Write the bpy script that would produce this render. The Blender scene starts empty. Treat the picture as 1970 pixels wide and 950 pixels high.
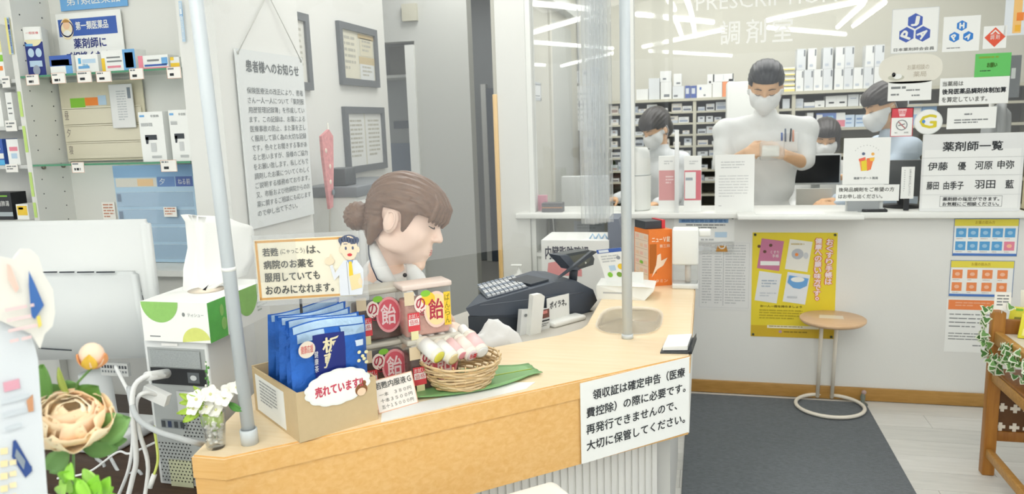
import bpy, bmesh, math, random
import numpy as np
from mathutils import Vector, Matrix

random.seed(7)
C = bpy.context.scene.collection
SC = bpy.context.scene
PI = math.pi

# ------------------------------------------------------------------ camera
FPX, YAW, PIT, ROL, CAMH = 1439.1, math.radians(14.496), math.radians(9.486), math.radians(-1.948), 1.38
def _axes():
    f = Vector((-math.sin(YAW), math.cos(YAW), 0)); r = Vector((math.cos(YAW), math.sin(YAW), 0)); u = Vector((0, 0, 1))
    f2 = f*math.cos(PIT)-u*math.sin(PIT); u2 = u*math.cos(PIT)+f*math.sin(PIT)
    r3 = r*math.cos(ROL)+u2*math.sin(ROL); u3 = u2*math.cos(ROL)-r*math.sin(ROL)
    return r3, u3, f2
RT, UP, FW = _axes()
CAM = Vector((0, 0, CAMH))
cd = bpy.data.cameras.new('camera'); co = bpy.data.objects.new('camera', cd); C.objects.link(co)
cd.sensor_width = 36; cd.lens = FPX*36/1970; cd.clip_start = 0.05
co.matrix_world = Matrix(((RT.x, UP.x, -FW.x, CAM.x), (RT.y, UP.y, -FW.y, CAM.y), (RT.z, UP.z, -FW.z, CAM.z), (0, 0, 0, 1)))
cd.dof.use_dof = True; cd.dof.focus_distance = 2.05; cd.dof.aperture_fstop = 5.6
SC.camera = co

# ------------------------------------------------------------------ world, exposure
w = bpy.data.worlds.new('daylight'); SC.world = w; w.use_nodes = True
w.node_tree.nodes['Background'].inputs[0].default_value = (0.93, 0.97, 1.0, 1)
w.node_tree.nodes['Background'].inputs[1].default_value = 1.6
SC.view_settings.view_transform = 'Standard'; SC.view_settings.look = 'None'
SC.view_settings.gamma = 1; SC.view_settings.use_curve_mapping = False
SC.view_settings.exposure = -0.46
SC.cycles.max_bounces = 10; SC.cycles.transparent_max_bounces = 24
SC.cycles.caustics_reflective = False; SC.cycles.caustics_refractive = False
def area_lamp(name, loc, sx, sy, power, rot=(0, 0, 0), col=(1, 0.99, 0.96)):
    l = bpy.data.lights.new(name, 'AREA'); l.shape = 'RECTANGLE'; l.size = sx; l.size_y = sy; l.energy = power; l.color = col
    o = bpy.data.objects.new(name, l); C.objects.link(o); o.location = loc; o.rotation_euler = rot
    return o
area_lamp('added_fill_lamp', (-0.3, -0.4, 2.6), 3.0, 1.6, 34)  # added area lights without fixtures, raising the brightness of the rooms
area_lamp('added_fill_lamp', (0.9, 2.0, 2.6), 1.6, 1.6, 22)
area_lamp('added_fill_lamp', (-0.9, 2.9, 2.66), 0.6, 1.4, 22)
area_lamp('added_fill_lamp', (0.4, 5.0, 2.66), 3.0, 1.2, 62)
area_lamp('added_fill_lamp', (-2.6, 1.0, 2.6), 1.0, 1.2, 7)
area_lamp('added_fill_lamp', (-1.45, 4.2, 2.6), 0.5, 0.5, 10)  # this and the next are added to brighten the corridor
area_lamp('added_fill_lamp', (-2.2, 6.2, 2.6), 0.8, 0.8, 12)

# ------------------------------------------------------------------ points from the plan
def ray(px, py): return RT*((px-985)/FPX)-UP*((py-475)/FPX)+FW
def atX(px, py, x): d = ray(px, py); return CAM+d*(x/d.x)
def atY(px, py, y): d = ray(px, py); return CAM+d*(y/d.y)
def atZ(px, py, z): d = ray(px, py); return CAM+d*((z-CAMH)/d.z)
def atD(px, py, dep): return CAM+ray(px, py)*dep
def onP(px, py, p, n): d = ray(px, py); n = Vector(n); return CAM+d*((Vector(p)-CAM).dot(n)/d.dot(n))

# ------------------------------------------------------------------ materials
def lin(c):
    if isinstance(c, str): c = [int(c[i:i+2], 16)/255 for i in (1, 3, 5)]
    return [((x+0.055)/1.055)**2.4 if x > 0.04045 else x/12.92 for x in c]
MATS = {}
def mat(col, rough=0.55, metal=0.0, spec=0.4, noise=0.0, nscale=30, bump=0.0, bscale=80, trans=0.0, emit=0.0, alpha=1.0, stretch=None):
    key = (str(col), rough, metal, spec, noise, nscale, bump, bscale, trans, emit, alpha, str(stretch))
    if key in MATS: return MATS[key]
    m = bpy.data.materials.new('paint_'+str(len(MATS))); m.use_nodes = True; nt = m.node_tree; b = nt.nodes['Principled BSDF']
    c = lin(col)
    b.inputs['Base Color'].default_value = (*c, 1); b.inputs['Roughness'].default_value = rough; b.inputs['Metallic'].default_value = metal
    b.inputs['Specular IOR Level'].default_value = spec; b.inputs['Transmission Weight'].default_value = trans; b.inputs['Alpha'].default_value = alpha
    if emit:
        b.inputs['Emission Color'].default_value = (*c, 1); b.inputs['Emission Strength'].default_value = emit
    if noise or bump:
        tc = nt.nodes.new('ShaderNodeTexCoord'); mp = nt.nodes.new('ShaderNodeMapping'); nt.links.new(tc.outputs['Object'], mp.inputs[0])
        if stretch: mp.inputs['Scale'].default_value = stretch
    if noise:
        n = nt.nodes.new('ShaderNodeTexNoise'); n.inputs['Scale'].default_value = nscale; n.inputs['Detail'].default_value = 4
        nt.links.new(mp.outputs[0], n.inputs['Vector'])
        r = nt.nodes.new('ShaderNodeMix'); r.data_type = 'RGBA'
        r.inputs[6].default_value = (*[x*(1-noise) for x in c], 1); r.inputs[7].default_value = (*[min(1, x*(1+noise)) for x in c], 1)
        nt.links.new(n.outputs[0], r.inputs[0]); nt.links.new(r.outputs[2], b.inputs['Base Color'])
    if bump:
        n = nt.nodes.new('ShaderNodeTexNoise'); n.inputs['Scale'].default_value = bscale; n.inputs['Detail'].default_value = 5
        nt.links.new(mp.outputs[0], n.inputs['Vector'])
        bm = nt.nodes.new('ShaderNodeBump'); bm.inputs['Strength'].default_value = bump; bm.inputs['Distance'].default_value = 0.01
        nt.links.new(n.outputs[0], bm.inputs['Height']); nt.links.new(bm.outputs[0], b.inputs['Normal'])
    MATS[key] = m
    return m
def wood(c1, c2, axis=(1, 14, 14), scale=6, rough=0.4):
    key = ('wood', c1, c2, axis, scale, rough)
    if key in MATS: return MATS[key]
    m = bpy.data.materials.new('wood_grain_'+str(len(MATS))); m.use_nodes = True; nt = m.node_tree; b = nt.nodes['Principled BSDF']
    tc = nt.nodes.new('ShaderNodeTexCoord'); mp = nt.nodes.new('ShaderNodeMapping'); mp.inputs['Scale'].default_value = axis
    n = nt.nodes.new('ShaderNodeTexNoise'); n.inputs['Scale'].default_value = scale; n.inputs['Detail'].default_value = 7; n.inputs['Distortion'].default_value = 0.6
    cr = nt.nodes.new('ShaderNodeValToRGB'); cr.color_ramp.elements[0].position = 0.3; cr.color_ramp.elements[1].position = 0.72
    cr.color_ramp.elements[0].color = (*lin(c1), 1); cr.color_ramp.elements[1].color = (*lin(c2), 1)
    nt.links.new(tc.outputs['Object'], mp.inputs[0]); nt.links.new(mp.outputs[0], n.inputs['Vector']); nt.links.new(n.outputs[0], cr.inputs[0])
    nt.links.new(cr.outputs[0], b.inputs['Base Color']); b.inputs['Roughness'].default_value = rough; b.inputs['Specular IOR Level'].default_value = 0.35
    MATS[key] = m
    return m
def sheet_glass(name, tint=(1, 1, 1), gloss=1.0, haze=0.0, rough=0.0, bump=0.0, hazecol=(0.9, 0.92, 0.93)):
    """thin clear sheet: transparent + fresnel mirror + a little milky scatter"""
    m = bpy.data.materials.new(name); m.use_nodes = True; nt = m.node_tree; nt.nodes.remove(nt.nodes['Principled BSDF'])
    out = nt.nodes['Material Output']
    tr = nt.nodes.new('ShaderNodeBsdfTransparent'); tr.inputs[0].default_value = (*tint, 1)
    gl = nt.nodes.new('ShaderNodeBsdfGlossy'); gl.inputs['Roughness'].default_value = rough
    lw = nt.nodes.new('ShaderNodeLayerWeight'); lw.inputs[0].default_value = 0.5
    po = nt.nodes.new('ShaderNodeMath'); po.operation = 'POWER'; po.inputs[1].default_value = 5
    fr = nt.nodes.new('ShaderNodeMath'); fr.operation = 'MULTIPLY_ADD'; fr.inputs[1].default_value = 0.92; fr.inputs[2].default_value = 0.045
    nt.links.new(lw.outputs['Facing'], po.inputs[0]); nt.links.new(po.outputs[0], fr.inputs[0])
    mu = nt.nodes.new('ShaderNodeMath'); mu.operation = 'MULTIPLY'; mu.inputs[1].default_value = gloss
    mx = nt.nodes.new('ShaderNodeMixShader')
    nt.links.new(fr.outputs[0], mu.inputs[0]); nt.links.new(mu.outputs[0], mx.inputs[0])
    base = tr.outputs[0]
    if haze:
        df = nt.nodes.new('ShaderNodeBsdfDiffuse'); df.inputs[0].default_value = (*hazecol, 1)
        tl = nt.nodes.new('ShaderNodeBsdfTranslucent'); tl.inputs[0].default_value = (*hazecol, 1)
        ad = nt.nodes.new('ShaderNodeMixShader'); ad.inputs[0].default_value = 0.5
        nt.links.new(df.outputs[0], ad.inputs[1]); nt.links.new(tl.outputs[0], ad.inputs[2])
        m2 = nt.nodes.new('ShaderNodeMixShader'); m2.inputs[0].default_value = haze
        nt.links.new(tr.outputs[0], m2.inputs[1]); nt.links.new(ad.outputs[0], m2.inputs[2]); base = m2.outputs[0]
    nt.links.new(base, mx.inputs[1]); nt.links.new(gl.outputs[0], mx.inputs[2]); nt.links.new(mx.outputs[0], out.inputs[0])
    if bump:
        tc = nt.nodes.new('ShaderNodeTexCoord'); n = nt.nodes.new('ShaderNodeTexNoise'); n.inputs['Scale'].default_value = 7
        nt.links.new(tc.outputs['Object'], n.inputs['Vector'])
        bm = nt.nodes.new('ShaderNodeBump'); bm.inputs['Strength'].default_value = bump; bm.inputs['Distance'].default_value = 0.05
        nt.links.new(n.outputs[0], bm.inputs['Height']); nt.links.new(bm.outputs[0], gl.inputs['Normal'])
    return m

WHITE = mat('#eceeea', 0.5); PAPER = mat('#f0f2ef', 0.7, spec=0.2); INK = mat('#3a3d40', 0.7, spec=0.1); GREYINK = mat('#85898a', 0.7, spec=0.1)
BLACK = mat('#26282b', 0.4); DARK = mat('#3c4147', 0.45)

# ------------------------------------------------------------------ objects
def wloc(o):
    v = Vector((0, 0, 0))
    while o: v = v+o.location; o = o.parent
    return v
def tag(o, label=None, cat=None, group=None, kind=None):
    if label: o['label'] = label
    if cat: o['category'] = cat
    if group: o['group'] = group
    if kind: o['kind'] = kind
    return o
def thing(name, label, cat, loc=(0, 0, 0), group=None):
    o = bpy.data.objects.new(name, None); C.objects.link(o); o.location = loc; o.empty_display_size = 0.05
    return tag(o, label, cat, group)
def copy_tree(o, parent=None):
    c = o.copy(); C.objects.link(c)
    if parent: c.parent = parent
    for ch in list(o.children): copy_tree(ch, c)
    return c

class MB:
    """collects shapes in world coordinates; build() links them as ONE mesh object"""
    def __init__(s): s.v = []; s.f = []; s.m = []; s.sm = []; s.mats = []
    def mi(s, m):
        if m not in s.mats: s.mats.append(m)
        return s.mats.index(m)
    def add(s, vs, fs, m, smooth=False):
        o = len(s.v); s.v += [tuple(v) for v in vs]; k = s.mi(m)
        for f in fs: s.f.append([i+o for i in f]); s.m.append(k); s.sm.append(smooth)
        return s
    def box(s, lo, hi, m):
        (a, b, c), (d, e, f) = lo, hi
        return s.add([(a, b, c), (d, b, c), (d, e, c), (a, e, c), (a, b, f), (d, b, f), (d, e, f), (a, e, f)],
                     [(3, 2, 1, 0), (4, 5, 6, 7), (0, 1, 5, 4), (1, 2, 6, 5), (2, 3, 7, 6), (3, 0, 4, 7)], m)
    def obox(s, o, u, v, w, m):
        o, u, v, w = map(Vector, (o, u, v, w))
        p = [o, o+u, o+u+v, o+v]; p += [q+w for q in p]
        fs = [(3, 2, 1, 0), (4, 5, 6, 7), (0, 1, 5, 4), (1, 2, 6, 5), (2, 3, 7, 6), (3, 0, 4, 7)]
        if u.cross(v).dot(w) < 0: fs = [f[::-1] for f in fs]
        return s.add(p, fs, m)
    def bevbox(s, o, u, v, w, m, r=0.004, seg=2):
        o, u, v, w = map(Vector, (o, u, v, w))
        bm = bmesh.new(); bmesh.ops.create_cube(bm, size=1)
        L = (u.length, v.length, w.length)
        for q in bm.verts: q.co = Vector((q.co.x*L[0], q.co.y*L[1], q.co.z*L[2]))
        r = min(r, min(L)*0.45)
        bmesh.ops.bevel(bm, geom=bm.edges[:], offset=r, segments=seg, profile=0.5, affect='EDGES')
        c = o+(u+v+w)/2; U, V, W = u.normalized(), v.normalized(), w.normalized()
        flip = U.cross(V).dot(W) < 0
        bm.verts.index_update()
        vs = [c+U*q.co.x+V*q.co.y+W*q.co.z for q in bm.verts]; fs = [[q.index for q in (list(f.verts)[::-1] if flip else f.verts)] for f in bm.faces]
        bm.free()
        return s.add(vs, fs, m, True)
    def prism(s, poly, w, m, smooth=False):
        """poly: list of 3d points (planar), extruded by vector w"""
        p = [Vector(q) for q in poly]; w = Vector(w); n = len(p)
        nr = Vector((0, 0, 0))
        for i in range(n): nr += (p[i]-p[0]).cross(p[(i+1) % n]-p[0])
        if nr.dot(w) < 0: p = p[::-1]
        s.add(p+[q+w for q in p], [list(range(n))[::-1], list(range(n, 2*n))], m)
        o = len(s.v)-2*n; k = s.mi(m)
        for i in range(n):
            j = (i+1) % n; s.f.append([o+i, o+j, o+n+j, o+n+i]); s.m.append(k); s.sm.append(smooth)
        return s
    def tube(s, pts, rad, m, seg=8, cap=True):
        P = [Vector(p) for p in pts]; n = len(P)
        R = rad if isinstance(rad, (list, tuple)) else [rad]*n
        vs = []; fs = []; up = None
        for i in range(n):
            t = (P[min(i+1, n-1)]-P[max(i-1, 0)]).normalized()
            if up is None: up = Vector((0, 0, 1)) if abs(t.z) < 0.9 else Vector((1, 0, 0))
            a = t.cross(up).normalized(); b = a.cross(t).normalized(); up = b
            for k in range(seg):
                th = 2*PI*k/seg; vs.append(P[i]+(a*math.cos(th)+b*math.sin(th))*R[i])
        for i in range(n-1):
            for k in range(seg):
                q = (k+1) % seg; fs.append((i*seg+q, i*seg+k, (i+1)*seg+k, (i+1)*seg+q))
        if cap: fs.append(list(range(seg))); fs.append([(n-1)*seg+k for k in range(seg)][::-1])
        return s.add(vs, fs, m, True)
    def lathe(s, c, prof, m, seg=20, axis=(0, 0, 1), smooth=True):
        """prof: [(r, h)] along axis from c"""
        c = Vector(c); ax = Vector(axis).normalized(); a = ax.orthogonal().normalized(); b = ax.cross(a)
        vs = []; fs = []; n = len(prof)
        for r, h in prof:
            for k in range(seg):
                th = 2*PI*k/seg; vs.append(c+ax*h+(a*math.cos(th)+b*math.sin(th))*max(r, 1e-5))
        for i in range(n-1):
            for k in range(seg):
                q = (k+1) % seg; fs.append((i*seg+k, i*seg+q, (i+1)*seg+q, (i+1)*seg+k))
        if prof[0][0] > 1e-4: fs.append(list(range(seg))[::-1])
        if prof[-1][0] > 1e-4: fs.append([(n-1)*seg+k for k in range(seg)])
        return s.add(vs, fs, m, smooth)
    def ball(s, c, r, m, seg=12, ring=8, axes=None):
        c = Vector(c); r = r if isinstance(r, (tuple, list)) else (r, r, r)
        A = axes or (Vector((1, 0, 0)), Vector((0, 1, 0)), Vector((0, 0, 1)))
        vs = []; fs = []
        for i in range(ring+1):
            ph = PI*i/ring
            for k in range(seg):
                th = 2*PI*k/seg
                vs.append(c+A[0]*(r[0]*math.sin(ph)*math.cos(th))+A[1]*(r[1]*math.sin(ph)*math.sin(th))+A[2]*(r[2]*math.cos(ph)))
        for i in range(ring):
            for k in range(seg):
                q = (k+1) % seg; fs.append((i*seg+k, (i+1)*seg+k, (i+1)*seg+q, i*seg+q))
        return s.add(vs, fs, m, True)
    def grid(s, P, m, smooth=True, thick=0.0):
        """P[i][j] points; thick>0 gives it a back side"""
        a = len(P); b = len(P[0]); vs = [Vector(p) for r in P for p in r]
        fs = [(i*b+j, i*b+j+1, (i+1)*b+j+1, (i+1)*b+j) for i in range(a-1) for j in range(b-1)]
        if thick:
            nrm = [Vector((0, 0, 0)) for _ in vs]
            for f in fs:
                n = (vs[f[1]]-vs[f[0]]).cross(vs[f[3]]-vs[f[0]])
                if n.length > 0: n.normalize()
                for i in f: nrm[i] += n
            back = [v-(n.normalized() if n.length else Vector((0, 0, 1)))*thick for v, n in zip(vs, nrm)]
            k = a*b; rim = [(0, j) for j in range(b)]+[(i, b-1) for i in range(1, a)]+[(a-1, j) for j in range(b-2, -1, -1)]+[(i, 0) for i in range(a-2, 0, -1)]
            fs = fs+[tuple(i+k for i in f[::-1]) for f in fs]
            ids = [i*b+j for i, j in rim]
            fs += [(ids[i], ids[i]+k, ids[(i+1) % len(ids)]+k, ids[(i+1) % len(ids)]) for i in range(len(ids))]
            vs = vs+back
        return s.add(vs, fs, m, smooth)
    def build(s, name, parent=None, origin=None):
        me = bpy.data.meshes.new(name)
        off = Vector(origin) if origin is not None else (wloc(parent) if parent else Vector((0, 0, 0)))
        if parent is None and origin is None and s.v:
            A = np.array(s.v); off = Vector(((A[:, 0].min()+A[:, 0].max())/2, (A[:, 1].min()+A[:, 1].max())/2, A[:, 2].min()))
        me.from_pydata([(v[0]-off.x, v[1]-off.y, v[2]-off.z) for v in s.v], [], s.f)
        for m in s.mats: me.materials.append(m)
        me.polygons.foreach_set('material_index', s.m); me.polygons.foreach_set('use_smooth', s.sm)
        me.update()
        o = bpy.data.objects.new(name, me); C.objects.link(o)
        if parent: o.parent = parent; o.location = off-wloc(parent)
        else: o.location = off
        return o

# ------------------------------------------------------------------ lettering
_font = {}
def glyphs(txt, res=2):
    if txt in _font: return _font[txt]
    cu = bpy.data.curves.new('lettering', 'FONT'); cu.body = txt; cu.resolution_u = res; cu.fill_mode = 'FRONT'; cu.size = 1
    o = bpy.data.objects.new('lettering', cu); C.objects.link(o)
    dg = bpy.context.evaluated_depsgraph_get(); me = bpy.data.meshes.new_from_object(o.evaluated_get(dg))
    vs = [tuple(v.co) for v in me.vertices]; fs = [tuple(p.vertices) for p in me.polygons]
    bpy.data.objects.remove(o); bpy.data.curves.remove(cu); bpy.data.meshes.remove(me)
    _font[txt] = (vs, fs)
    return _font[txt]
class Face:
    """a flat printed face: o = top-left corner, u = unit right, v = unit down, n = towards the reader; sizes in metres"""
    def __init__(s, o, u, v, W=1, H=1):
        s.o = Vector(o); s.u = Vector(u).normalized(); s.v = Vector(v).normalized(); s.n = s.v.cross(s.u).normalized(); s.W = W; s.H = H; s.mb = MB()
    def P(s, x, y, l=0): return s.o+s.u*x+s.v*y+s.n*(0.0006*l)
    def rect(s, x, y, w, h, m, l=1): s.mb.add([s.P(x, y, l), s.P(x, y+h, l), s.P(x+w, y+h, l), s.P(x+w, y, l)], [(0, 1, 2, 3)], m); return s
    def frame(s, x, y, w, h, t, m, l=1):
        s.rect(x, y, w, t, m, l); s.rect(x, y+h-t, w, t, m, l); s.rect(x, y, t, h, m, l); s.rect(x+w-t, y, t, h, m, l); return s
    def poly(s, pts, m, l=1):
        a = sum(pts[i][0]*pts[(i+1) % len(pts)][1]-pts[(i+1) % len(pts)][0]*pts[i][1] for i in range(len(pts)))
        if a > 0: pts = pts[::-1]
        s.mb.add([s.P(x, y, l) for x, y in pts], [list(range(len(pts)))], m); return s
    def disc(s, x, y, rx, ry, m, l=1, n=24, a0=0, a1=2*PI):
        return s.poly([(x+rx*math.cos(a0+(a1-a0)*k/n), y+ry*math.sin(a0+(a1-a0)*k/n)) for k in range(n if a1-a0 > 6.2 else n+1)], m, l)
    def ring(s, x, y, r, t, m, l=1, n=28):
        for k in range(n):
            a, b = 2*PI*k/n, 2*PI*(k+1)/n
            s.poly([(x+r*math.cos(a), y+r*math.sin(a)), (x+r*math.cos(b), y+r*math.sin(b)), (x+(r-t)*math.cos(b), y+(r-t)*math.sin(b)), (x+(r-t)*math.cos(a), y+(r-t)*math.sin(a))], m, l)
        return s
    def line(s, x0, y0, x1, y1, t, m, l=1):
        d = math.hypot(x1-x0, y1-y0) or 1; a, b = -(y1-y0)/d*t/2, (x1-x0)/d*t/2
        return s.poly([(x0+a, y0+b), (x1+a, y1+b), (x1-a, y1-b), (x0-a, y0-b)], m, l)
    def text(s, txt, x, y, w, h, m, l=2, fat=0.0, rot=0.0, skew=0.0):
        """fits the whole string into the rectangle x, y, w, h (h None: natural)"""
        vs, fs = glyphs(txt)
        if not vs: return s
        xs = [v[0] for v in vs]; ys = [v[1] for v in vs]; x0, x1, y0, y1 = min(xs), max(xs), min(ys), max(ys)
        sx = w/(x1-x0); sy = h/(y1-y0) if h else sx
        for k, (dx, dy) in enumerate([(0, 0)] if not fat else [(0, 0), (fat, 0), (0, fat), (-fat, 0), (0, -fat)]):
            Q = []
            for a, b, _ in vs:
                X = (a-x0)*sx; Y = (y1-b)*sy
                if rot: cx, cy = X-w/2, Y-(h or (y1-y0)*sy)/2; X = cx*math.cos(rot)-cy*math.sin(rot)+w/2; Y = cx*math.sin(rot)+cy*math.cos(rot)+(h or (y1-y0)*sy)/2
                Q.append(s.P(x+X+dx+skew*Y, y+Y+dy, l+0.05*k))
            s.mb.add(Q, [f if True else f for f in fs], m)
        return s
    def vtext(s, txt, x, y, w, h, m, l=2, fat=0.0):
        n = len(txt); st = h/n
        for i, ch in enumerate(txt):
            if ch in 'ー、。っゃゅょ' : s.text(ch, x+w*0.3, y+i*st+st*0.1, w*0.5, st*0.6, m, l, fat)
            else: s.text(ch, x, y+i*st+st*0.04, w, st*0.9, m, l, fat)
        return s
    def greek(s, x, y, w, h, n, m, l=1, seed=0, fill=0.45):
        """lines too small to read in the photograph, as rows of dashes"""
        rnd = random.Random(seed); st = h/n
        for i in range(n):
            X = x; end = x+w*(1 if i < n-1 else rnd.uniform(0.4, 0.8))
            while X < end:
                L = st*rnd.uniform(0.5, 2.6); L = min(L, end-X)
                if L > st*0.2: s.rect(X, y+i*st, L, st*fill, m, l)
                X += L+st*rnd.uniform(0.12, 0.35)
        return s
    def build(s, name, parent):
        return s.mb.build(name, parent)
def slab(mb, F, x, y, w, h, t, m):
    """board whose printed side is the face F"""
    return mb.obox(F.P(x, y+h), F.u*w, -F.v*h, -F.n*t, m)
def sheet(name, label, cat, F, w, h, t=0.0012, m=PAPER, group=None, lift=0.0):
    """a paper or board of w x h whose top-left corner is F.o; returns the thing"""
    mb = MB(); slab(mb, F, 0, 0, w, h, t, m)
    o = mb.build(name); tag(o, label, cat, group); return o
# ================================================================== the room
YW = 3.736            # public face of the dispensary wall
YG = 3.766            # its glass
LZ = 0.917            # top of the white ledge
XP, XQ = -1.4, -1.65  # partition with the hanging board; wall with the framed papers
YR = 5.85             # front of the shelving at the back of the dispensary
ZC = 2.55
WALL = mat('#e3e4e0', 0.7, spec=0.2, bump=0.05, bscale=160)
CREAM = mat('#d2d1c7', 0.7, spec=0.2, bump=0.04, bscale=160)
GREYW = mat('#c6c8c4', 0.75, spec=0.2)
OAK = wood('#dfae68', '#e9bf80'); OAKTOP_LIT = wood('#ecd5ae', '#f2dfbf', rough=0.28)  # second oak is paler: the sheen of the lit top mixed into its colour
BASEW = wood('#a47c3e', '#b58b4b', (2, 1, 14))
def struct(name, mb, parent=None, label=None):
    o = mb.build(name, parent)
    if not parent: o['kind'] = 'structure'
    if label: o['label'] = label
    return o
# floor with its planks
FLOORM = [wood(a, b, (1.2, 10, 1), 5, 0.35) for a, b in (('#cfcfca', '#dcdcd7'), ('#d4d4cf', '#e0e0dc'), ('#cacbc6', '#d8d8d3'))]
fl = struct('floor', MB().box((-6, -10, -0.06), (5, 9, -0.004), mat('#b9b9b4', 0.5)))
fl['label'] = 'pale grey wood plank floor'
pw, pl_ = 0.148, 0.92
proto = None
for r in range(18):
    y = YW-0.004-(r+1)*pw
    for k in range(5):
        x = -1.2+((r*0.37) % 1)*pl_-pl_+k*pl_
        if x > 2.1 or x+pl_ < -0.6: continue
        x1 = min(x+pl_, 2.4)
        m = FLOORM[(r*7+k*3) % 3]
        b = MB().box((x+0.0008, y+0.0008, -0.004), (x1-0.0008, y+pw-0.0008, 0), m).build('plank', fl)
# ceiling of the shop and back room
struct('ceiling', MB().box((-6, -10, ZC+0.13), (5, 9, ZC+0.2), mat('#e9e9e5', 0.8)))
# dispensary wall below the ledge, in three pieces with the open cubby between pillar and wall
struct('wall_front', MB().box((-0.37, YW, 0), (1.43, YW+0.1, LZ-0.03), WALL), label='low white wall of the dispensary under the ledge')
tr = MB().bevbox((-0.20, YW-0.012, 0.002), (1.75, 0, 0), (0, 0.012, 0), (0, 0, 0.064), BASEW, 0.003)
struct('baseboard_front', tr, label='light brown wooden baseboard of the dispensary wall')
# pillar
pil = MB().box((-1.011, YW-0.02, 0), (-0.86, YW+0.16, ZC+0.13), WALL)
pil = struct('wall_pillar', pil, label='white pillar left of the dispensary window')
struct('window_frame', MB().box((-0.86, YW-0.012, LZ), (-0.835, YW+0.08, ZC+0.13), WHITE), pil)
struct('wooden_door_jamb', MB().bevbox((-1.034, YW-0.03, 0.03), (0.022, 0, 0), (0, 0.05, 0), (0, 0, 1.49), wood('#e3bd7d', '#ecca92', (14, 14, 1)), 0.003), pil, 'tan wooden strip along the left edge')
# ledge
led = MB().bevbox((-0.93, YW-0.05, LZ-0.027), (2.31, 0, 0), (0, 0.32, 0), (0, 0, 0.027), WHITE, 0.004)
o = led.build('counter_ledge'); tag(o, 'long white ledge running along the dispensary window', 'ledge')
o = MB().bevbox((0.155, YW-0.19, LZ-0.015), (0.535, 0, 0), (0, 0.16, 0), (0, 0, 0.02), WHITE, 0.004).build('hand_over_shelf')
tag(o, 'short white shelf sticking out from the ledge under the glass', 'shelf')
# glass panes
GL = sheet_glass('window_glass', (0.985, 0.99, 0.99), 0.95)
def pane(name, x0, x1, z0, z1, label):
    o = MB().box((x0, YG, z0), (x1, YG+0.006, z1), GL).build(name); o['kind'] = 'structure'; o['label'] = label; return o
pane('window_1', -0.835, -0.352, LZ+0.001, ZC+0.12, 'clear glass pane beside the white pillar')
zb = atY(1500, 299, YG).z
pane('window_2', -0.33, 1.40, zb, ZC+0.12, 'large clear glass pane of the dispensary with lettering')
struct('trim_1', MB().box((-0.352, YW+0.01, LZ), (-0.33, YW+0.08, ZC+0.13), WHITE), label='white upright between the two glass panes')
x = atY(1950, 200, YG).x
struct('trim_2', MB().box((1.40, YW-0.01, LZ), (1.44, YW+0.1, ZC+0.13), mat('#cfc6a4', 0.6)), label='beige upright at the right end of the window')
struct('wall_right', MB().box((1.43+0.0005, YW, 0), (x+1.8, YW+0.1, ZC+0.13), WALL))
# dispensary room
struct('wall_back', MB().box((-0.98, YR+0.32, 0), (3.2, YR+0.42, ZC+0.13), CREAM))
struct('wall_side', MB().box((2.6, YW+0.1, 0), (2.7, YR+0.4, ZC+0.13), CREAM))
# back-room shell on the left
struct('wall_left', MB().box((XQ-0.1, 2.48, 0), (XQ, 3.82, ZC+0.13), WALL), label='white wall with the framed papers')
struct('wall_partition', MB().box((-1.525, 2.0, 0), (XP, 2.485, ZC+0.13), mat('#e6e7e3', 0.6)), label='white partition carrying the hanging notice')
YB = 4.62
xa, xb = atY(803, 200, YB).x, atY(905, 200, YB).x
struct('wall_corridor', MB().box((xa, YB, 0), (xb, YB+0.1, ZC+0.13), GREYW), label='grey wall at the back of the staff corridor')
struct('trim_3', MB().box((xa-0.06, YB-0.02, 0), (xa, YB+0.1, atY(798, 86, YB).z), WHITE), label='white door jamb in the staff corridor')
struct('wall_corridor_top', MB().box((-3.2, YB, atY(770, 80, YB).z), (xa-0.0, YB+0.1, ZC+0.13), GREYW))
struct('wall_far', MB().box((-4.5, 7.2, 0), (-0.98, 7.3, ZC+0.13), mat('#8f9598', 0.8)))
struct('wall_far_side', MB().box((-4.6, 3.9, 0), (-4.5, 7.3, ZC+0.13), GREYW))
struct('wall_dispensary_side', MB().box((-1.08, YW+0.16, 0), (-1.0, 7.2, ZC+0.13), CREAM))
struct('wall_recess', MB().box((-4.5, 5.3, 0), (xa-0.06, 5.36, ZC), mat('#a9aeb0', 0.8)))
d0, d1 = atY(936, 170, 7.18), atY(953, 170, 7.18)
dr = struct('door_1', MB().box((d0.x, 7.15, 0), (d0.x+0.75, 7.2, d0.z), mat('#5b6675', 0.6)), label='dark grey blue door at the end of the corridor')
struct('door_frame', MB().box((d0.x-0.05, 7.14, 0), (d0.x, 7.2, d0.z+0.04), WHITE), dr)
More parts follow.
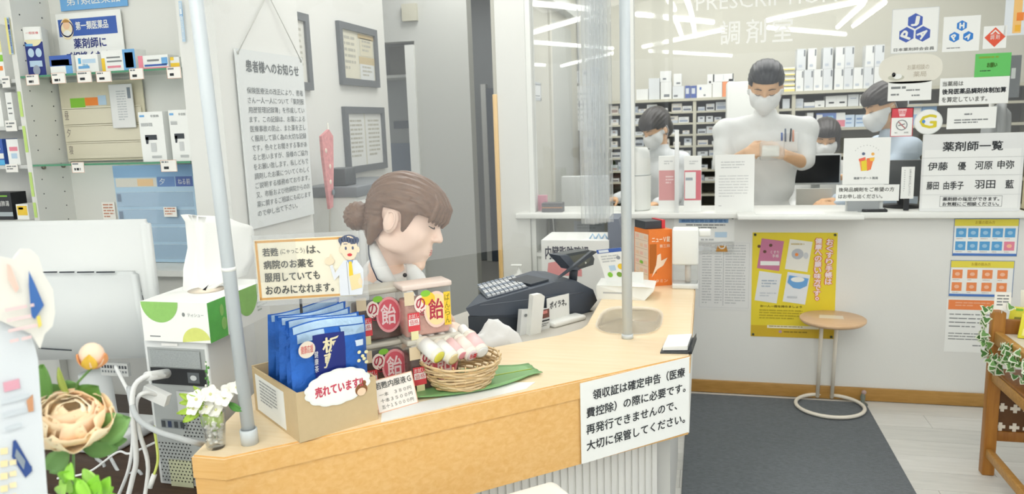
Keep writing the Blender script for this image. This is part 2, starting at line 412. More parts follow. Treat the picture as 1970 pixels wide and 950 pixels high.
# tube lights of the shop (their mirror images show in the window glass)
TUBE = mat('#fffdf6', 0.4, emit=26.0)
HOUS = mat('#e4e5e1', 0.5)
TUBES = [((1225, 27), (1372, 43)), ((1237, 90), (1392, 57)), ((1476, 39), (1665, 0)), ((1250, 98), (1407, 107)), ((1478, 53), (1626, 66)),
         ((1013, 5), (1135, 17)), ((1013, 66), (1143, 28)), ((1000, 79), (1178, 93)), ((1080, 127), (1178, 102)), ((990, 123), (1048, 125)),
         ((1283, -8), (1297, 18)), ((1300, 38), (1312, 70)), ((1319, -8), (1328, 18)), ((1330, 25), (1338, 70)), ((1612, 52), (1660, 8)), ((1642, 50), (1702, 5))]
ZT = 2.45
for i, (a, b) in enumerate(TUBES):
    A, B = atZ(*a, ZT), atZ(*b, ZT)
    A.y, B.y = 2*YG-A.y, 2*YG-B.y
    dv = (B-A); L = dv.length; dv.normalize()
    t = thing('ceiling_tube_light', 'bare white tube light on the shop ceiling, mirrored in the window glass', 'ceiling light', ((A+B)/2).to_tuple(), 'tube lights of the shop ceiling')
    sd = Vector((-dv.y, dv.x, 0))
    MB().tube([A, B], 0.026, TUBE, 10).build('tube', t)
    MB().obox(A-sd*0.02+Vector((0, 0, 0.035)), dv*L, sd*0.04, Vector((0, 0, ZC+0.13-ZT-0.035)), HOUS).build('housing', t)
# ================================================================== the wooden counter
ZT_ = 0.72
cl, c0, c1 = atZ(368, 876, ZT_), atZ(430, 881, ZT_), atZ(1328, 685, ZT_)
fd = (c1-c0).normalized(); bk = Vector((-fd.y, fd.x, 0))     # along the front, and towards the staff side
ce = Vector((c1.x+0.004, 3.02, ZT_)); ci = Vector((-0.365, 3.02, ZT_))
dep = 0.385
p_in = Vector((-0.365, 2.30, ZT_))
lin_ = c0+bk*dep                                               # inner line of the front wing
t_ = (p_in.x-0.03-lin_.x)/fd.x; q1 = lin_+fd*(t_-0.05)
q0 = cl+Vector((-0.004, 0.16, 0))+bk*0.16
top = [cl, c0, c1, ce, ci, p_in+Vector((0, 0.05, 0)), p_in+Vector((-0.012, 0.0, 0)), q1, lin_+fd*0.12]
ctr = thing('service_counter', 'L-shaped light wooden service counter with a rounded wooden front', 'counter', (-0.5, 1.8, 0))
mb = MB(); TH = 0.049
bm = bmesh.new(); vs = [bm.verts.new(p) for p in top]; f = bm.faces.new(vs); bm.normal_update()
if f.normal.z < 0: f.normal_flip()
ex = bmesh.ops.extrude_face_region(bm, geom=[f]); bmesh.ops.translate(bm, verts=[v for v in ex['geom'] if isinstance(v, bmesh.types.BMVert)], vec=(0, 0, -TH))
bmesh.ops.recalc_face_normals(bm, faces=bm.faces[:])
bmesh.ops.bevel(bm, geom=[e for e in bm.edges if abs(e.verts[0].co.z-e.verts[1].co.z) < 0.001 and e.verts[0].co.z > ZT_-0.01], offset=0.004, segments=2, affect='EDGES')
bm.verts.index_update()
for f in bm.faces: mb.add([v.co for v in f.verts], [list(range(len(f.verts)))], OAKTOP_LIT if f.normal.z > 0.9 else OAK)
bm.free(); mb.build('worktop', ctr)
# front apron, set a little behind the slab
ap = 0.004
za, zb_ = ZT_-TH, 0.489
A0, A1, AL = c0+bk*ap, c1+bk*ap-fd*0.006, cl+bk*ap+Vector((0.004, 0, 0))
def down(p, z): return Vector((p.x, p.y, z))
mb = MB()
mb.prism([down(A0, za), down(A1, za), down(A1, zb_), down(A0, zb_)], bk*0.03, OAK)
mb.build('front_apron', ctr)
MB().prism([down(AL, za), down(A0, za), down(A0, zb_), down(AL, zb_)], Vector((0, 0.03, 0))+bk*0.0, OAK).build('end_apron', ctr)
# right side panel (white) and its wooden end strip
MB().obox((c1.x-0.022, c1.y+0.02, 0.485), (0.02, 0, 0), (0, 0.92, 0), (0, 0, za-0.485), WHITE).build('side_panel', ctr)
MB().prism([down(A1, za), down(A1+bk*0.03, za), down(A1+bk*0.03, zb_), down(A1, zb_)], fd*0.004, OAK).build('end_strip', ctr)
# white ribbed base
RIB = mat('#dededa', 0.5)
b0 = c0+bk*0.06+fd*0.08; b1 = c1+bk*0.06-fd*0.07
mb = MB(); mb.prism([down(b0, 0), down(b1, 0), down(b1, zb_), down(b0, zb_)], bk*0.25, RIB); mb.build('base', ctr)
n = 46; L = (b1-b0).length
mb = MB()
for k in range(n):
    p = b0+fd*(L*(k+0.15)/n); mb.prism([down(p, 0.002), down(p+fd*L/n*0.7, 0.002), down(p+fd*L/n*0.7, zb_-0.002), down(p, zb_-0.002)], -bk*0.005, RIB)
o = mb.build('ribs', ctr); o['kind'] = 'stuff'
MB().box((c1.x-0.12, c1.y+0.12, 0), (c1.x-0.06, 2.95, za-0.01), RIB).build('side_base', ctr)
# sign hung on the front
nF = -bk
s0, s1, s2 = onP(1115, 737, c0, bk), onP(1325, 686, c0, bk), onP(1117, 892, c0, bk)
F = Face(s0-bk*0.003, s1-s0, (0, 0, -1)); Wd, Hd = (s1-s0).length, (s0-s2).z
sg = sheet('receipt_notice', 'white notice about keeping receipts taped to the counter front', 'notice', F, Wd, Hd, 0.002)
cw = Wd/12.5
for i, (t, x, n_) in enumerate((('領収証は確定申告（医療', 1.3, 10.6), ('費控除）の際に必要です。', 0.6, 11.4), ('再発行できませんので、', 0.55, 10.4), ('大切に保管してください。', 0.55, 11.4))):
    F.text(t, x*cw, Hd*(0.115+0.205*i), n_*cw, Hd*0.125, INK, fat=0.0005)
F.build('lettering', sg)
for (x, y) in ((0, 0), (Wd-0.012, 0)): pass
# lower staff desk behind the counter
ZD = 0.655
DESK = mat('#c9c6bd', 0.5)
dk = thing('staff_desk', 'low grey staff desk behind the wooden counter carrying the cash register', 'desk', (-0.7, 2.5, 0))
i0, i1 = lin_+fd*0.26+bk*0.012, q1+bk*0.012
poly = [down(i0, ZD), down(i1, ZD), Vector((-0.385, 2.36, ZD)), Vector((-0.385, 3.0, ZD)), Vector((-0.78, 3.0, ZD)), down(i0+bk*0.28, ZD)]
MB().prism(poly, Vector((0, 0, -0.03)), DESK).build('desktop', dk)
for p in (down(i0+fd*0.05+bk*0.05, 0), Vector((-0.42, 2.9, 0)), Vector((-0.72, 2.9, 0)), down(i1-fd*0.1+bk*0.05, 0)):
    MB().box((p.x-0.02, p.y-0.02, 0), (p.x+0.02, p.y+0.02, ZD-0.03), DESK).build('leg', dk)

# ------------------------------------------------------------------ poles and clear curtain
PVC = mat('#dfe3e5', 0.25, trans=0.0)
pl0, pl1 = atZ(481, 852, ZT_), atZ(1207, 650, ZT_)
ptop0 = onP(377, 0, pl0, bk); up0 = (ptop0-pl0); up0 *= (2.2-ZT_)/up0.z; ptop0 = pl0+up0
pd = (pl1-pl0); pd.z = 0; pd.normalize()
PV = mat('#cdd5da', 0.3)
t = thing('curtain_pole', 'pale plastic pole standing at the left end of the wooden counter', 'pole', pl0)
MB().tube([pl0+Vector((0, 0, 0.001)), ptop0], 0.0138, PV, 16).build('shaft', t)
MB().lathe(pl0, [(0.0185, 0), (0.0185, 0.03), (0.0165, 0.034), (0.0165, 0.0)], PV, 18, up0.normalized()).build('foot', t)
q = onP(441, 517, pl0, bk); k = (q.z-pl0.z)/up0.z
MB().lathe(pl0+up0*k, [(0.0142, -0.004), (0.0148, 0), (0.0142, 0.004)], WHITE, 18, up0.normalized()).build('band', t)
t = thing('curtain_pole', 'pale plastic pole standing in the middle of the wooden counter corner', 'pole', pl1)
MB().tube([pl1+Vector((0, 0, 0.001)), Vector((pl1.x, pl1.y, 2.2))], 0.0155, PV, 16).build('shaft', t)
MB().lathe(pl1, [(0.018, 0), (0.018, 0.012), (0.0145, 0.014)], PV, 18).build('foot', t)
t1 = Vector((pl1.x, pl1.y, 2.2))
o = MB().tube([ptop0-Vector((0, 0, 0.0)), t1], 0.0138, PV, 14).build('curtain_rail'); tag(o, 'pale plastic rail joining the tops of the two counter poles', 'rail')
VINYL = sheet_glass('clear_vinyl', (0.98, 0.985, 0.985), 0.8, haze=0.08, bump=0.06)
cn = Vector((-pd.y, pd.x, 0))
zl = onP(441, 560, pl0, cn).z; zr = onP(960, 493, pl0, cn).z
P = []
L = (pl1-pl0).length
nx, nz = 60, 24
xq_ = (onP(1150, 300, pl0, cn)-pl0).dot(pd)
for i in range(nx+1):
    a = i/nx*(xq_/L); s_ = L*a
    zb0 = zl+(zr-zl)*a
    amp = 0.004+0.004*math.sin(a*9)
    col = []
    for j in range(nz+1):
        b = j/nz; z = zb0+(2.19-zb0)*b
        off = amp*math.sin(s_*38+2*b)+0.006*math.sin(s_*11+b*3)
        base = pl0+up0*((z-pl0.z)/up0.z)*(1-a)+Vector((0, 0, (z-pl0.z)))*a
        p = base+pd*s_+cn*(off+0.036); p.z = z
        col.append(p)
    P.append(col)
o = MB().grid(P, VINYL).build('vinyl_curtain'); tag(o, 'clear vinyl splash curtain hanging between the two counter poles', 'curtain')
# bunched folds hanging beside the right pole
P = []
zb1 = onP(1175, 432, pl0, cn).z
for i in range(61):
    a = i/60; s_ = xq_+0.004+(L-0.02-xq_)*a; col = []
    for j in range(nz+1):
        b = j/nz; z = zb1+(2.19-zb1)*b
        p = pl0+pd*s_+cn*(0.058+0.026*math.sin(a*38+0.8*math.sin(3*b))); p.z = z; col.append(p)
    P.append(col)
VIN2 = sheet_glass('clear_vinyl_folds', (0.97, 0.98, 0.985), 0.9, haze=0.20)
o = MB().grid(P, VIN2).build('vinyl_curtain_folds'); tag(o, 'gathered clear vinyl folds hanging beside the corner pole', 'curtain')

# ------------------------------------------------------------------ entrance mat
m = mat('#7d8388', 0.95, spec=0.1, noise=0.35, nscale=60, bump=0.8, bscale=140, stretch=(1, 3.2, 1))
mb = MB(); mb.bevbox((-0.068, 1.7, 0.0005), (0.825, 0, 0), (0, 1.985, 0), (0, 0, 0.008), m, 0.003)
o = mb.build('entrance_mat'); tag(o, 'charcoal ribbed entrance mat lying on the pale floor', 'mat')
# ================================================================== left: display shelving
def faceY(a, b, c, d, Y, z0=None):
    """upright rectangle facing the shop between pixel corners (a,b) top-left and (c,d) bottom-right on the plane y = Y"""
    p, q = atY(a, b, Y), atY(c, d, Y)
    if z0 is not None: q.z = z0
    return Face(p, (1, 0, 0), (0, 0, -1)), q.x-p.x, p.z-q.z
BLUE = mat('#3f62b0', 0.5); LBLUE = mat('#6fa9dc', 0.5); PALEB = mat('#b9d2e6', 0.6); NAVY = mat('#27357e', 0.5); RED = mat('#cf3d44', 0.5)
PINK = mat('#e58a9a', 0.5); YEL = mat('#efc93a', 0.5); ORG = mat('#ee8a3a', 0.5); GRN = mat('#86c440', 0.5); LGRN = mat('#bddb7a', 0.5); BEIGE = mat('#d9d2ba', 0.7)
SKY = mat('#58b0e0', 0.5)
def product_box(name, label, rect, Y, dep_, base, decor=(), group=None, z0=None, cat='box', texts=()):
    F, W, H = faceY(*rect, Y, z0)
    mb = MB(); mb.obox(F.P(0, H), (W, 0, 0), (0, dep_, 0), (0, 0, H), base)
    t = mb.build(name); tag(t, label, cat, group)
    for (x, y, w, h, m) in decor: F.rect(x*W, y*H, w*W, h*H, m)
    for (s_, x, y, w, h, m) in texts: F.text(s_, x*W, y*H, w*W, h*H, m)
    if decor or texts: F.build('print', t)
    return t
YA = 2.0; XD0, XD1 = -2.13, -1.526; YBK = 2.15; SHY = 0
LAM = mat('#dfe0db', 0.5)
zs1, zs2 = 1.577, 1.2945
zdeck = atY(330, 521, YA).z
un = thing('display_shelving', 'white display shelving with green edged glass shelves and pin holes in its side', 'shelving', ((XD0+XD1)/2, 2.1, 0))
MB().box((XD0-0.02, YA, 0), (XD0, YBK, 2.5), LAM).build('side_panel', un)
MB().box((XD0, YBK, 0), (XD1, YBK+0.012, 2.5), LAM).build('back_panel', un)
MB().box((XD0+0.001, YA+0.005, zdeck-0.02), (XD1-0.001, YBK-0.001, zdeck), WHITE).build('base_shelf', un)
MB().box((XD0+0.001, YA+0.03, 0), (XD1-0.001, YBK-0.001, zdeck-0.021), LAM).build('plinth', un)
GLS = sheet_glass('shelf_glass', (0.93, 0.97, 0.95), 0.7)
GEDGE = mat('#4d8f6c', 0.15)
for z in (zs1, zs2):
    MB().box((XD0+0.002, YA+0.002, z-0.006), (XD1-0.004, YBK-0.002, z), GLS).build('glass_shelf', un)
    MB().box((XD0+0.002, YA-0.0005, z-0.006), (XD1-0.004, YA+0.0015, z), GEDGE).build('shelf_edge', un)
mb = MB()
for k in range(16):
    for y in (YA+0.03, YBK-0.035):
        mb.lathe((XD0+0.0003, y, 1.10+k*0.048), [(0.0025, 0.0003), (0.0001, 0.0004)], DARK, 6, (1, 0, 0))
o = mb.build('pin_holes', un); o['kind'] = 'stuff'
for z in (zs1-0.012, zs2-0.012):
    for y in (YA+0.04, YBK-0.03): MB().lathe((XD0, y, z), [(0.006, 0), (0.006, 0.008), (0.001, 0.009)], mat('#8c8579', 0.3, 0.8), 8, (1, 0, 0)).build('shelf_pin', un)
# edge strips with labels on the side panel front
for k, (z1, z0) in enumerate(((1.53, 1.45), (1.42, 1.335), (1.27, 1.19), (1.17, 1.12))): F = Face((XD0-0.02, YA-0.0006, 2.2), (1, 0, 0), (0, 0, -1)); F.rect(0.002, 2.2-z1, 0.012, z1-z0, LGRN); F.build('edge_label', un)
# post between display and partition
F, W, H = faceY(343, 2, 357, 80, YA-0.012)
ps = thing('label_strip', 'light blue vertical strip reading class one medicine at the right end of the display', 'label', F.P(0, H))
mb = MB(); slab(mb, F, 0, 0, W, H, 0.001, PALEB); mb.build('strip', ps)
F.vtext('第一類医薬品', W*0.15, 0.004, W*0.7, H-0.01, mat('#e9f1f5', 0.6)); F.rect(0, H*0.2, W, H*0.18, LBLUE); F.build('lettering', ps)
# signs at the back of the display
F, W, H = faceY(106, 28, 243, 126, YBK-0.012)
H = F.o.z-(zs1+0.002)
sg = sheet('medicine_notice', 'white and blue notice about class one medicine standing behind the boxes', 'notice', F, W, H, 0.003)
F.rect(0.03*W, 0.09*H, 0.9*W, 0.27*H, BLUE); F.disc(0.16*W, 0.24*H, 0.105*W, 0.17*H, mat('#f2e3bd', 0.6), 2); F.ring(0.16*W, 0.24*H, 0.105*W, 0.004, NAVY, 3)
F.disc(0.16*W, 0.18*H, 0.05*W, 0.07*H, mat('#f0c9a6', 0.6), 3); F.disc(0.16*W, 0.14*H, 0.055*W, 0.05*H, mat('#b88a4b', 0.6), 4, a0=PI, a1=2*PI); F.disc(0.16*W, 0.36*H, 0.07*W, 0.1*H, WHITE, 3, a0=PI, a1=2*PI)
F.text('第一類医薬品', 0.3*W, 0.14*H, 0.5*W, 0.13*H, WHITE, fat=0.0005)
F.text('薬剤師に', 0.24*W, 0.40*H, 0.5*W, 0.16*H, NAVY, fat=0.0006); F.text('ご相談ください', 0.1*W, 0.61*H, 0.8*W, 0.16*H, NAVY, fat=0.0006)
F.build('lettering', sg)
F, W, H = faceY(112, -22, 246, 11, YBK-0.006)
sg = sheet('header_sign', 'blue rounded header sign at the top of the display', 'sign', F, W, H, 0.002, LBLUE)
F.text('第1類医薬品', 0.1*W, 0.3*H, 0.8*W, 0.5*H, WHITE); F.build('lettering', sg)
# price cards on the shelf edges
CARD = mat('#f4f2ec', 0.6)
names = ['leftmost', 'second', 'third', 'fourth', 'fifth', 'rightmost']
for i, (a, b, c, d) in enumerate(((49, 144, 76, 163), (98, 141, 127, 160), (147, 138, 177, 158), (184, 138, 215, 157), (248, 132, 277, 152), (320, 129, 349, 150), (137, 312, 163, 332), (308, 308, 341, 330))):
    F, W, H = faceY(a, b, c, d, YA-0.004)
    lab = f'{names[i]} white price card on the upper glass shelf edge' if i < 6 else ('left', 'right')[i-6]+' white price card on the lower glass shelf edge'
    sg = sheet('price_card', lab, 'price card', F, W, H, 0.002, CARD, 'price cards of the display shelving')
    F.frame(0, 0, W, H, 0.001, mat('#e0a98a', 0.6)); F.greek(0.08*W, 0.1*H, 0.8*W, 0.3*H, 1, GREYINK, seed=i); F.greek(0.2*W, 0.55*H, 0.65*W, 0.32*H, 1, INK, seed=i+9, fill=0.7); F.build('print', sg)
# boxes on the upper shelf
F, W, H = faceY(43, 52, 84, 143, YA+0.035, zs1)
tb = thing('contact_lens_box', 'tall box with dark blue photo front at the left end of the upper shelf', 'box', F.P(W/2, H))
a_ = Vector((0.97, 0.24, 0)); MB().obox(F.P(0, H), a_*W, Vector((-0.05, 0.075, 0)), (0, 0, H), PAPER).build('carton', tb)
G = Face(F.o, a_, (0, 0, -1)); G.rect(0, 0.3*H, W, 0.7*H, NAVY); G.disc(W*0.5, 0.25*H, W*0.46, 0.14*H, mat('#e9e2b9', 0.6), 2); G.rect(W*0.04, 0.02*H, W*0.92, 0.24*H, PAPER, 3); G.text('一般医療', W*0.15, 0.1*H, W*0.7, 0.05*H, RED, 4)
for x in (0.3, 0.72): G.disc(W*x, 0.52*H, W*0.17, 0.09*H, PALEB, 3)
G.rect(W*0.15, 0.68*H, W*0.7, 0.12*H, PALEB, 3); G.disc(W*0.5, 0.87*H, W*0.2, 0.1*H, mat('#9aa4b5', 0.5), 4); G.rect(W*0.05, 0.34*H, W*0.4, 0.05*H, LBLUE, 3); G.build('print', tb)
product_box('medicine_box', 'flat blue and yellow medicine box second from the left on the upper shelf', (94, 108, 141, 141), YA+0.02, 0.05, PAPER, [(0, 0, 1, 0.55, BLUE), (0.08, 0.22, 0.8, 0.3, YEL), (0.15, 0.27, 0.6, 0.18, NAVY), (0.7, 0.5, 0.3, 0.5, LBLUE)], 'boxes on the upper glass shelf', zs1)
product_box('medicine_box', 'white medicine box with pale blue print on the upper shelf', (144, 106, 191, 139), YA+0.03, 0.05, PAPER, [(0.1, 0.6, 0.5, 0.14, LBLUE), (0.12, 0.18, 0.12, 0.3, SKY), (0.3, 0.25, 0.6, 0.22, PALEB)], 'boxes on the upper glass shelf', zs1, texts=[('頭痛', 0.3, 0.5, 0.25, 0.15, SKY)])
product_box('medicine_box', 'wide white medicine box with a pale blue right end on the upper shelf', (193, 98, 263, 136), YA+0.03, 0.05, PAPER, [(0.64, 0, 0.36, 1, LBLUE), (0.7, 0.15, 0.24, 0.7, PALEB), (0, 0.35, 0.1, 0.65, YEL), (0.16, 0.72, 0.4, 0.1, PINK), (0.16, 0.3, 0.4, 0.07, GREYINK), (0.16, 0.48, 0.44, 0.07, GREYINK)], 'boxes on the upper glass shelf', zs1)
product_box('medicine_box', 'low white box with red corner and blue stripe on the upper shelf', (265, 108, 325, 131), YA+0.02, 0.05, PAPER, [(0, 0, 0.16, 1, PINK), (0.2, 0.65, 0.75, 0.14, BLUE), (0.78, 0.2, 0.2, 0.5, LBLUE), (0.3, 0.3, 0.4, 0.14, GREYINK), (0.16, 0.86, 0.84, 0.14, PINK)], 'boxes on the upper glass shelf', zs1)
product_box('medicine_box', 'tiny white and yellow box at the right end of the upper shelf', (327, 110, 346, 128), YA+0.02, 0.04, PAPER, [(0, 0.55, 1, 0.45, YEL), (0, 0, 0.4, 0.3, YEL)], 'boxes on the upper glass shelf', zs1)
# pocket organiser, papers and boxes on the lower glass shelf
CANV = mat('#d6d0b8', 0.75, noise=0.06, nscale=40)
F, W, H = faceY(112, 160, 290, 314, YBK-0.014); H = F.o.z-zs2-0.003
t = thing('pocket_organiser', 'beige clear pocket wall organiser hanging behind the lower glass shelf', 'organiser', F.P(W/2, H))
mb = MB(); slab(mb, F, 0, 0, W, H, 0.004, CANV); mb.build('backing', t)
for k in range(3):
    y0 = H*(0.33+0.22*k); mb = MB(); mb.obox(F.P(W*0.02, y0+H*0.2, 4), F.u*W*0.95, F.n*0.003, (0, 0, H*0.19), mat('#dcd6c0', 0.35)); mb.build('pocket', t)
    F.rect(W*0.02, y0-H*0.01, W*0.95, H*0.012, mat('#e9e4d0', 0.5), 9); F.text(('昼', '夕', '寝')[k], W*0.045, y0+H*0.03, W*0.05, H*0.11, mat('#79716a', 0.6), 10)
F.rect(W*0.12, H*0.2, W*0.18, H*0.12, GRN, 1); F.rect(W*0.3, H*0.2, W*0.16, H*0.1, ORG, 1); F.rect(W*0.46, H*0.18, W*0.1, H*0.12, PALEB, 1)
F.build('print', t)
F, W, H = faceY(208, 163, 262, 245, YBK-0.03)
sg = sheet('folded_leaflet', 'grey white leaflet clipped in front of the beige organiser', 'leaflet', F, W, H, 0.002, mat('#e6e7e6', 0.6)); F.greek(0.3*W, 0.15*H, 0.4*W, 0.7*H, 12, mat('#c3c7c9', 0.6)); F.rect(0.78*W, 0.08*H, 0.14*W, 0.25*H, mat('#7d8790', 0.6)); F.frame(0, 0, W, H, 0.001, mat('#c9cccc', 0.6)); F.build('print', sg)
for i, (r, l) in enumerate((((265, 216, 322, 309), 'left of the two white boxes picturing a black thermometer'), ((323, 212, 372, 307), 'right of the two white boxes picturing a black thermometer'))):
    F, W, H = faceY(*r, YA+0.02, zs2)
    t = product_box('thermometer_box', l, r, YA+0.02, 0.08, PAPER, [(0.05, 0.06, 0.2, 0.04, LBLUE)], 'thermometer boxes', zs2)
    F.greek(0.08*W, 0.22*H, 0.7*W, 0.08*H, 1, mat('#b5b8b8', 0.6), 2, i, 0.8); F.rect(0.2*W, 0.46*H, 0.48*W, 0.1*H, DARK, 2); F.poly([(0.2*W, 0.5*H), (0.34*W, 0.5*H), (0.3*W, 0.64*H), (0.22*W, 0.64*H)], DARK, 2)
    F.rect(0.4*W, 0.62*H, 0.22*W, 0.18*H, mat('#c9cccc', 0.6), 2); F.rect(0.4*W, 0.88*H, 0.4*W, 0.05*H, mat('#b9bcbc', 0.6), 2); F.text('非接触', 0.5*W, 0.06*H, 0.35*W, 0.05*H, GREYINK, 2); F.build('picture', t)
# pale blue pocket calendar in the lower bay
F, W, H = faceY(216, 319, 390, 519, YBK-0.02)
W = min(W, XD1-0.01-F.o.x); H = F.o.z-zdeck-0.002
t = thing('pill_calendar', 'pale blue pocket pill calendar hanging in the lower bay of the display', 'calendar', F.P(W/2, H))
PB2 = mat('#b3cfe4', 0.45, noise=0.05, nscale=25)
mb = MB(); slab(mb, F, 0, 0, W, H, 0.005, PB2); mb.build('backing', t)
F.rect(0, 0, W, H*0.12, mat('#8fb4d9', 0.5)); F.rect(W*0.02, H*0.13, W*0.52, H*0.09, mat('#dcd9d0', 0.5)); F.rect(W*0.3, H*0.14, W*0.2, H*0.07, mat('#e9c79a', 0.5), 2)
F.rect(W*0.55, H*0.12, W*0.22, H*0.1, mat('#6f8fc2', 0.5)); F.rect(W*0.78, H*0.12, W*0.21, H*0.1, mat('#5a6fae', 0.5)); F.text('夕', W*0.58, H*0.135, W*0.07, H*0.065, WHITE); F.text('ねる前', W*0.81, H*0.14, W*0.15, H*0.06, WHITE)
for k in range(4):
    for j in range(4): F.rect(W*(0.03+j*0.245), H*(0.27+k*0.18), W*0.225, H*0.004, mat('#d4e4f0', 0.3), 2)
    F.rect(W*0.02, H*(0.29+k*0.18), W*0.05, H*0.08, mat('#8a9bb0', 0.5), 3)
F.build('print', t)
for k in range(4):
    mb = MB(); mb.obox(F.P(W*0.02, H*(0.27+0.18*k+0.15), 3), F.u*W*0.96, F.n*0.004, (0, 0, H*0.145), sheet_glass('pocket_film', (0.96, 0.98, 1), 0.9, haze=0.12)); mb.build('pocket', t)
for i, (r, l) in enumerate((((195, 389, 224, 424), 'taller price card taped beside the pale blue pill calendar'), ((314, 398, 341, 417), 'small price card taped on the pale blue pill calendar'))):
    F, W, H = faceY(*r, YBK-(0.004 if i == 0 else 0.034)); sg = sheet('price_card', l, 'price card', F, W, H, 0.001, CARD); F.greek(0.1*W, 0.1*H, 0.8*W, 0.8*H, 5 if i == 0 else 3, mat('#c88f78', 0.6), seed=i); F.build('print', sg)
for i, (r, l) in enumerate((((262, 520, 293, 548), 'pale blue card on the display base behind the monitor'), ((300, 518, 357, 548), 'white card with dark characters on the display base'))):
    F, W, H = faceY(*r, YA+0.03+0.012*i, zdeck); sg = sheet('shelf_card', l, 'card', F, W, H, 0.002, PALEB if i == 0 else PAPER); F.text('薬' if i == 0 else '医品', 0.15*W, 0.1*H, 0.7*W, 0.6*H, INK); F.build('lettering', sg)
# neighbouring unit at the left edge
XL = XD0-0.02
u2 = thing('display_shelving', 'white product shelving cut by the left edge of the photo', 'shelving', (XL-0.4, 2.1, 0))
MB().box((XL-0.9, YBK, 0), (XL-0.001, YBK+0.012, 2.5), LAM).build('back_panel', u2)
zrows = [atY(20, y, YA).z for y in (152, 243, 318, 424)]
for z in zrows:
    MB().box((XL-0.9, YA+0.004, z-0.012), (XL-0.002, YBK-0.001, z), mat('#c9cbc8', 0.4)).build('shelf', u2)
rnd = random.Random(3)
def ub(l, r, k, base, decor=(), texts=()): return product_box('medicine_box', l, r, YA+0.02, 0.06, base, decor, 'boxes in the left edge unit', zrows[k]+0.0005, texts=texts)
ub('white and yellow box with red band in the top row at the left edge', (-30, 48, 11, 150), 0, PAPER, [(0.6, 0.0, 0.4, 0.5, mat('#e9e3a0', 0.5)), (0.3, 0.55, 0.7, 0.12, GRN), (0.2, 0.75, 0.7, 0.08, ORG)])
ub('plain white box in the second row at the left edge', (-20, 172, 8, 241), 1, PAPER, [(0.3, 0.2, 0.6, 0.05, GREYINK)])
ub('white box with grey lines beside the plain box in the second row', (9, 178, 30, 240), 1, PAPER, [(0.2, 0.3, 0.6, 0.04, GREYINK), (0.2, 0.45, 0.6, 0.04, GREYINK), (0.2, 0.6, 0.6, 0.04, GREYINK)])
ub('deep blue box in the third row at the left edge', (-25, 268, 10, 316), 2, BLUE, [(0.3, 0.55, 0.7, 0.2, WHITE), (0.3, 0.8, 0.7, 0.2, SKY)], [('し', 0.55, 0.12, 0.3, 0.35, WHITE)])
ub('white box with pink lettering in the third row', (11, 268, 40, 315), 2, PAPER, [(0.2, 0.3, 0.7, 0.16, PINK), (0.3, 0.55, 0.5, 0.2, PALEB)])
ub('black box with white and green lettering in the bottom row', (-25, 371, 27, 423), 3, BLACK, [(0.35, 0.1, 0.5, 0.05, GRN), (0.0, 0.72, 1, 0.16, mat('#aab4b8', 0.5))], [('清肺湯', 0.4, 0.3, 0.5, 0.2, WHITE)])
ub('yellow box in a white tray in the bottom row', (30, 393, 57, 423), 3, PAPER, [(0.08, 0.1, 0.84, 0.62, YEL), (0.2, 0.2, 0.4, 0.14, ORG)])
for i, (r, l) in enumerate((((2, 147, 20, 168), 'price card under the top row at the left edge'), ((9, 232, 33, 252), 'price card under the second row at the left edge'), ((10, 316, 35, 331), 'price card under the third row at the left edge'))):
    F, W, H = faceY(*r, YA-0.002); sg = sheet('price_card', l, 'price card', F, W, H, 0.002, CARD, 'price cards of the left edge unit'); F.greek(0.1*W, 0.2*H, 0.8*W, 0.6*H, 2, GREYINK, seed=i); F.build('print', sg)
F, W, H = faceY(8, 34, 27, 104, YA-0.003)
sg = sheet('label_strip', 'blue and yellow vertical strip reading class one medicine at the left edge', 'label', F, W, H, 0.001, mat('#e6dd8c', 0.5)); F.rect(W*0.5, 0, W*0.5, H, mat('#a6c3dd', 0.5)); F.vtext('第1類医薬品', W*0.55, 0.003, W*0.4, H-0.006, NAVY); F.build('lettering', sg)

# ================================================================== hanging notice on the partition
p0, p1, p2 = atX(446, 93, XP), atX(575, 104, XP), atX(485, 440, XP)
F = Face((XP+0.012, p0.y, p0.z), (0, 1, 0), (0, 0, -1)); W = p1.y-p0.y; H = p0.z-p2.z
nb = thing('hanging_notice', 'white notice board for patients hung by a cord on the white partition', 'notice', F.P(W/2, H))
mb = MB(); mb.obox(F.P(0, H), F.u*W, F.n*-0.006, (0, 0, H), mat('#e3e7e7', 0.25)); mb.build('board', nb)
top_ = atX(512, -12, XP); top_.x = XP+0.004
CORD = mat('#b7b8b2', 0.6)
for a in (0.01, W-0.012):
    mb = MB(); mb.tube([F.P(a, 0.012, 3), Vector((XP+0.006, top_.y, top_.z))], 0.0016, CORD, 6); mb.build('cord', nb)
    MB().lathe(F.P(a, 0.012, 0), [(0.005, 0), (0.006, 0.001), (0.003, 0.002)], CORD, 10, F.n).build('eyelet', nb)
MB().lathe((XP, top_.y, top_.z), [(0.006, 0), (0.006, 0.012), (0.002, 0.014)], WHITE, 10, (1, 0, 0)).build('hook', nb)
TXT = mat('#63696c', 0.6)
F.text('患者様へのお知らせ', W*0.115, H*0.055, W*0.8, H*0.065, TXT, fat=0.0007)
rows = ['保険医療法の改正により、患者', 'さん一人一人について「薬剤服', '用歴管理記録簿」を作成してい', 'ます。この記録は、お薬による', '医療事故の防止、また薬を正し', 'く服用して頂く為の大切な記録', 'です。色々とお聞きする事があ', 'ると思いますが、皆様のご協力', 'をお願い致します。私しどもで', '調剤したお薬についてくわしく', 'ご説明する様務めております。', '又、市販および他病院からのお', '薬に関するご相談にも応じます', 'ので申し出て下さい。']
for i, r in enumerate(rows): F.text(r, W*0.1, H*(0.205+i*0.0535), W*(0.86*len(r)/14), H*0.036, TXT)
F.build('lettering', nb)

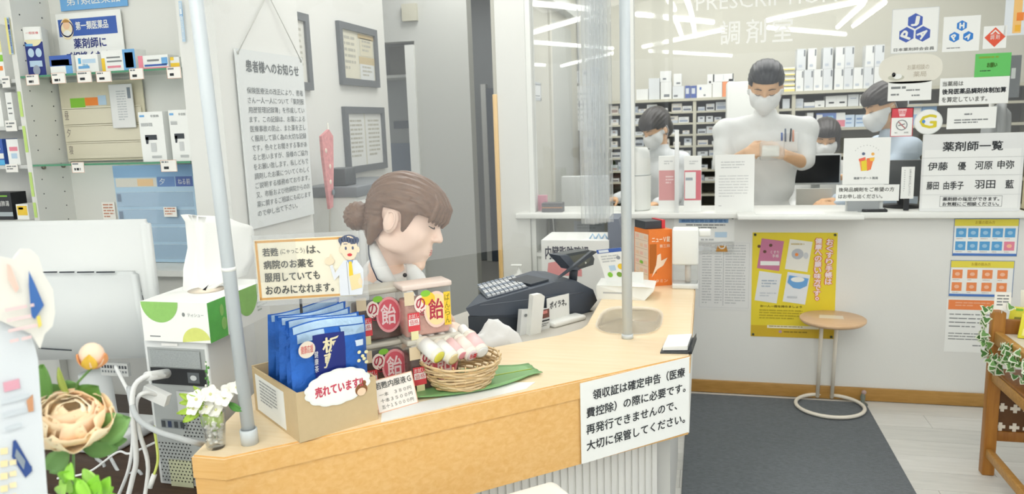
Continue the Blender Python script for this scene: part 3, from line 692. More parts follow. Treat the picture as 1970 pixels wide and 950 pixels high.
# ================================================================== framed papers and low cabinet on the left wall
FRM = mat('#6b7075', 0.4)
def framed(label, pts, parts):
    P_ = [atX(*p, XQ) for p in pts]
    y0 = (P_[0].y+P_[3].y)/2; y1 = (P_[1].y+P_[2].y)/2; z1 = (P_[0].z+P_[1].z)/2; z0 = (P_[2].z+P_[3].z)/2
    F = Face((XQ+0.02, y0, z1), (0, 1, 0), (0, 0, -1)); W, H = y1-y0, z1-z0
    t = thing('framed_paper', label, 'picture frame', F.P(W/2, H)); k = 0.032
    mb = MB()
    for (x, y, w, h) in ((0, 0, W, k), (0, H-k, W, k), (0, k, k, H-2*k), (W-k, k, k, H-2*k)): mb.obox(F.P(x, y+h), F.u*w, -F.n*0.0195, (0, 0, h), FRM)
    mb.build('frame', t)
    mb = MB(); mb.obox(F.P(k, H-k)-F.n*0.012, F.u*(W-2*k), -F.n*0.006, (0, 0, H-2*k), mat('#d7d6c6', 0.6)); mb.build('backing', t)
    G = Face(F.P(k, k)-F.n*0.0115, F.u, F.v); w, h = W-2*k, H-2*k
    for (x, y, a, b, c, n) in parts:
        G.rect(x*w, y*h, a*w, b*h, mat(c, 0.6))
        if n: G.greek((x+a*0.15)*w, (y+b*0.12)*h, a*w*0.7, b*h*0.75, n, mat('#b9b8ac', 0.6), 2, n)
    G.build('papers', t)
    return t
framed('upper grey frame of old yellowed papers on the left wall', ((652, 40), (726, 62), (718, 170), (645, 160)), [(0.0, 0.0, 0.46, 1, '#dddac8', 6), (0.5, 0.02, 0.5, 0.1, '#cdb98e', 0), (0.55, 0.1, 0.4, 0.38, '#d9d4bd', 3), (0.5, 0.5, 0.5, 0.16, '#c9b994', 0), (0.52, 0.66, 0.44, 0.34, '#dde0df', 3)])
framed('lower grey frame holding two pages of print on the left wall', ((663, 203), (740, 209), (733, 329), (658, 330)), [(0.0, 0.0, 0.48, 1, '#e0e2df', 9), (0.51, 0.0, 0.49, 1, '#e2e4e1', 9)])
framed('grey frame mostly hidden behind the edge of the partition', ((530, 12), (591, 32), (592, 176), (535, 168)), [(0.0, 0.0, 1, 1, '#dcdcd4', 8)])
F0 = atX(612, 372, XQ+0.12); F1 = atX(722, 368, XQ+0.12)
ya, yb = 2.86, 3.42; zt = atX(612, 374, XQ+0.25).z
cb = thing('low_cabinet', 'white low cabinet with a dark grey top under the framed papers', 'cabinet', (XQ+0.15, (ya+yb)/2, 0))
MB().box((XQ+0.001, ya, 0), (XQ+0.24, yb, zt-0.045), WHITE).build('body', cb)
MB().bevbox((XQ+0.001, ya-0.01, zt-0.045), (0.255, 0, 0), (0, yb-ya+0.02, 0), (0, 0, 0.045), mat('#767c82', 0.4), 0.004).build('top', cb)
for k in range(2): MB().bevbox((XQ+0.24, ya+0.01+k*0.28, zt-0.42), (0.01, 0, 0), (0, 0.26, 0), (0, 0, 0.36), mat('#dfe1de', 0.5), 0.003).build('door', cb)
d = atX(640, 372, XQ+0.14)
o = MB().bevbox((XQ+0.1, ya+0.03, zt), (0.09, 0, 0), (0, 0.1, 0), (0, 0, 0.075), mat('#4b5156', 0.4), 0.006).build('pen_stand'); tag(o, 'small dark pen stand on the grey cabinet top', 'pen stand')
# red fan-like ornament on a thin stick
q = lambda px, py: atX(px, py, XP-0.1)
t = thing('paper_charm', 'pale red patterned paper charm on a thin white stick beside the partition', 'ornament', q(633, 446))
PR = mat('#e29a9c', 0.6, noise=0.35, nscale=70)
mb = MB(); pts = [q(614, 262), q(628, 249), q(636, 262), q(637, 330), q(636, 398), q(630, 402), q(617, 300)]
mb.prism(pts, Vector((0.012, 0, 0)), PR); mb.build('folded_paper', t)
MB().tube([q(632, 236)+Vector((-0.004, 0, 0)), q(637, 330)+Vector((-0.004, 0.004, 0)), q(636, 446)+Vector((-0.004, 0, 0))], 0.003, mat('#e6e3d8', 0.5), 8).build('stick', t)
MB().ball(q(633, 370)+Vector((0.02, 0, 0)), (0.004, 0.010, 0.013), mat('#7f8c93', 0.5)).build('tie', t)
for k, (px, py) in enumerate(((622, 290), (630, 320), (631, 350))): MB().ball(q(px, py)+Vector((0.0125, 0, 0)), (0.002, 0.009, 0.010), mat('#f0ded0', 0.5)).build('flower_print', t)

# staff corridor bits
o = MB().box((atY(775, 5, YB-0.0).x, YB-0.03, atY(790, 41, YB).z), (atY(803, 5, YB).x, YB-0.001, atY(790, 8, YB).z), mat('#c5c3b2', 0.6)).build('wall_box'); tag(o, 'small beige box high on the corridor wall', 'box')

for nm, lab, cat, (a, b, c, d), Y_, col in (('notice_panel', 'blue grey notice panel low in the corridor opening', 'panel', (742, 276, 803, 337), 5.29, '#7e8b9c'), ('name_strip', 'narrow dark strip on the wall inside the corridor opening', 'sign', (757, 233, 798, 246), 5.29, '#6d7681'), ('shelf_crate', 'grey crate on the high shelf inside the corridor opening', 'crate', (748, 90, 793, 144), 5.1, '#8f918e')):
    F, W, H = faceY(a, b, c, d, Y_); mb = MB(); slab(mb, F, 0, 0, W, H, 0.01 if cat != 'crate' else 0.18, mat(col, 0.6)); tag(mb.build(nm), lab, cat)
z = atY(760, 145, 5.1).z
o = MB().box((-2.6, 5.05, z-0.02), (xa-0.08, 5.3, z), WHITE).build('corridor_shelf'); tag(o, 'white high shelf inside the corridor opening', 'shelf')
# ================================================================== goods on the wooden counter
def at(px, py, z=ZT_): return atZ(px, py, z)
nrm_front = -bk
# --- small glass with white flowers
v0 = at(416, 860)
CLEAR = sheet_glass('clear_glass', (0.96, 0.97, 0.97), 1.0, haze=0.05)
t = thing('flower_glass', 'small glass of white pebbles with white artificial flowers at the left end of the counter', 'vase', v0)
mb = MB(); mb.lathe(v0, [(0.018, 0.0), (0.0195, 0.004), (0.0255, 0.078), (0.0245, 0.078), (0.0185, 0.006), (0.0, 0.006)], CLEAR, 24); mb.build('glass', t)
mb = MB(); rnd = random.Random(1)
for k in range(70):
    h = rnd.uniform(0.01, 0.058); r = (0.0185+h*0.07)*math.sqrt(rnd.random())*0.86; a = rnd.uniform(0, 2*PI)
    mb.ball(v0+Vector((r*math.cos(a), r*math.sin(a), h)), (0.005, 0.0045, 0.0035), mat('#eceae2', 0.5), 6, 4)
o = mb.build('pebbles', t); o['kind'] = 'stuff'
PETW = mat('#f4f3ea', 0.6); LEAFL = mat('#9fbf45', 0.5, noise=0.2, nscale=20); LEAFD = mat('#4f8a3a', 0.45, noise=0.2, nscale=20)
def petal_bloom(parent, c, r, m, n=5, axis=(0, 0, 1), cup=0.35, seed=0, name='blossom', ctr_m=None):
    c = Vector(c); ax = Vector(axis).normalized(); a = ax.orthogonal().normalized(); b = ax.cross(a); rn = random.Random(seed); mb = MB()
    for k in range(n):
        th = 2*PI*(k+rn.uniform(-0.1, 0.1))/n; d = a*math.cos(th)+b*math.sin(th); s_ = ax.cross(d); P = []
        for i in range(6):
            u = i/5; wd = r*0.52*math.sin(PI*min(0.97, 0.12+u*0.86))**0.7; row = []
            for j in range(5):
                w_ = (j-2)/2; row.append(c+d*(r*u)+s_*(wd*w_)+ax*(r*cup*(u*u)+r*0.14*w_*w_*u-r*0.1*u*u*u*u))
            P.append(row)
        mb.grid(P, m, True, 0.0006)
    if ctr_m: mb.ball(c+ax*r*0.1, r*0.16, ctr_m, 8, 6)
    return mb.build(name, parent)
def leaf(parent, base, tip, wid, m, up=(0, 0, 1), sag=0.1, name='leaf'):
    base, tip = Vector(base), Vector(tip); d = tip-base; L = d.length; s_ = d.cross(Vector(up)).normalized(); n = s_.cross(d).normalized(); P = []
    for i in range(8):
        u = i/7; wd = wid*math.sin(PI*(0.04+0.93*u))**0.8; P.append([base+d*u+s_*(wd*w_)+n*(L*sag*math.sin(PI*u)+abs(w_)*wid*0.25) for w_ in (-1, -0.5, 0, 0.5, 1)])
    return MB().grid(P, m, True, 0.0005).build(name, parent)
dep0 = (v0-CAM).dot(FW)
def near(px, py, dd=0): return atD(px, py, dep0+dd)
cam_ax = -FW
for i, (px, py, r) in enumerate(((378, 768, 0.021), (405, 758, 0.02), (398, 782, 0.019), (432, 765, 0.021), (440, 752, 0.018), (416, 788, 0.018), (372, 786, 0.016), (455, 745, 0.016))):
    petal_bloom(t, near(px, py, -0.012+0.004*(i % 3)), r, PETW, 5, (cam_ax+Vector((0.3*math.sin(i*2), 0, 0.35))).to_tuple(), 0.3, i, 'blossom', mat('#dfe0a0', 0.5))
for i, (a, b, c, d, w_) in enumerate(((398, 780, 340, 795, 0.008), (395, 775, 345, 757, 0.009), (390, 785, 352, 812, 0.009), (400, 765, 372, 742, 0.006), (440, 775, 468, 790, 0.008), (425, 790, 412, 830, 0.014), (405, 790, 392, 822, 0.011), (385, 790, 366, 805, 0.008), (380, 770, 345, 775, 0.007))):
    leaf(t, near(a, b), near(c, d, -0.01), w_, LEAFL if i != 4 else LEAFD, cam_ax)
mb = MB(); mb.tube([v0+Vector((0, 0, 0.02)), near(402, 745), near(396, 695)], 0.0012, LEAFD, 6); mb.build('stem', t)
mb = MB()
for k in range(7): mb.ball(near(396+(k % 2)*5, 700+k*7), (0.0026, 0.0026, 0.0034), LEAFD if k % 3 else PETW, 6, 4)
o = mb.build('buds', t); o['kind'] = 'stuff'

# --- cardboard box with blue tea bags
b0_, b1_, b2_ = at(577, 852), at(728, 806), at(492, 788)
zc = onP(568, 757, b0_, bk).z; hB = zc-ZT_
CARDB = mat('#c9b48f', 0.8, spec=0.1, noise=0.05, nscale=60, bump=0.05, bscale=120); CARDI = mat('#b39e7b', 0.85, spec=0.1)
bu = (b1_-b0_); bw = bu.length; bu.normalize(); bv = b2_-b0_; bl = bv.length; bv.normalize()
bx = thing('cardboard_box', 'open cardboard box holding the blue foil bags at the counter edge', 'box', (b0_+b1_+b2_+b1_+b2_-b0_)/4)
bx.location.z = ZT_; th = 0.004
corner = lambda x, y, z=0: b0_+bu*x+bv*y+Vector((0, 0, z))
mb = MB(); mb.prism([corner(0, 0), corner(bw, 0), corner(bw, 0, hB*0.93), corner(0, 0, hB)], bv*th, CARDB); mb.build('front_wall', bx)
mb = MB(); mb.prism([corner(0, th), corner(0, bl-th), corner(0, bl-th, hB*0.97), corner(0, th, hB)], bu*th, CARDB); mb.build('side_wall', bx)
mb = MB(); mb.prism([corner(bw-th, th), corner(bw-th, bl-th), corner(bw-th, bl-th, hB), corner(bw-th, th, hB*0.93)], bu*th, CARDB); mb.build('side_wall', bx)
mb = MB(); mb.prism([corner(0, bl-th), corner(bw, bl-th), corner(bw, bl-th, hB), corner(0, bl-th, hB)], bv*th, CARDB); mb.build('back_wall', bx)
mb = MB(); mb.prism([corner(th, th), corner(bw-th, th), corner(bw-th, bl-th), corner(th, bl-th)], Vector((0, 0, 0.003)), CARDI); mb.build('bottom', bx)
F = Face(corner(-0.0004, bl*0.93, hB*0.86), -bv, (0, 0, -1)); W = bl*0.66
mb = MB(); slab(mb, F, 0, 0, W, hB*0.8, 0.0004, PAPER); mb.build('paper_label', bx)
F.greek(W*0.15, hB*0.08, W*0.6, hB*0.5, 7, mat('#a4a8aa', 0.6)); F.build('print', bx)
# foil bags
FOIL = mat('#2c66bf', 0.28, 0.35, noise=0.45, nscale=14, bump=0.9, bscale=22); FOILW = mat('#aecbe6', 0.3, 0.3, noise=0.3, nscale=20, bump=0.8, bscale=24); NVB = mat('#1f2c78', 0.4); GOLD = mat('#e8dfb8', 0.5)
zb_top = onP(560, 628, b0_+bv*0.03, bk).z
nb_ = 5
for k in range(nb_):
    y0 = 0.012+k*(bl-0.05)/nb_; ww = bw*0.92; hh = (zb_top-ZT_-0.004)*(1.0+0.012*k)
    lean = -0.012*(k+1); P = []; x0 = 0.006+0.004*(k % 2)
    o_ = thing('tea_bag', ('front blue foil bag of board indigo tea in the cardboard box', 'second blue foil bag from the front in the cardboard box', 'middle blue foil bag in the cardboard box', 'fourth blue foil bag from the front in the cardboard box', 'rearmost blue foil bag in the cardboard box')[k], 'bag', corner(bw/2, y0+0.02, 0.004), 'blue foil bags in the cardboard box')
    rn = random.Random(k)
    def bagpt(u, v, side):
        pu = 0.019*(math.sin(PI*min(1, max(0, u)))**0.5)*(math.sin(PI*min(1, v*0.86+0.0))**0.45 if v < 0.99 else 0)*(0.9+0.25*math.sin(7*u+k)*math.sin(6*v))
        if v > 0.9: pu *= max(0, (1-v)/0.1)
        return corner(x0+u*ww+0.004*math.sin(v*3+k)*(u-0.5), y0+0.02+side*pu+lean*v+0.004*math.sin(5*u+k)*v, 0.004+v*hh+0.005*math.sin(4*u+k)*v)
    for sd in (-1, 1):
        G = [[bagpt(i/16, j/16, sd) for j in range(17)] for i in range(17)]
        P.append(G)
    mb = MB(); mb.grid(P[0], FOIL); mb.grid([r[::-1] for r in P[1]], FOIL); mb.build('pouch', o_)
    # silver top seam following the pouch
    def strip(u0, u1, v0_, v1_, m, off, name, nu=6, nv=4):
        G = [[bagpt(u0+(u1-u0)*i/nu, v0_+(v1_-v0_)*j/nv, -1)-bv*off for j in range(nv+1)] for i in range(nu+1)]
        return MB().grid(G, m).build(name, o_)
    strip(0.04, 0.96, 0.93, 0.99, FOILW, 0.0015, 'top_seam', 10, 3)
    if k == 0:
        strip(0.08, 0.42, 0.84, 0.92, FOILW, 0.0012, 'shine_patch'); strip(0.62, 0.97, 0.84, 0.92, FOILW, 0.0012, 'shine_patch')  # pale strips colouring in the shine on the crumpled foil
        strip(0.27, 0.66, 0.3, 0.88, NVB, 0.002, 'navy_label')
        def onbag(u, v, l=0.003): return bagpt(u, v, -1)-bv*l
        ex = onbag(0.66, 0.45, 0.004)-onbag(0.34, 0.45, 0.004); ey = onbag(0.5, 0.2, 0.004)-onbag(0.5, 0.7, 0.004)
        G = Face(onbag(0.37, 0.85, 0.0), ex, ey); G.o = G.o+G.n*0.009; G.text('板', 0, 0, 0.042, 0.034, GOLD, fat=0.001); G.text('藍', 0.002, 0.036, 0.040, 0.032, GOLD, fat=0.0008)
        G.vtext('エキス顆粒', 0.05, 0.0, 0.011, 0.08, WHITE, fat=0.0004); G.vtext('健康茶', -0.02, 0.025, 0.009, 0.05, WHITE)
        G.disc(-0.036, 0.018, 0.019, 0.019, mat('#eadfce', 0.5), 1); G.text('健康応援', -0.05, 0.008, 0.028, 0.018, RED, 2); G.rect(0.075, 0.02, 0.022, 0.014, mat('#d6e4f2', 0.5), 1)
        for q in range(12): G.disc(0.075+0.03*math.sin(q*2.4), 0.062+0.014*math.cos(q*1.7), 0.0045, 0.004, mat('#ebe6b4', 0.5), 1+q*0.2)
        G.build('lettering', o_)
# cloud shaped card on the box front
F = Face(corner(0, -0.0012, 0), bu, (0, 0, -1))
e = onP(596, 797, b0_, bk); f_ = onP(718, 706, b0_, bk)
cx, cy = ((e+f_)/2-F.o).dot(F.u), -((e+f_)/2-F.o).z; wx, wy = (f_-e).dot(F.u)/2+0.004, (f_.z-e.z)/2*0.98
ctilt = 0.0
pts = []
for k in range(96):
    a = 2*PI*k/96; s_ = 1+0.06*abs(math.sin(a*7)); pts.append((cx+wx*math.cos(a)*s_, cy-0.004+wy*math.sin(a)*s_))
mb = MB(); mb.prism([F.P(x, y, 0.2) for x, y in pts[::-1]], -F.n*-0.0010, PAPER); cd_ = mb.build('cloud_card'); tag(cd_, 'white cloud shaped card with red handwriting on the cardboard box', 'card')
F.poly([(cx+(x-cx)*0.93, cy+(y-cy)*0.9) for x, y in pts], mat('#fbfaf6', 0.7), 2.2)
F.text('売れています!!', cx-wx*0.72, cy-wy*0.36, wx*1.5, wy*0.6, mat('#c8455c', 0.6), 3, fat=0.0008)
hx = cx+wx*0.72; hy = cy+wy*0.42
F.disc(hx, hy, 0.015, 0.014, mat('#8a5a35', 0.6), 3); F.disc(hx+0.007, hy-0.014, 0.006, 0.006, mat('#8a5a35', 0.6), 3); F.disc(hx, hy+0.005, 0.011, 0.009, mat('#f1d3b4', 0.6), 4); F.build('lettering', cd_)

# --- sign on a black post: young ginseng drink
p_ = atD(497, 520, 1.66)
sd_ = Vector((math.cos(0.36), math.sin(0.36), 0)); sn = Vector((-sd_.y, sd_.x, 0))
S = lambda px, py: onP(px, py, p_, sn)
TL, TR, BL_ = S(488, 462), S(700, 452), S(502, 579)
F = Face(TL, TR-TL, BL_-TL); F.v = Vector((0, 0, -1)); F.n = -sn; W = (TR-TL).dot(sd_); H = TL.z-BL_.z
F.o = Vector((TL.x, TL.y, TL.z)); F.u = sd_
f0 = at(577, 735); pz_ = S(576, 590); pz_.z = ZT_
t = thing('post_sign', 'hand lettered cream sign with an orange border and a cartoon druggist on a black post', 'sign', pz_)
mb = MB(); mb.obox(F.P(-0.004, H+0.012), sd_*(W+0.006), sn*0.002, (0, 0, H+0.022), sheet_glass('sign_acrylic', (0.98, 0.98, 0.98), 0.8, haze=0.25)); mb.build('acrylic_plate', t)
mb = MB(); mb.obox(F.P(0, H), sd_*(W*0.9), -sn*0.0006, (0, 0, H), mat('#efe9d4', 0.7)); mb.build('card', t)
MB().tube([pz_+Vector((0, 0, 0.0)), S(577, 570)+sn*0.006], 0.0032, BLACK, 8).build('post', t)
BRD = mat('#d9a763', 0.6); F.frame(0.002, 0.002, W*0.88, H-0.004, 0.005, BRD, 2)
HAND = mat('#5b5c58', 0.6)
F.text('若甦', W*0.07, H*0.14, W*0.14, H*0.13, HAND, 3, 0.0004); F.text('(にゃっこう)', W*0.23, H*0.16, W*0.22, H*0.1, HAND, 3); F.text('は、', W*0.47, H*0.13, W*0.12, H*0.13, HAND, 3, 0.0004)
F.text('病院のお薬を', W*0.07, H*0.34, W*0.45, H*0.14, HAND, 3, 0.0005); F.text('服用していても', W*0.07, H*0.55, W*0.5, H*0.14, HAND, 3, 0.0005); F.text('おのみになれます。', W*0.07, H*0.76, W*0.62, H*0.14, HAND, 3, 0.0005)
F.build('lettering', t)
G = Face(F.o+F.n*0.0025, F.u, F.v); cx, cw = W*0.86, W*0.1
SKN = mat('#f0d9bd', 0.6); COAT = mat('#dfe3ea', 0.6); LN = mat('#8d949c', 0.6)
G.poly([(cx-cw*1.15, H*0.98), (cx-cw*1.1, H*0.52), (cx-cw*0.6, H*0.4), (cx+cw*0.6, H*0.4), (cx+cw*1.15, H*0.55), (cx+cw*1.1, H*0.8), (cx+cw*0.9, H*0.98)], COAT, 3)
G.poly([(cx-cw*1.0, H*0.62), (cx-cw*1.6, H*0.72), (cx-cw*1.9, H*0.48), (cx-cw*1.65, H*0.46), (cx-cw*1.45, H*0.6), (cx-cw*0.95, H*0.48)], COAT, 3.2)
G.disc(cx-cw*1.9, H*0.4, cw*0.45, H*0.06, SKN, 3.4); G.disc(cx-cw*1.75, H*0.34, cw*0.1, H*0.06, SKN, 3.5)
G.disc(cx, H*0.2, cw*0.75, H*0.2, SKN, 3.6); G.disc(cx-cw*0.78, H*0.23, cw*0.15, H*0.05, SKN, 3.5); G.disc(cx+cw*0.78, H*0.23, cw*0.15, H*0.05, SKN, 3.5)
HRM = mat('#59627a', 0.6); G.disc(cx, H*0.1, cw*0.85, H*0.12, HRM, 3.5)
for k in range(7): G.disc(cx-cw*0.75+cw*0.25*k, H*(0.07-0.02*math.sin(k)), cw*0.2, H*0.05, HRM, 3.8)
for s_ in (-1, 1): G.disc(cx+s_*cw*0.32, H*0.2, cw*0.1, H*0.028, HRM, 4); G.line(cx+s_*cw*0.15, H*0.13, cx+s_*cw*0.5, H*0.13, H*0.014, HRM, 4)
G.disc(cx, H*0.31, cw*0.22, H*0.025, RED, 4); G.poly([(cx-cw*0.3, H*0.4), (cx+cw*0.3, H*0.4), (cx, H*0.52)], mat('#7f9fd0', 0.6), 3.6); G.poly([(cx-cw*0.13, H*0.42), (cx+cw*0.13, H*0.42), (cx+cw*0.2, H*0.66), (cx, H*0.7), (cx-cw*0.2, H*0.66)], YEL, 4)
G.poly([(cx-cw*0.2, H*0.66), (cx+cw*0.85, H*0.62), (cx+cw*0.95, H*0.86), (cx-cw*0.05, H*0.9)], mat('#e9d7a4', 0.6), 4.2); G.disc(cx+cw*0.8, H*0.76, cw*0.2, H*0.06, SKN, 4.4); G.line(cx-cw*0.35, H*0.42, cx-cw*0.3, H*0.97, 0.001, LN, 3.7)
G.build('druggist_drawing', t)

# --- clear candy tubs, two stacks
CLR2 = sheet_glass('tub_plastic', (0.985, 0.985, 0.98), 1.0, haze=0.05)
CANDY = mat('#5a4038', 0.35, noise=0.4, nscale=60); CANDY2 = mat('#d8a79a', 0.4, noise=0.3, nscale=60)
def tub(label, px, py, z, wd, dp, ht, candy, pale, seed):
    o = atZ(px, py, ZT_) if z is None else z
    F = Face(o+Vector((0, 0, ht)), fd, (0, 0, -1)); F.n = -bk
    t = thing('candy_tub', label, 'container', o+fd*wd/2+bk*dp/2, 'clear candy tubs on the counter')
    mb = MB(); mb.bevbox(o, fd*wd, bk*dp, (0, 0, ht*0.9), CLR2, 0.006); mb.build('tub', t)
    mb = MB(); mb.bevbox(o+Vector((0, 0, ht*0.9))-fd*0.002-bk*0.002, fd*(wd+0.004), bk*(dp+0.004), (0, 0, ht*0.1), mat('#e4d3c9', 0.3) if pale else mat('#c9c5b8', 0.3), 0.004); mb.build('lid', t)
    rn = random.Random(seed); mb = MB(); mb.bevbox(o+fd*0.006+bk*0.006+Vector((0, 0, 0.004)), fd*(wd-0.012), bk*(dp-0.012), (0, 0, ht*0.68), candy, 0.006)
    for k in range(34):
        mb.ball(o+fd*rn.uniform(0.012, wd-0.012)+bk*rn.uniform(0.01, dp*0.3)+Vector((0, 0, rn.uniform(0.01, ht*0.74))), (0.009, 0.008, 0.006), candy, 6, 4)
    q = mb.build('candies', t); q['kind'] = 'stuff'
    G = Face(F.P(0, 0)-bk*0.0012, fd, (0, 0, -1)); G.n = -bk
    G.rect(wd*0.02, ht*0.12, wd*0.2, ht*0.24, mat('#e2cfae', 0.5), 1)
    c1_ = mat('#f5e6dc', 0.5); dkp = mat('#b3344a', 0.5)
    G.disc(wd*0.34, ht*0.36, wd*0.13, ht*0.16, c1_, 2); G.text('の', wd*0.25, ht*0.25, wd*0.18, ht*0.2, dkp, 3, 0.0007); G.text('ど', wd*0.32, ht*0.47, wd*0.1, ht*0.1, dkp, 3, 0.0004)
    G.disc(wd*0.66, ht*0.5, wd*0.26, ht*0.34, mat('#e9a0a4', 0.5) if not pale else mat('#f0cfc0', 0.5), 1.5); G.disc(wd*0.66, ht*0.5, wd*0.22, ht*0.29, mat('#d95f6c', 0.5) if not pale else mat('#f3d9a0', 0.5), 2)
    G.text('飴', wd*0.5, ht*0.3, wd*0.3, ht*0.38, mat('#f6dfe0', 0.5) if not pale else dkp, 3, 0.0008)
    if pale: G.rect(wd*0.82, ht*0.2, wd*0.14, ht*0.62, YEL, 2.2); G.vtext('ばんらん', wd*0.84, ht*0.23, wd*0.1, ht*0.56, mat('#6c6a2a', 0.6), 3); G.disc(wd*0.5, ht*0.28, wd*0.14, ht*0.12, YEL, 2.4)
    G.disc(wd*0.45, ht*0.18, wd*0.1, ht*0.06, GRN, 2.5)
    G.build('wrapper_print', t)
    K = Face(o+fd*(wd*0.06)+Vector((0, 0, ht*0.5))-bk*0.004, fd, (0, 0, -1)); K.n = -bk
    K.rect(0, 0, wd*0.24, ht*0.34, mat('#d8454d', 0.5)); K.rect(wd*0.015, ht*0.11, wd*0.21, ht*0.12, PAPER, 2); K.text('お試し', wd*0.02, ht*0.02, wd*0.2, ht*0.08, WHITE, 2); K.text('価格', wd*0.03, ht*0.12, wd*0.18, ht*0.1, RED, 3); K.rect(wd*0.05, ht*0.34, wd*0.15, ht*0.16, mat('#e9e3b0', 0.5)); K.build('price_tag', t)
    return t
tw, td, thh = 0.118, 0.075, 0.125
c_l = at(706, 770)+bk*0.03; c_r = at(797, 768)+bk*0.035
tub('lower left candy tub behind the price card', 0, 0, c_l, 0.128, td, 0.130, CANDY, False, 1)
tub('upper left candy tub with a red and pink label', 0, 0, c_l+Vector((0, 0, 0.1305))-fd*0.004+bk*0.004, 0.125, td, 0.134, CANDY, False, 2)
tub('lower right candy tub behind the wicker basket', 0, 0, c_r+fd*0.003, 0.142, td, 0.137, CANDY, False, 3)
tub('upper right candy tub with a yellow side label', 0, 0, c_r+Vector((0, 0, 0.1375))+bk*0.006, 0.128, td-0.01, 0.137, CANDY2, True, 4)

# --- papers, leaf, price card, basket with bottles
PL = 0.0009
def flat(pts, z, m): return MB().prism([atZ(x, y, ZT_+z) for x, y in pts], Vector((0, 0, 0.0008)), m)
o = flat([(733, 812), (1012, 748), (1030, 735), (985, 736), (800, 775), (735, 788)], 0.0002, mat('#eceeed', 0.6)).build('paper_strip'); tag(o, 'white paper strip lying along the counter edge under the basket', 'paper')
lf = thing('aspidistra_leaf', 'large cut green leaf lying under the wicker basket', 'leaf', at(930, 730))
l0, l1 = at(782, 770), at(1046, 722); d_ = l1-l0; sv = Vector((-d_.y, d_.x, 0)).normalized(); P = []
LG = mat('#7dac70', 0.3, noise=0.25, nscale=9, stretch=(1, 1, 1))
for i in range(17):
    u = i/16; wd = 0.092*math.sin(PI*min(0.9, 0.12+u*0.86))**0.6; row = []
    for j in range(9):
        w_ = (j-4)/4; row.append(l0+d_*u+sv*(wd*w_+0.050)+Vector((0, 0, 0.0035+0.003*abs(w_)+0.0015*math.sin(w_*16))))
    P.append(row)
MB().grid(P, LG, True, 0.0008).build('blade', lf)
MB().tube([l0+d_*u+sv*0.050+Vector((0, 0, 0.0052)) for u in (0.02, 0.3, 0.6, 0.97)], 0.0012, mat('#b8c45a', 0.5), 6).build('midrib', lf)
a0, a1 = at(729, 797), at(805, 775)
cu_ = (a1-a0); W = cu_.length; cu_.normalize(); cbk = Vector((-cu_.y, cu_.x, 0)); H = 0.078
cv = (Vector((0, 0, -1))-cbk*0.35).normalized()
F = Face(a0-cv*H+Vector((0, 0, 0.001)), cu_, cv)
F.o = a0-cv*H+Vector((0, 0, 0.001))
pc = sheet('price_board', 'rounded white price card for the tonic drink leaning before the candy tubs', 'price card', F, W, H, 0.0015, mat('#f3ece4', 0.6))
F.frame(0, 0, W, H, 0.002, mat('#e5b89a', 0.6)); F.text('若甦内服液Ｇ', W*0.04, H*0.1, W*0.9, H*0.2, HAND, 2, 0.0003)
for i, r in enumerate(('一本　３８０円', '十本３５００円', '五十１５０００円')): F.text(r, W*0.1, H*(0.42+0.18*i), W*0.8, H*0.12, HAND, 2)
F.build('lettering', pc)
kc = at(887, 742); kc.z = ZT_+0.006; rr = 0.082
bs = thing('wicker_basket', 'small pale wicker basket of little bottles on the green leaf', 'basket', kc)
WK = mat('#dcc39a', 0.6, noise=0.2, nscale=50); WK2 = mat('#c9ab7c', 0.6, noise=0.2, nscale=50)
def brad(h): return 0.070+0.036*(h/0.075)**0.8
nst = 22; strands = []
for k in range(11):
    mb = MB(); pts = []
    for i in range(89):
        a = 2*PI*i/88; h = 0.004+k*0.0064+0.003*math.sin(3*a+k)+(0.004 if k > 8 else 0)*math.sin(2*a)
        r = brad(h)+0.0022*math.sin(a*nst/2+PI*k); pts.append(kc+Vector((r*math.cos(a), r*0.92*math.sin(a), h)))
    mb.tube(pts, 0.0029, WK if k % 3 else WK2, 6, False); mb.build('withy', bs)
for i in range(nst):
    a = 2*PI*i/nst; mb = MB(); mb.tube([kc+Vector((brad(h)*math.cos(a), brad(h)*0.92*math.sin(a), h)) for h in (0.002, 0.02, 0.04, 0.06, 0.076)], 0.0019, WK2, 5); mb.build('stake', bs)
MB().lathe(kc, [(0.0, 0.002), (0.068, 0.002), (0.069, 0.006), (0.0, 0.006)], WK2, 24).build('bottom', bs)
def bottle(label, c, ax, L, r, capm, labm, ring_=None, facing=None):
    c = Vector(c); ax = Vector(ax).normalized(); t = thing('tonic_bottle', label, 'bottle', c, 'little bottles in the wicker basket')
    MB().lathe(c, [(0.0, 0), (r*0.9, 0.0), (r, 0.003), (r, L*0.62), (r*0.55, L*0.72), (r*0.5, L*0.76)], mat('#e8e4d8', 0.35), 18, ax).build('glass', t)
    MB().lathe(c+ax*L*0.74, [(r*0.62, 0), (r*0.66, 0.002), (r*0.66, L*0.22), (r*0.55, L*0.26), (0, L*0.26)], mat('#f2f2ee', 0.4), 18, ax).build('cap', t)
    MB().lathe(c, [(r*1.02, L*0.12), (r*1.02, L*0.55)], labm, 18, ax).build('wrapper', t)
    MB().lathe(c-ax*0.0005, [(r*0.86, 0.0), (r*0.6, -0.0006), (0, -0.0007)], capm, 18, ax).build('base_label', t)
    return t
bt = lambda px, py, dz: onP(px, py, kc, bk)+Vector((0, 0, dz))
tilt = (bk*0.85+Vector((0, 0, 0.42))-fd*0.34)
PKL = mat('#e79aa2', 0.5); YL2 = mat('#e6df5a', 0.5)
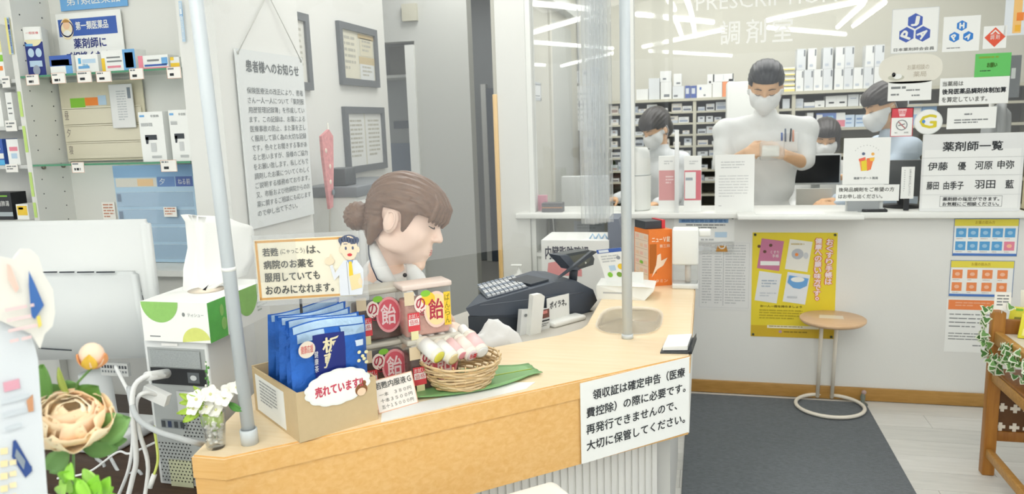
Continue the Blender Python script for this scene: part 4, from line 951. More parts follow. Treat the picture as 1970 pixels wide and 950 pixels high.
for i, (px, py, capm, labm, lab) in enumerate(((845, 693, YL2, PAPER, 'white bottle with a yellow base lying leftmost in the basket'), (873, 697, mat('#ead9a5', 0.5), PAPER, 'white bottle with a cream base second from left in the basket'), (890, 690, PKL, mat('#e9c3c3', 0.5), 'slim bottle with a pink label in the middle of the basket'), (909, 690, mat('#eadadb', 0.5), mat('#f0e3da', 0.5), 'bottle showing a white base with red print in the basket'), (928, 684, PAPER, mat('#ecc9c9', 0.5), 'bottle with a pale pink label rightmost in the basket'))):
    c = onP(px, py-6, kc-bk*0.045, bk)
    b_ = bottle(lab, c, tilt+fd*(0.05*i), 0.105, 0.0195 if i != 2 else 0.014, capm, labm)
    if i == 3:
        ax = tilt+fd*0.15; ax.normalize(); G = Face(c-ax*0.002, fd, -(Vector((0, 0, 1))-ax*ax.z).normalized()); G.n = -ax
        G.text('お茶', -0.010, -0.008, 0.020, 0.015, RED, 1, 0.0006); G.build('base_print', b_)

# --- round-cornered clear coin tray, receipt pad
tr0 = at(1212, 617)
ct = thing('coin_tray', 'frosted clear plastic coin tray on the wood beside the corner pole', 'tray', tr0)
pts = []
A_, B_ = (at(1275, 600)-at(1155, 600)).length/2, (at(1212, 590)-at(1212, 642)).length/2
def rr_(a, b, n=3.2, k=40): return [(a*abs(math.cos(t_))**(2/n)*(1 if math.cos(t_) > 0 else -1), b*abs(math.sin(t_))**(2/n)*(1 if math.sin(t_) > 0 else -1)) for t_ in [2*PI*i/k for i in range(k)]]
FROST = sheet_glass('frosted_plastic', (0.96, 0.97, 0.97), 0.35, haze=0.5)
mb = MB(); rings = [(1.0, 0.012), (0.9, 0.002), (0.0, 0.002)]
base_ = [tr0+Vector((x*0.9, y*0.92, 0.001)) for x, y in rr_(A_, B_)]; top2 = [tr0+Vector((x, y, 0.007)) for x, y in rr_(A_, B_)]
mb.add(base_+top2, [tuple(range(40))]+[(i, (i+1) % 40, 40+(i+1) % 40, 40+i) for i in range(40)], FROST, True); mb.build('dish', ct)
n0, n1, n2 = at(1270, 680), at(1331, 681), at(1283, 652)
np_ = thing('memo_pad', 'white memo pad on a black stand at the right corner of the counter', 'memo pad', (n0+n1)/2)
u_, v_ = (n1-n0), (n2-n0); v_ = Vector((0.012, v_.length, 0))
MB().prism([n0, n1, n1+Vector((0, 0, 0.006)), n0+Vector((0, 0, 0.004))], v_, DARK).build('stand', np_)
MB().prism([n1-u_*0.1, n1, n1+Vector((0, 0, 0.024)), n1-u_*0.12+Vector((0, 0, 0.006))], v_*0.9, DARK).build('stand_rest', np_)
MB().prism([n0+u_*0.06+v_*0.08+Vector((0, 0, 0.0062)), n1-u_*0.15+v_*0.08+Vector((0, 0, 0.0075)), n1-u_*0.15+v_*0.08+Vector((0, 0, 0.02)), n0+u_*0.06+v_*0.08+Vector((0, 0, 0.0155))], v_*0.86, PAPER).build('sheets', np_)

# --- white tray with leaflet, orange box, dispenser
w0, w1 = at(1150, 575), at(1240, 578)
wt = thing('leaflet_tray', 'low white plastic box before the orange carton on the counter', 'tray', (w0+w1)/2)
wu = w1-w0
MB().prism([w0, w0+wu*1.0, w0+wu*1.18+Vector((0, 0.02, 0.03)), w0+wu*1.2+Vector((0, 0.02, 0.042)), w0+wu*1.0+Vector((0, 0, 0.05)), w0+Vector((-0.004, 0, 0.052)), w0+Vector((-0.006, 0, 0.03))], Vector((0, 0.13, 0)), WHITE).build('body', wt)
F = Face(w0+Vector((0.02, -0.0005, 0.028)), wu, (0, 0, -1)); F.rect(0, 0, 0.075, 0.006, mat('#b7bbbd', 0.6)); F.build('print', wt)
a = atY(1147, 481, w0.y+0.05); b = atY(1190, 475, w0.y+0.05); c = atY(1170, 545, w0.y+0.05)
uu = Vector((b.x-a.x+0.02, 0, b.z-a.z)); F = Face(a, uu, c-a); F.v = (Vector((0.3, 0.0, -1))).normalized(); W, H = 0.092, 0.125
lfz = sheet('standing_leaflet', 'leaflet with a blue header and fruit pictures leaning on the white tray', 'leaflet', F, W, H, 0.001)
F.rect(0, 0, W, H*0.12, BLUE); F.rect(W*0.08, H*0.02, W*0.4, H*0.08, mat('#dfe8f2', 0.5), 2); F.greek(W*0.1, H*0.2, W*0.7, H*0.25, 3, mat('#c3c7c9', 0.6))
F.disc(W*0.78, H*0.58, W*0.13, H*0.09, YEL, 2); F.rect(W*0.3, H*0.52, W*0.25, H*0.16, PALEB, 2); F.disc(W*0.25, H*0.8, W*0.1, H*0.08, GRN, 2); F.disc(W*0.62, H*0.82, W*0.11, H*0.08, mat('#7aa23f', 0.5), 2); F.disc(W*0.78, H*0.3, W*0.08, H*0.06, mat('#8d949c', 0.5), 2); F.build('print', lfz)
F, W, H = faceY(1213, 523, 1238, 548, w0.y+0.07); fl_ = sheet('small_slip', 'small white slip standing in the white tray', 'paper', F, W, H, 0.001); fl_.location.z += 0.0
og = at(1249, 551); e1 = at(1293, 548); e0 = at(1214, 545)
H = onP(1249, 443, og, (0, 1, 0)).z-ZT_
ob = thing('orange_carton', 'orange medicine carton with a white running figure on the counter by the dispenser', 'box', (og+e1)/2)
ur = (e1-og); Wr = ur.length; ur.normalize(); ul = (e0-og); Wl = 0.12; ul = Vector((-0.55, 0.83, 0)); 
MB().obox(og, ur*Wr, ul*Wl, (0, 0, H), mat('#ea8136', 0.45)).build('carton', ob)
F = Face(og+Vector((0, 0, H)), ur, (0, 0, -1)); OW = mat('#fbe6cf', 0.5); OB = mat('#b5651d', 0.5)
F.text('ニューＶ錠', Wr*0.12, H*0.12, Wr*0.78, H*0.1, OW, 2, 0.0006); F.text('第三類', Wr*0.45, H*0.26, Wr*0.45, H*0.06, OW, 2); F.rect(Wr*0.02, H*0.25, Wr*0.3, H*0.52, OB, 1)
F.poly([(Wr*0.35, H*0.45), (Wr*0.5, H*0.42), (Wr*0.52, H*0.55), (Wr*0.8, H*0.5), (Wr*0.6, H*0.64), (Wr*0.35, H*0.7), (Wr*0.1, H*0.84), (Wr*0.3, H*0.62)], OW, 2); F.text('ビタミン', Wr*0.1, H*0.88, Wr*0.7, H*0.06, OW, 2); F.build('print', ob)
G = Face(og+ul*Wl+Vector((0, 0, H)), -ul, (0, 0, -1)); G.rect(Wl*0.05, H*0.08, Wl*0.9, H*0.86, mat('#f1ddc9', 0.5))
for i in range(5):
    G.rect(Wl*0.08, H*(0.2+0.15*i), Wl*0.84, H*0.006, mat('#c9a88f', 0.5), 2)
    for j in range(3): G.rect(Wl*(0.12+0.28*j), H*(0.11+0.15*i), Wl*0.2, H*0.06, mat(['#efc4b4', '#e9d9c9', '#f0cdb0'][(i+j) % 3], 0.5), 2)
G.disc(Wl*0.5, H*0.6, Wl*0.12, H*0.03, GRN, 3); G.build('chart_print', ob)
zz = H+ZT_+0.001
q = og+ul*0.06+ur*0.0
o = MB().obox(og+ul*0.03+Vector((0, 0, H+0.001)), ul*0.085, ur*Wr*0.7, (0, 0, 0.03), DARK).build('dark_booklet'); tag(o, 'dark booklet with brown edge lying on top of the orange carton', 'book')
o = MB().obox(og+ul*0.03+ur*(Wr*0.72)+Vector((0, 0, H+0.001)), ul*0.08, ur*0.014, (0, 0, 0.033), RED).build('red_booklet'); tag(o, 'thin red booklet on top of the orange carton', 'book')
dc = at(1318, 556)
dsp = thing('hand_dispenser', 'white hand sanitiser dispenser with a clear lower half on the counter', 'dispenser', dc)
zt = atY(1318, 441, dc.y).z-ZT_
rr0 = (atY(1345, 500, dc.y).x-atY(1294, 500, dc.y).x)/2
MB().bevbox(dc+Vector((-rr0, -0.0, zt*0.4)), (rr0*2, 0, 0), (0, 0.08, 0), (0, 0, zt*0.6), WHITE, 0.008).build('head', dsp)
MB().bevbox(dc+Vector((-rr0*0.97, 0.002, 0.02)), (rr0*1.94, 0, 0), (0, 0.076, 0), (0, 0, zt*0.38), CLEAR, 0.006).build('clear_tank', dsp)
MB().bevbox(dc+Vector((-rr0*1.0, -0.002, 0)), (rr0*2.0, 0, 0), (0, 0.082, 0), (0, 0, 0.02), mat('#dcdfde', 0.3), 0.004).build('foot', dsp)
MB().bevbox(dc+Vector((rr0, 0.01, zt-0.03)), (0.045, 0, 0), (0, 0.05, 0), (0, 0, 0.026), WHITE, 0.006).build('spout', dsp)
mb = MB(); mb.tube([dc+Vector((0.01, 0.04, 0.022)), dc+Vector((0.01, 0.04, zt*0.4))], 0.012, mat('#d9d3cc', 0.4), 10); mb.build('pump', dsp)

# ================================================================== cash register
r0, r1 = atZ(903, 662, ZD), atZ(1142, 598, ZD)
ra = (r1-r0).normalized(); rb = Vector((-ra.y, ra.x, 0))
R = lambda px, py: onP(px, py, r0, rb)
REGM = mat('#525a66', 0.42); REGD = mat('#3b4149', 0.45); REGT = mat('#5a616b', 0.35)
rg = thing('cash_register', 'dark grey cash register on the staff desk with its customer display raised', 'cash register', (r0+r1)/2+rb*0.13)
wdt = 0.22
dz = R(950, 611).z
DRW = [Vector((r0.x, r0.y, ZD)), Vector((r1.x, r1.y, ZD)), Vector((r1.x, r1.y, R(1128, 605.5).z-0.001)), Vector((r0.x, r0.y, R(904, 607.5).z-0.001))]
prof = [(896, 593), (904, 607), (1000, 611), (1128, 605), (1149, 578), (1141, 557), (1108, 540), (1066, 543), (924, 583)]
pp_ = [R(*q) for q in prof]
zL, zR = R(904, 607.5).z-0.001, R(1128, 605.5).z-0.001
def loft(poly, m, name, k0=0.42, h=0.0):
    n = len(poly); s0 = min((p-r0).dot(ra) for p in poly); s1 = max((p-r0).dot(ra) for p in poly); far = []
    for p in poly:
        s_ = ((p-r0).dot(ra)-s0)/(s1-s0); far.append(p+rb*wdt+ra*((1-s_)*k0*(s1-s0)))
    vs = [(p, q) for p, q in zip(poly, far)]
    mb = MB(); V = poly+far; mb.add(V, [tuple(range(n)), tuple(range(2*n-1, n-1, -1))]+[(i, n+i, n+(i+1) % n, (i+1) % n) for i in range(n)], m)
    bm = bmesh.new(); 
    o = mb.build(name, rg); bm.from_mesh(o.data); bmesh.ops.recalc_face_normals(bm, faces=bm.faces[:]); bm.to_mesh(o.data); bm.free(); return o
loft(pp_, REGM, 'body'); loft(DRW, REGD, 'drawer')
MB().tube([R(923, 587)-rb*0.0012, R(1030, 574)-rb*0.0012, R(1122, 562)-rb*0.0012], 0.0012, mat('#7d8490', 0.4), 6).build('crease_line', rg)  # paler tube along the crease of the side
# key field on the sloping top
k0, k1 = pp_[8], pp_[7]
kd = (k1-k0); kn = kd.cross(rb).normalized(); kn = kn if kn.z > 0 else -kn
sk = ra*(0.42*0.30/wdt)
rbs = (rb+sk*0.9)
MB().obox(k0+kd*0.10+rbs*0.02, kd*0.55, rbs*(wdt-0.07), kn*0.004, REGT).build('key_panel', rg)
mb = MB()
for i in range(9):
    for j in range(8): mb.obox(k0+kd*(0.12+0.058*i)+rbs*(0.026+0.023*j)+kn*0.004, kd*0.045, rbs*0.017, kn*0.005, mat(['#c9cdd1', '#8e99a8', '#dfe2e4'][(i*3+j) % 3], 0.4))
o = mb.build('keys', rg); o['kind'] = 'stuff'
MB().obox(k0+kd*0.70+rbs*0.03, kd*0.26, rb*(wdt-0.10), kn*0.008, REGD).build('operator_display', rg)
# customer display on a stem
s0_ = R(1120, 545)+rb*0.05; s1_ = R(1123, 515)+rb*0.05
MB().tube([s0_, s1_], 0.016, REGD, 10).build('stem', rg)
hd = [R(1087, 493)+rb*0.03, R(1104, 492)+rb*0.03, R(1127, 522)+rb*0.03, R(1112, 521)+rb*0.03]
MB().prism(hd, rb*0.06, REGM).build('display_cheek', rg)
hd = [R(1100, 492)+rb*0.045, R(1150, 483)+rb*0.045, R(1160, 500)+rb*0.045, R(1158, 512)+rb*0.045, R(1128, 522)+rb*0.045]
MB().prism(hd, rb*0.05, mat('#4f5558', 0.3)).build('customer_display', rg)
hd2 = [R(1106, 496)+rb*0.043, R(1146, 489)+rb*0.043, R(1152, 500)+rb*0.043, R(1148, 508)+rb*0.043, R(1128, 517)+rb*0.043]
MB().prism(hd2, rb*0.002, mat('#6b6f69', 0.12)).build('display_window', rg)
MB().prism([R(1072, 537), R(1085, 530), R(1150, 484), R(1140, 482)], rb*0.012, mat('#3d444d', 0.4)).build('display_arm', rg)
mb = MB(); mb.lathe(R(1142, 508)+rb*0.043, [(0.004, 0), (0.004, 0.002), (0, 0.002)], WHITE, 10, -rb); mb.build('display_mark', rg)
# white things in front of the register
c = q1  # inner edge of the counter
def up_from(px, py, z=ZD): return atZ(px, py, z)
Y_ = lambda px, py: onP(px, py, r0-rb*0.05, rb)
a = Y_(1023, 655)
t = thing('card_terminal', 'tall white payment terminal standing before the cash register', 'card reader', Vector((a.x, a.y, ZD)))
pl = [Y_(1012, 655), Y_(1033, 655), Y_(1040, 568), Y_(1033, 563), Y_(1018, 566)]
pl = [Vector((p.x, p.y, max(p.z, ZD))) for p in pl]; pl[0].z = pl[1].z = ZD
MB().prism(pl, rb*-0.022, WHITE).build('body', t)
pl = [Y_(1000, 650), Y_(1058, 648), Y_(1058, 594), Y_(1004, 596)]
pl[0].z = pl[1].z = ZD
t = thing('leaflet_holder', 'clear holder of cards behind the white payment terminal', 'holder', pl[0])
MB().prism(pl, rb*0.018, mat('#dfe2e2', 0.3)).build('holder', t)
F = Face(pl[3]-rb*0.0008, ra, (0, 0, -1)); F.n = -rb; W, H = (pl[2]-pl[3]).length, pl[3].z-ZD
F.rect(W*0.65, H*0.2, W*0.3, H*0.35, mat('#7a5048', 0.5)); F.rect(W*0.68, H*0.25, W*0.2, H*0.12, mat('#d88c86', 0.5), 2); F.rect(W*0.62, H*0.62, W*0.33, H*0.06, INK); F.greek(W*0.62, H*0.75, W*0.3, H*0.15, 2, GREYINK); F.disc(W*0.12, H*0.25, W*0.05, H*0.06, GREYINK); F.build('print', t)
a, b = Y_(1060, 650), Y_(1122, 640)
t = thing('stamp_box', 'white round-shouldered box holding a card with black handwriting', 'box', Vector((a.x, a.y, ZD)))
hz = Y_(1090, 612).z-ZD
MB().bevbox(Vector((a.x, a.y, ZD))-rb*0.02, ra*(b-a).dot(ra), rb*0.06, (0, 0, hz), WHITE, 0.012, 3).build('body', t)
F = Face(Y_(1063, 577)+rb*0.03, ra, (0, 0, -1)); F.n = -rb; W = (Y_(1106, 577)-Y_(1063, 577)).dot(ra); H = F.o.z-(ZD+hz)+0.006
mb = MB(); slab(mb, F, 0, 0, W, H, 0.002, PAPER); mb.build('card', t); F.text('ポイラネ。', W*0.12, H*0.18, W*0.74, H*0.3, INK, 2, 0.0006); F.build('lettering', t)
# crumpled white carrier bag on the desk edge
bc = atZ(952, 668, ZD)
t = thing('carrier_bag', 'crumpled white plastic carrier bag lying by the candy tubs', 'bag', bc); rn = random.Random(5); P = []
for i in range(13):
    row = []
    for j in range(13):
        u, v = i/12-0.5, j/12-0.5; h = 0.085*math.exp(-(u*u+v*v)*5)+0.014*math.sin(9*u+2)*math.sin(11*v+1)+rn.uniform(-0.006, 0.006)
        if abs(u) > 0.49 or abs(v) > 0.49: h = 0.002
        row.append(bc+fd*(u*0.19)+bk*(v*0.07+0.0)+Vector((0, 0, max(0.002, h))))
    P.append(row)
MB().grid(P, mat('#eef0f0', 0.35), True, 0.001).build('film', t)
# ================================================================== left foreground: monitor, computer, tissues, flowers, stand
SHELL = mat('#dce0e0', 0.45); SHELL2 = mat('#d3d8d9', 0.45)
dmon = 1.98
mY = atD(150, 560, dmon).y
M_ = lambda px, py, dy=0: atY(px, py, mY+dy)
ZTBL = 0.53
dtab = thing('side_table', 'dark brown low table behind the counter end carrying the monitor', 'table', (-1.45, 1.75, 0))
DKW = wood('#3a2a20', '#4b382b', (2, 12, 12))
MB().bevbox((-2.1, 1.40, ZTBL-0.03), (0.96, 0, 0), (0, 0.58, 0), (0, 0, 0.03), DKW, 0.004).build('top', dtab)
for x in (-2.06, -1.18):
    for y in (1.44, 1.94): MB().box((x-0.02, y-0.02, 0), (x+0.02, y+0.02, ZTBL-0.031), DKW).build('leg', dtab)
a, b, c, d = M_(-190, 431), M_(272, 424), M_(305, 690), M_(-190, 700)
mn = thing('monitor', 'white desktop monitor seen from behind at the left of the counter', 'monitor', ((a+b)/2).xy.to_3d()+Vector((0, 0, ZTBL)))
def chamfer_plate(p, m, dy, name, par, r=0.012):
    mb = MB(); mb.prism(p, Vector((0, dy, 0)), m); o = mb.build(name, par)
    bm = bmesh.new(); bm.from_mesh(o.data); bmesh.ops.bevel(bm, geom=bm.edges[:], offset=r, segments=3, affect='EDGES'); bm.to_mesh(o.data); bm.free(); o.data.polygons.foreach_set('use_smooth', [True]*len(o.data.polygons)); return o
chamfer_plate([a, b, c, d], SHELL, 0.045, 'rear_shell', mn)
e = [M_(-190, 530, -0.03), M_(252, 524, -0.03), M_(281, 690, -0.03), M_(-190, 700, -0.03)]
chamfer_plate(e, SHELL2, 0.032, 'rear_bulge', mn, 0.008)
mb = MB()
for k, (x0, x1) in enumerate(((82, 109), (114, 142), (148, 180), (185, 220))): mb.prism([M_(x0, 522.5, -0.0325), M_(x1, 522, -0.0325), M_(x1, 524.6, -0.0325), M_(x0, 525, -0.0325)], Vector((0, 0.002, 0)), DARK)
for k, (y0, y1) in enumerate(((537, 562), (568, 591), (596, 620), (625, 640))):
    x0 = 263+(y0-537)*0.235; x1 = 263+(y1-537)*0.235; mb.prism([M_(x0, y0, -0.003), M_(x0+3, y0, -0.003), M_(x1+3, y1, -0.003), M_(x1, y1, -0.003)], Vector((0, 0.002, 0)), DARK)
mb.prism([M_(74, 669, -0.0325), M_(137, 673, -0.0325), M_(137, 675, -0.0325), M_(74, 671, -0.0325)], Vector((0, 0.002, 0)), DARK)
o = mb.build('vent_slot', mn); o['kind'] = 'stuff'
F = Face(M_(192, 697, -0.03), (1, 0, 0), (0, 0, -1)); mb = MB(); slab(mb, F, 0, 0, 0.085, 0.035, 0.01, mat('#b9bcbb', 0.5)); mb.build('port_panel', mn)
for k in range(9): F.rect(0.004+0.009*k, 0.006, 0.006, 0.008, DARK); F.rect(0.004+0.009*k, 0.02, 0.005, 0.006, mat('#70767a', 0.5))
F.build('ports', mn)
nk = M_(150, 740)
sb = Vector((nk.x, mY+0.06, ZTBL))
MB().lathe(sb, [(0.085, 0.041), (0.085, 0.047), (0.045, 0.055), (0.04, 0.2)], SHELL2, 24).build('stand', mn)
MB().bevbox(sb+Vector((-0.13, -0.09, 0.0)), (0.24, 0, 0), (0, 0.2, 0), (0, 0, 0.04), mat('#dfe3e4', 0.4), 0.01).build('stand_base', mn)
# slim computer
pcY = 1.45
T_ = lambda px, py, dy=0: atY(px, py, pcY+dy)
tl, tr = T_(275, 652), T_(397, 648)
W = tr.x-tl.x; ztop = tl.z; zbot = ZTBL+0.0005
pcd = Vector((-0.27, 0.96, 0)).normalized()*0.34
pc = thing('computer', 'silver desktop computer with its cabled back to the viewer beside the counter end', 'computer', (tl.x+W/2, pcY+0.15, zbot))
CASE = mat('#d9dcdc', 0.4); CASE2 = mat('#aeb3b3', 0.45, 0.3)
MB().bevbox((tl.x, pcY, zbot), (W, 0, 0), pcd, (0, 0, ztop-zbot), CASE, 0.005).build('case', pc)
F = Face(Vector((tl.x, pcY-0.0004, ztop)), (1, 0, 0), (0, 0, -1)); H = ztop-zbot; K = (ztop-atY(340, 950, pcY).z)/(950-650)
y = lambda py: (py-650)*K
mb = MB(); slab(mb, F, W*0.05, y(664), W*0.9, min(y(1005), H*0.98)-y(664), 0.002, CASE2); F2 = F; mb.build('rear_plate', pc)
F.o = F.o-Vector((0, 0.002, 0))
F.rect(W*0.1, y(668), W*0.78, y(700)-y(668), mat('#9aa0a1', 0.5, noise=0.3, nscale=300)); F.rect(W*0.3, y(655), W*0.25, y(660)-y(655), mat('#f0f0ee', 0.4))
F.rect(W*0.08, y(702), W*0.86, y(733)-y(702), BLACK); F.rect(W*0.66, y(708), W*0.18, y(728)-y(708), mat('#5a5f63', 0.4), 2); F.disc(W*0.75, y(718), W*0.05, y(721)-y(716), mat('#c2c6c8', 0.3), 3)
F.rect(W*0.45, y(745), W*0.3, y(790)-y(745), mat('#c9cdcd', 0.4)); F.rect(W*0.15, y(802), W*0.4, y(818)-y(802), mat('#7f8689', 0.4))
for k in range(4): F.rect(W*(0.16+0.1*k), y(804), W*0.06, y(816)-y(804), mat('#2e3a55' if k == 1 else '#3a3f44', 0.4), 2)
F.build('ports', pc)
mb = MB(); rn = random.Random(2)
def dots(x0, x1, y0, y1):
    r = 0; yy = y0
    while yy < y1:
        xx = x0+(0.5 if r % 2 else 0)*W*0.055
        while xx < x1: mb.lathe(F.P(xx, yy, 1), [(0.0022, 0.0), (0, 0.0004)], BLACK, 6, F.n); xx += W*0.055
        yy += W*0.05; r += 1
dots(W*0.5, W*0.92, y(790), y(832)); dots(W*0.08, W*0.6, y(848), min(y(1000), H*0.97))
for k in range(9): mb.obox(F.P(W*0.66, y(862+k*15)), F.u*W*0.05, F.n*0.0004, F.v*(y(872)-y(862)), BLACK); mb.obox(F.P(W*0.82, y(862+k*15)), F.u*W*0.05, F.n*0.0004, F.v*(y(872)-y(862)), BLACK)
o = mb.build('vent_holes', pc); o['kind'] = 'stuff'
mb = MB(); slab(mb, Face(F.P(W*0.2, y(880), 1), F.u, F.v), 0, 0, W*0.36, y(960)-y(880), 0.001, mat('#b7bb9d', 0.5)); mb.build('sticker', pc)
# cables
CBL = mat('#e3e5e5', 0.4); CBG = mat('#b9bec0', 0.4); CBY = mat('#c3cf6a', 0.4)
C_ = lambda px, py, dd=0: atD(px, py, 1.70+dd)
def cable(name, label, pts, r, m, dd=0, plug=None):
    # smooth the corner points
    Q = [C_(*p) if len(p) == 2 else C_(p[0], p[1], p[2]) for p in pts]; S_ = []
    for i in range(len(Q)-1):
        p0, p1, p2, p3 = Q[max(i-1, 0)], Q[i], Q[i+1], Q[min(i+2, len(Q)-1)]
        for k in range(6):
            u = k/6; S_.append(0.5*((2*p1)+(p2-p0)*u+(2*p0-5*p1+4*p2-p3)*u*u+(3*p1-p0-3*p2+p3)*u**3))
    S_.append(Q[-1])
    t = MB().tube(S_, r, m, 8).build(name); tag(t, label, 'cable'); return t
def plug(t, a, b, r, m, name='plug'): MB().tube([a, b], r, m, 10).build(name, t)
t = cable('power_cable', 'thick white power cable looping from the computer back', [(318, 722, 0.03), (285, 722, -0.02), (258, 745, -0.03), (255, 800, -0.03), (262, 880, 0.0), (255, 920, 0.02), (235, 1000, 0.05)], 0.006, CBL)
plug(t, C_(322, 718, 0.045), C_(282, 724, -0.02), 0.011, CBL)
t = cable('power_cable', 'second white cable with a boxy plug under the power socket', [(318, 765, 0.03), (280, 755, -0.02), (262, 775, -0.02), (268, 830, -0.01), (285, 900, 0.02), (270, 1000, 0.05)], 0.005, CBL)
MB().obox(C_(277, 742, -0.01), C_(322, 762, 0.01)-C_(277, 742, -0.01), (0, 0.016, 0), C_(270, 758, -0.01)-C_(277, 742, -0.01)+Vector((0, 0, -0.006)), CBL).build('plug', t)
cable('grey_cable', 'grey cable sweeping from the monitor past the computer to the counter end', [(248, 745, 0.0), (262, 800, -0.05), (300, 828, -0.07), (345, 843, -0.07), (378, 852, -0.06), (398, 856, -0.02)], 0.0065, CBG)
t = cable('network_cable', 'thin yellow green cable ending in a clear plug', [(296, 820, 0.02), (302, 860, -0.02), (303, 890, -0.02), (292, 925, -0.02)], 0.003, CBY)
plug(t, C_(297, 912, -0.02), C_(288, 938, -0.02), 0.006, mat('#dfe2e0', 0.3))
cable('thin_cable', 'thin white cable crossing behind the peony', [(110, 920, 0.15), (170, 908, 0.15), (225, 870, 0.1), (250, 872, 0.05), (300, 850, 0.03)], 0.0028, CBL)
cable('coiled_cable', 'grey cable coiled on the dark table behind the flowers', [(150, 935, 0.25), (200, 900, 0.25), (185, 880, 0.25), (205, 870, 0.25), (235, 915, 0.22), (265, 905, 0.2), (275, 930, 0.2), (250, 960, 0.2), (200, 955, 0.22)], 0.0045, CBG)
cable('monitor_cable', 'white cable running down from the monitor ports', [(222, 705, 0.1), (235, 730, 0.02), (250, 765, -0.01), (256, 830, -0.01), (248, 900, 0.02), (225, 960, 0.1)], 0.0042, CBL)
# tissue box on the computer
tb_ = T_(279, 648, -0.012); tb_.z = ztop+0.0005
t0 = atY(277, 648, pcY-0.012); t1 = atY(404, 646, pcY-0.012)
tz = t0.z
x0 = Vector((t0.x, t0.y, ztop+0.0008)); wx = t1.x-t0.x; su = Vector((1, 0, 0)); sv_ = Vector((-0.03, 1, 0)).normalized()
hT = atY(278, 573, pcY-0.012).z-t0.z
tis = thing('tissue_box', 'white tissue box with green and yellow circles on top of the computer', 'tissue box', x0+su*wx/2+sv_*0.1)
LT = 0.26
mb = MB(); mb.obox(x0, su*wx, sv_*LT, (0, 0, hT), PAPER); mb.build('carton', tis)
G1 = mat('#8fc26a', 0.5, noise=0.12, nscale=60); G2 = mat('#d2d97a', 0.5, noise=0.1, nscale=60); G3 = mat('#5fb554', 0.5, noise=0.2, nscale=40)
F = Face(x0+Vector((0, 0, hT)), su, (0, 0, -1))
F.disc(wx*0.29, 0, wx*0.28, hT*0.52, G1, 1, 24, 0, PI); F.disc(wx*0.8, hT, wx*0.21, hT*0.38, G2, 1, 24, PI, 2*PI-0.22); F.disc(wx*0.64, hT*0.3, 0.004, 0.005, GREYINK, 1); F.text('ティシュー', wx*0.7, hT*0.26, wx*0.24, hT*0.09, GREYINK, 2); F.rect(wx*0.1, hT*0.86, wx*0.16, hT*0.03, GREYINK, 1)
F.build('end_print', tis)
F = Face(x0+su*wx+Vector((0, 0, hT)), sv_, (0, 0, -1)); F.n = (sv_.cross(Vector((0, 0, 1)))).normalized()
F.rect(0, 0, LT*0.27, hT, G3); F.disc(LT*0.2, hT*0.3, LT*0.03, hT*0.15, G1, 2); F.disc(LT*0.22, hT*0.65, LT*0.04, hT*0.16, G1, 2); F.disc(LT*0.62, 0, LT*0.2, hT*0.75, G1, 1, 24, 0, PI); F.greek(LT*0.78, hT*0.5, LT*0.18, hT*0.3, 3, mat('#b9c2b9', 0.6)); F.build('side_print', tis)
ctp = x0+su*wx*0.5+sv_*LT*0.5+Vector((0, 0, hT))
mb = MB(); mb.lathe(ctp+Vector((0, 0, 0.0004)), [(0.045, 0), (0, 0.0002)], mat('#f2e6d3', 0.5), 24); mb.build('slot_film', tis)
P = []
tp = [(352, 560), (346, 520), (352, 480), (350, 430), (348, 416)]; rt = [(470, 530), (478, 500), (480, 470), (486, 440), (488, 428)]
for i in range(5):
    row = []
    L_, R_ = atD(*tp[i], 1.86), atD(*rt[i], 1.93)
    for j in range(11):
        u = j/10; p = L_.lerp(R_, u); p = p+Vector((0.0, 0.018*math.sin(u*7+i*0.8)+0.008*math.sin(15*u), 0.010*math.sin(u*PI*1.3+0.4)*i/4)); row.append(p)
    P.append(row)
base = [ctp+su*(0.03*math.sin(j))*0.4+sv_*(0.05*(j/10-0.5))+Vector((0, 0, 0.0)) for j in range(11)]
P = [base]+P
o = MB().grid(P, mat('#f4f5f2', 0.8, spec=0.1), True, 0.0006).build('tissue', tis)
# front display table just under the frame, carrying the flowers and the stand
dt = thing('display_table', 'white display table under the flowers at the lower left', 'table', (-0.75, 0.85, 0)); ZF = 0.70
MB().bevbox((-1.08, 0.62, ZF-0.03), (0.62, 0, 0), (0, 0.42, 0), (0, 0, 0.03), WHITE, 0.004).build('top', dt)
for x in (-1.05, -0.5):
    for y_ in (0.65, 1.0): MB().box((x-0.018, y_-0.018, 0), (x+0.018, y_+0.018, ZF-0.0305), WHITE).build('leg', dt)
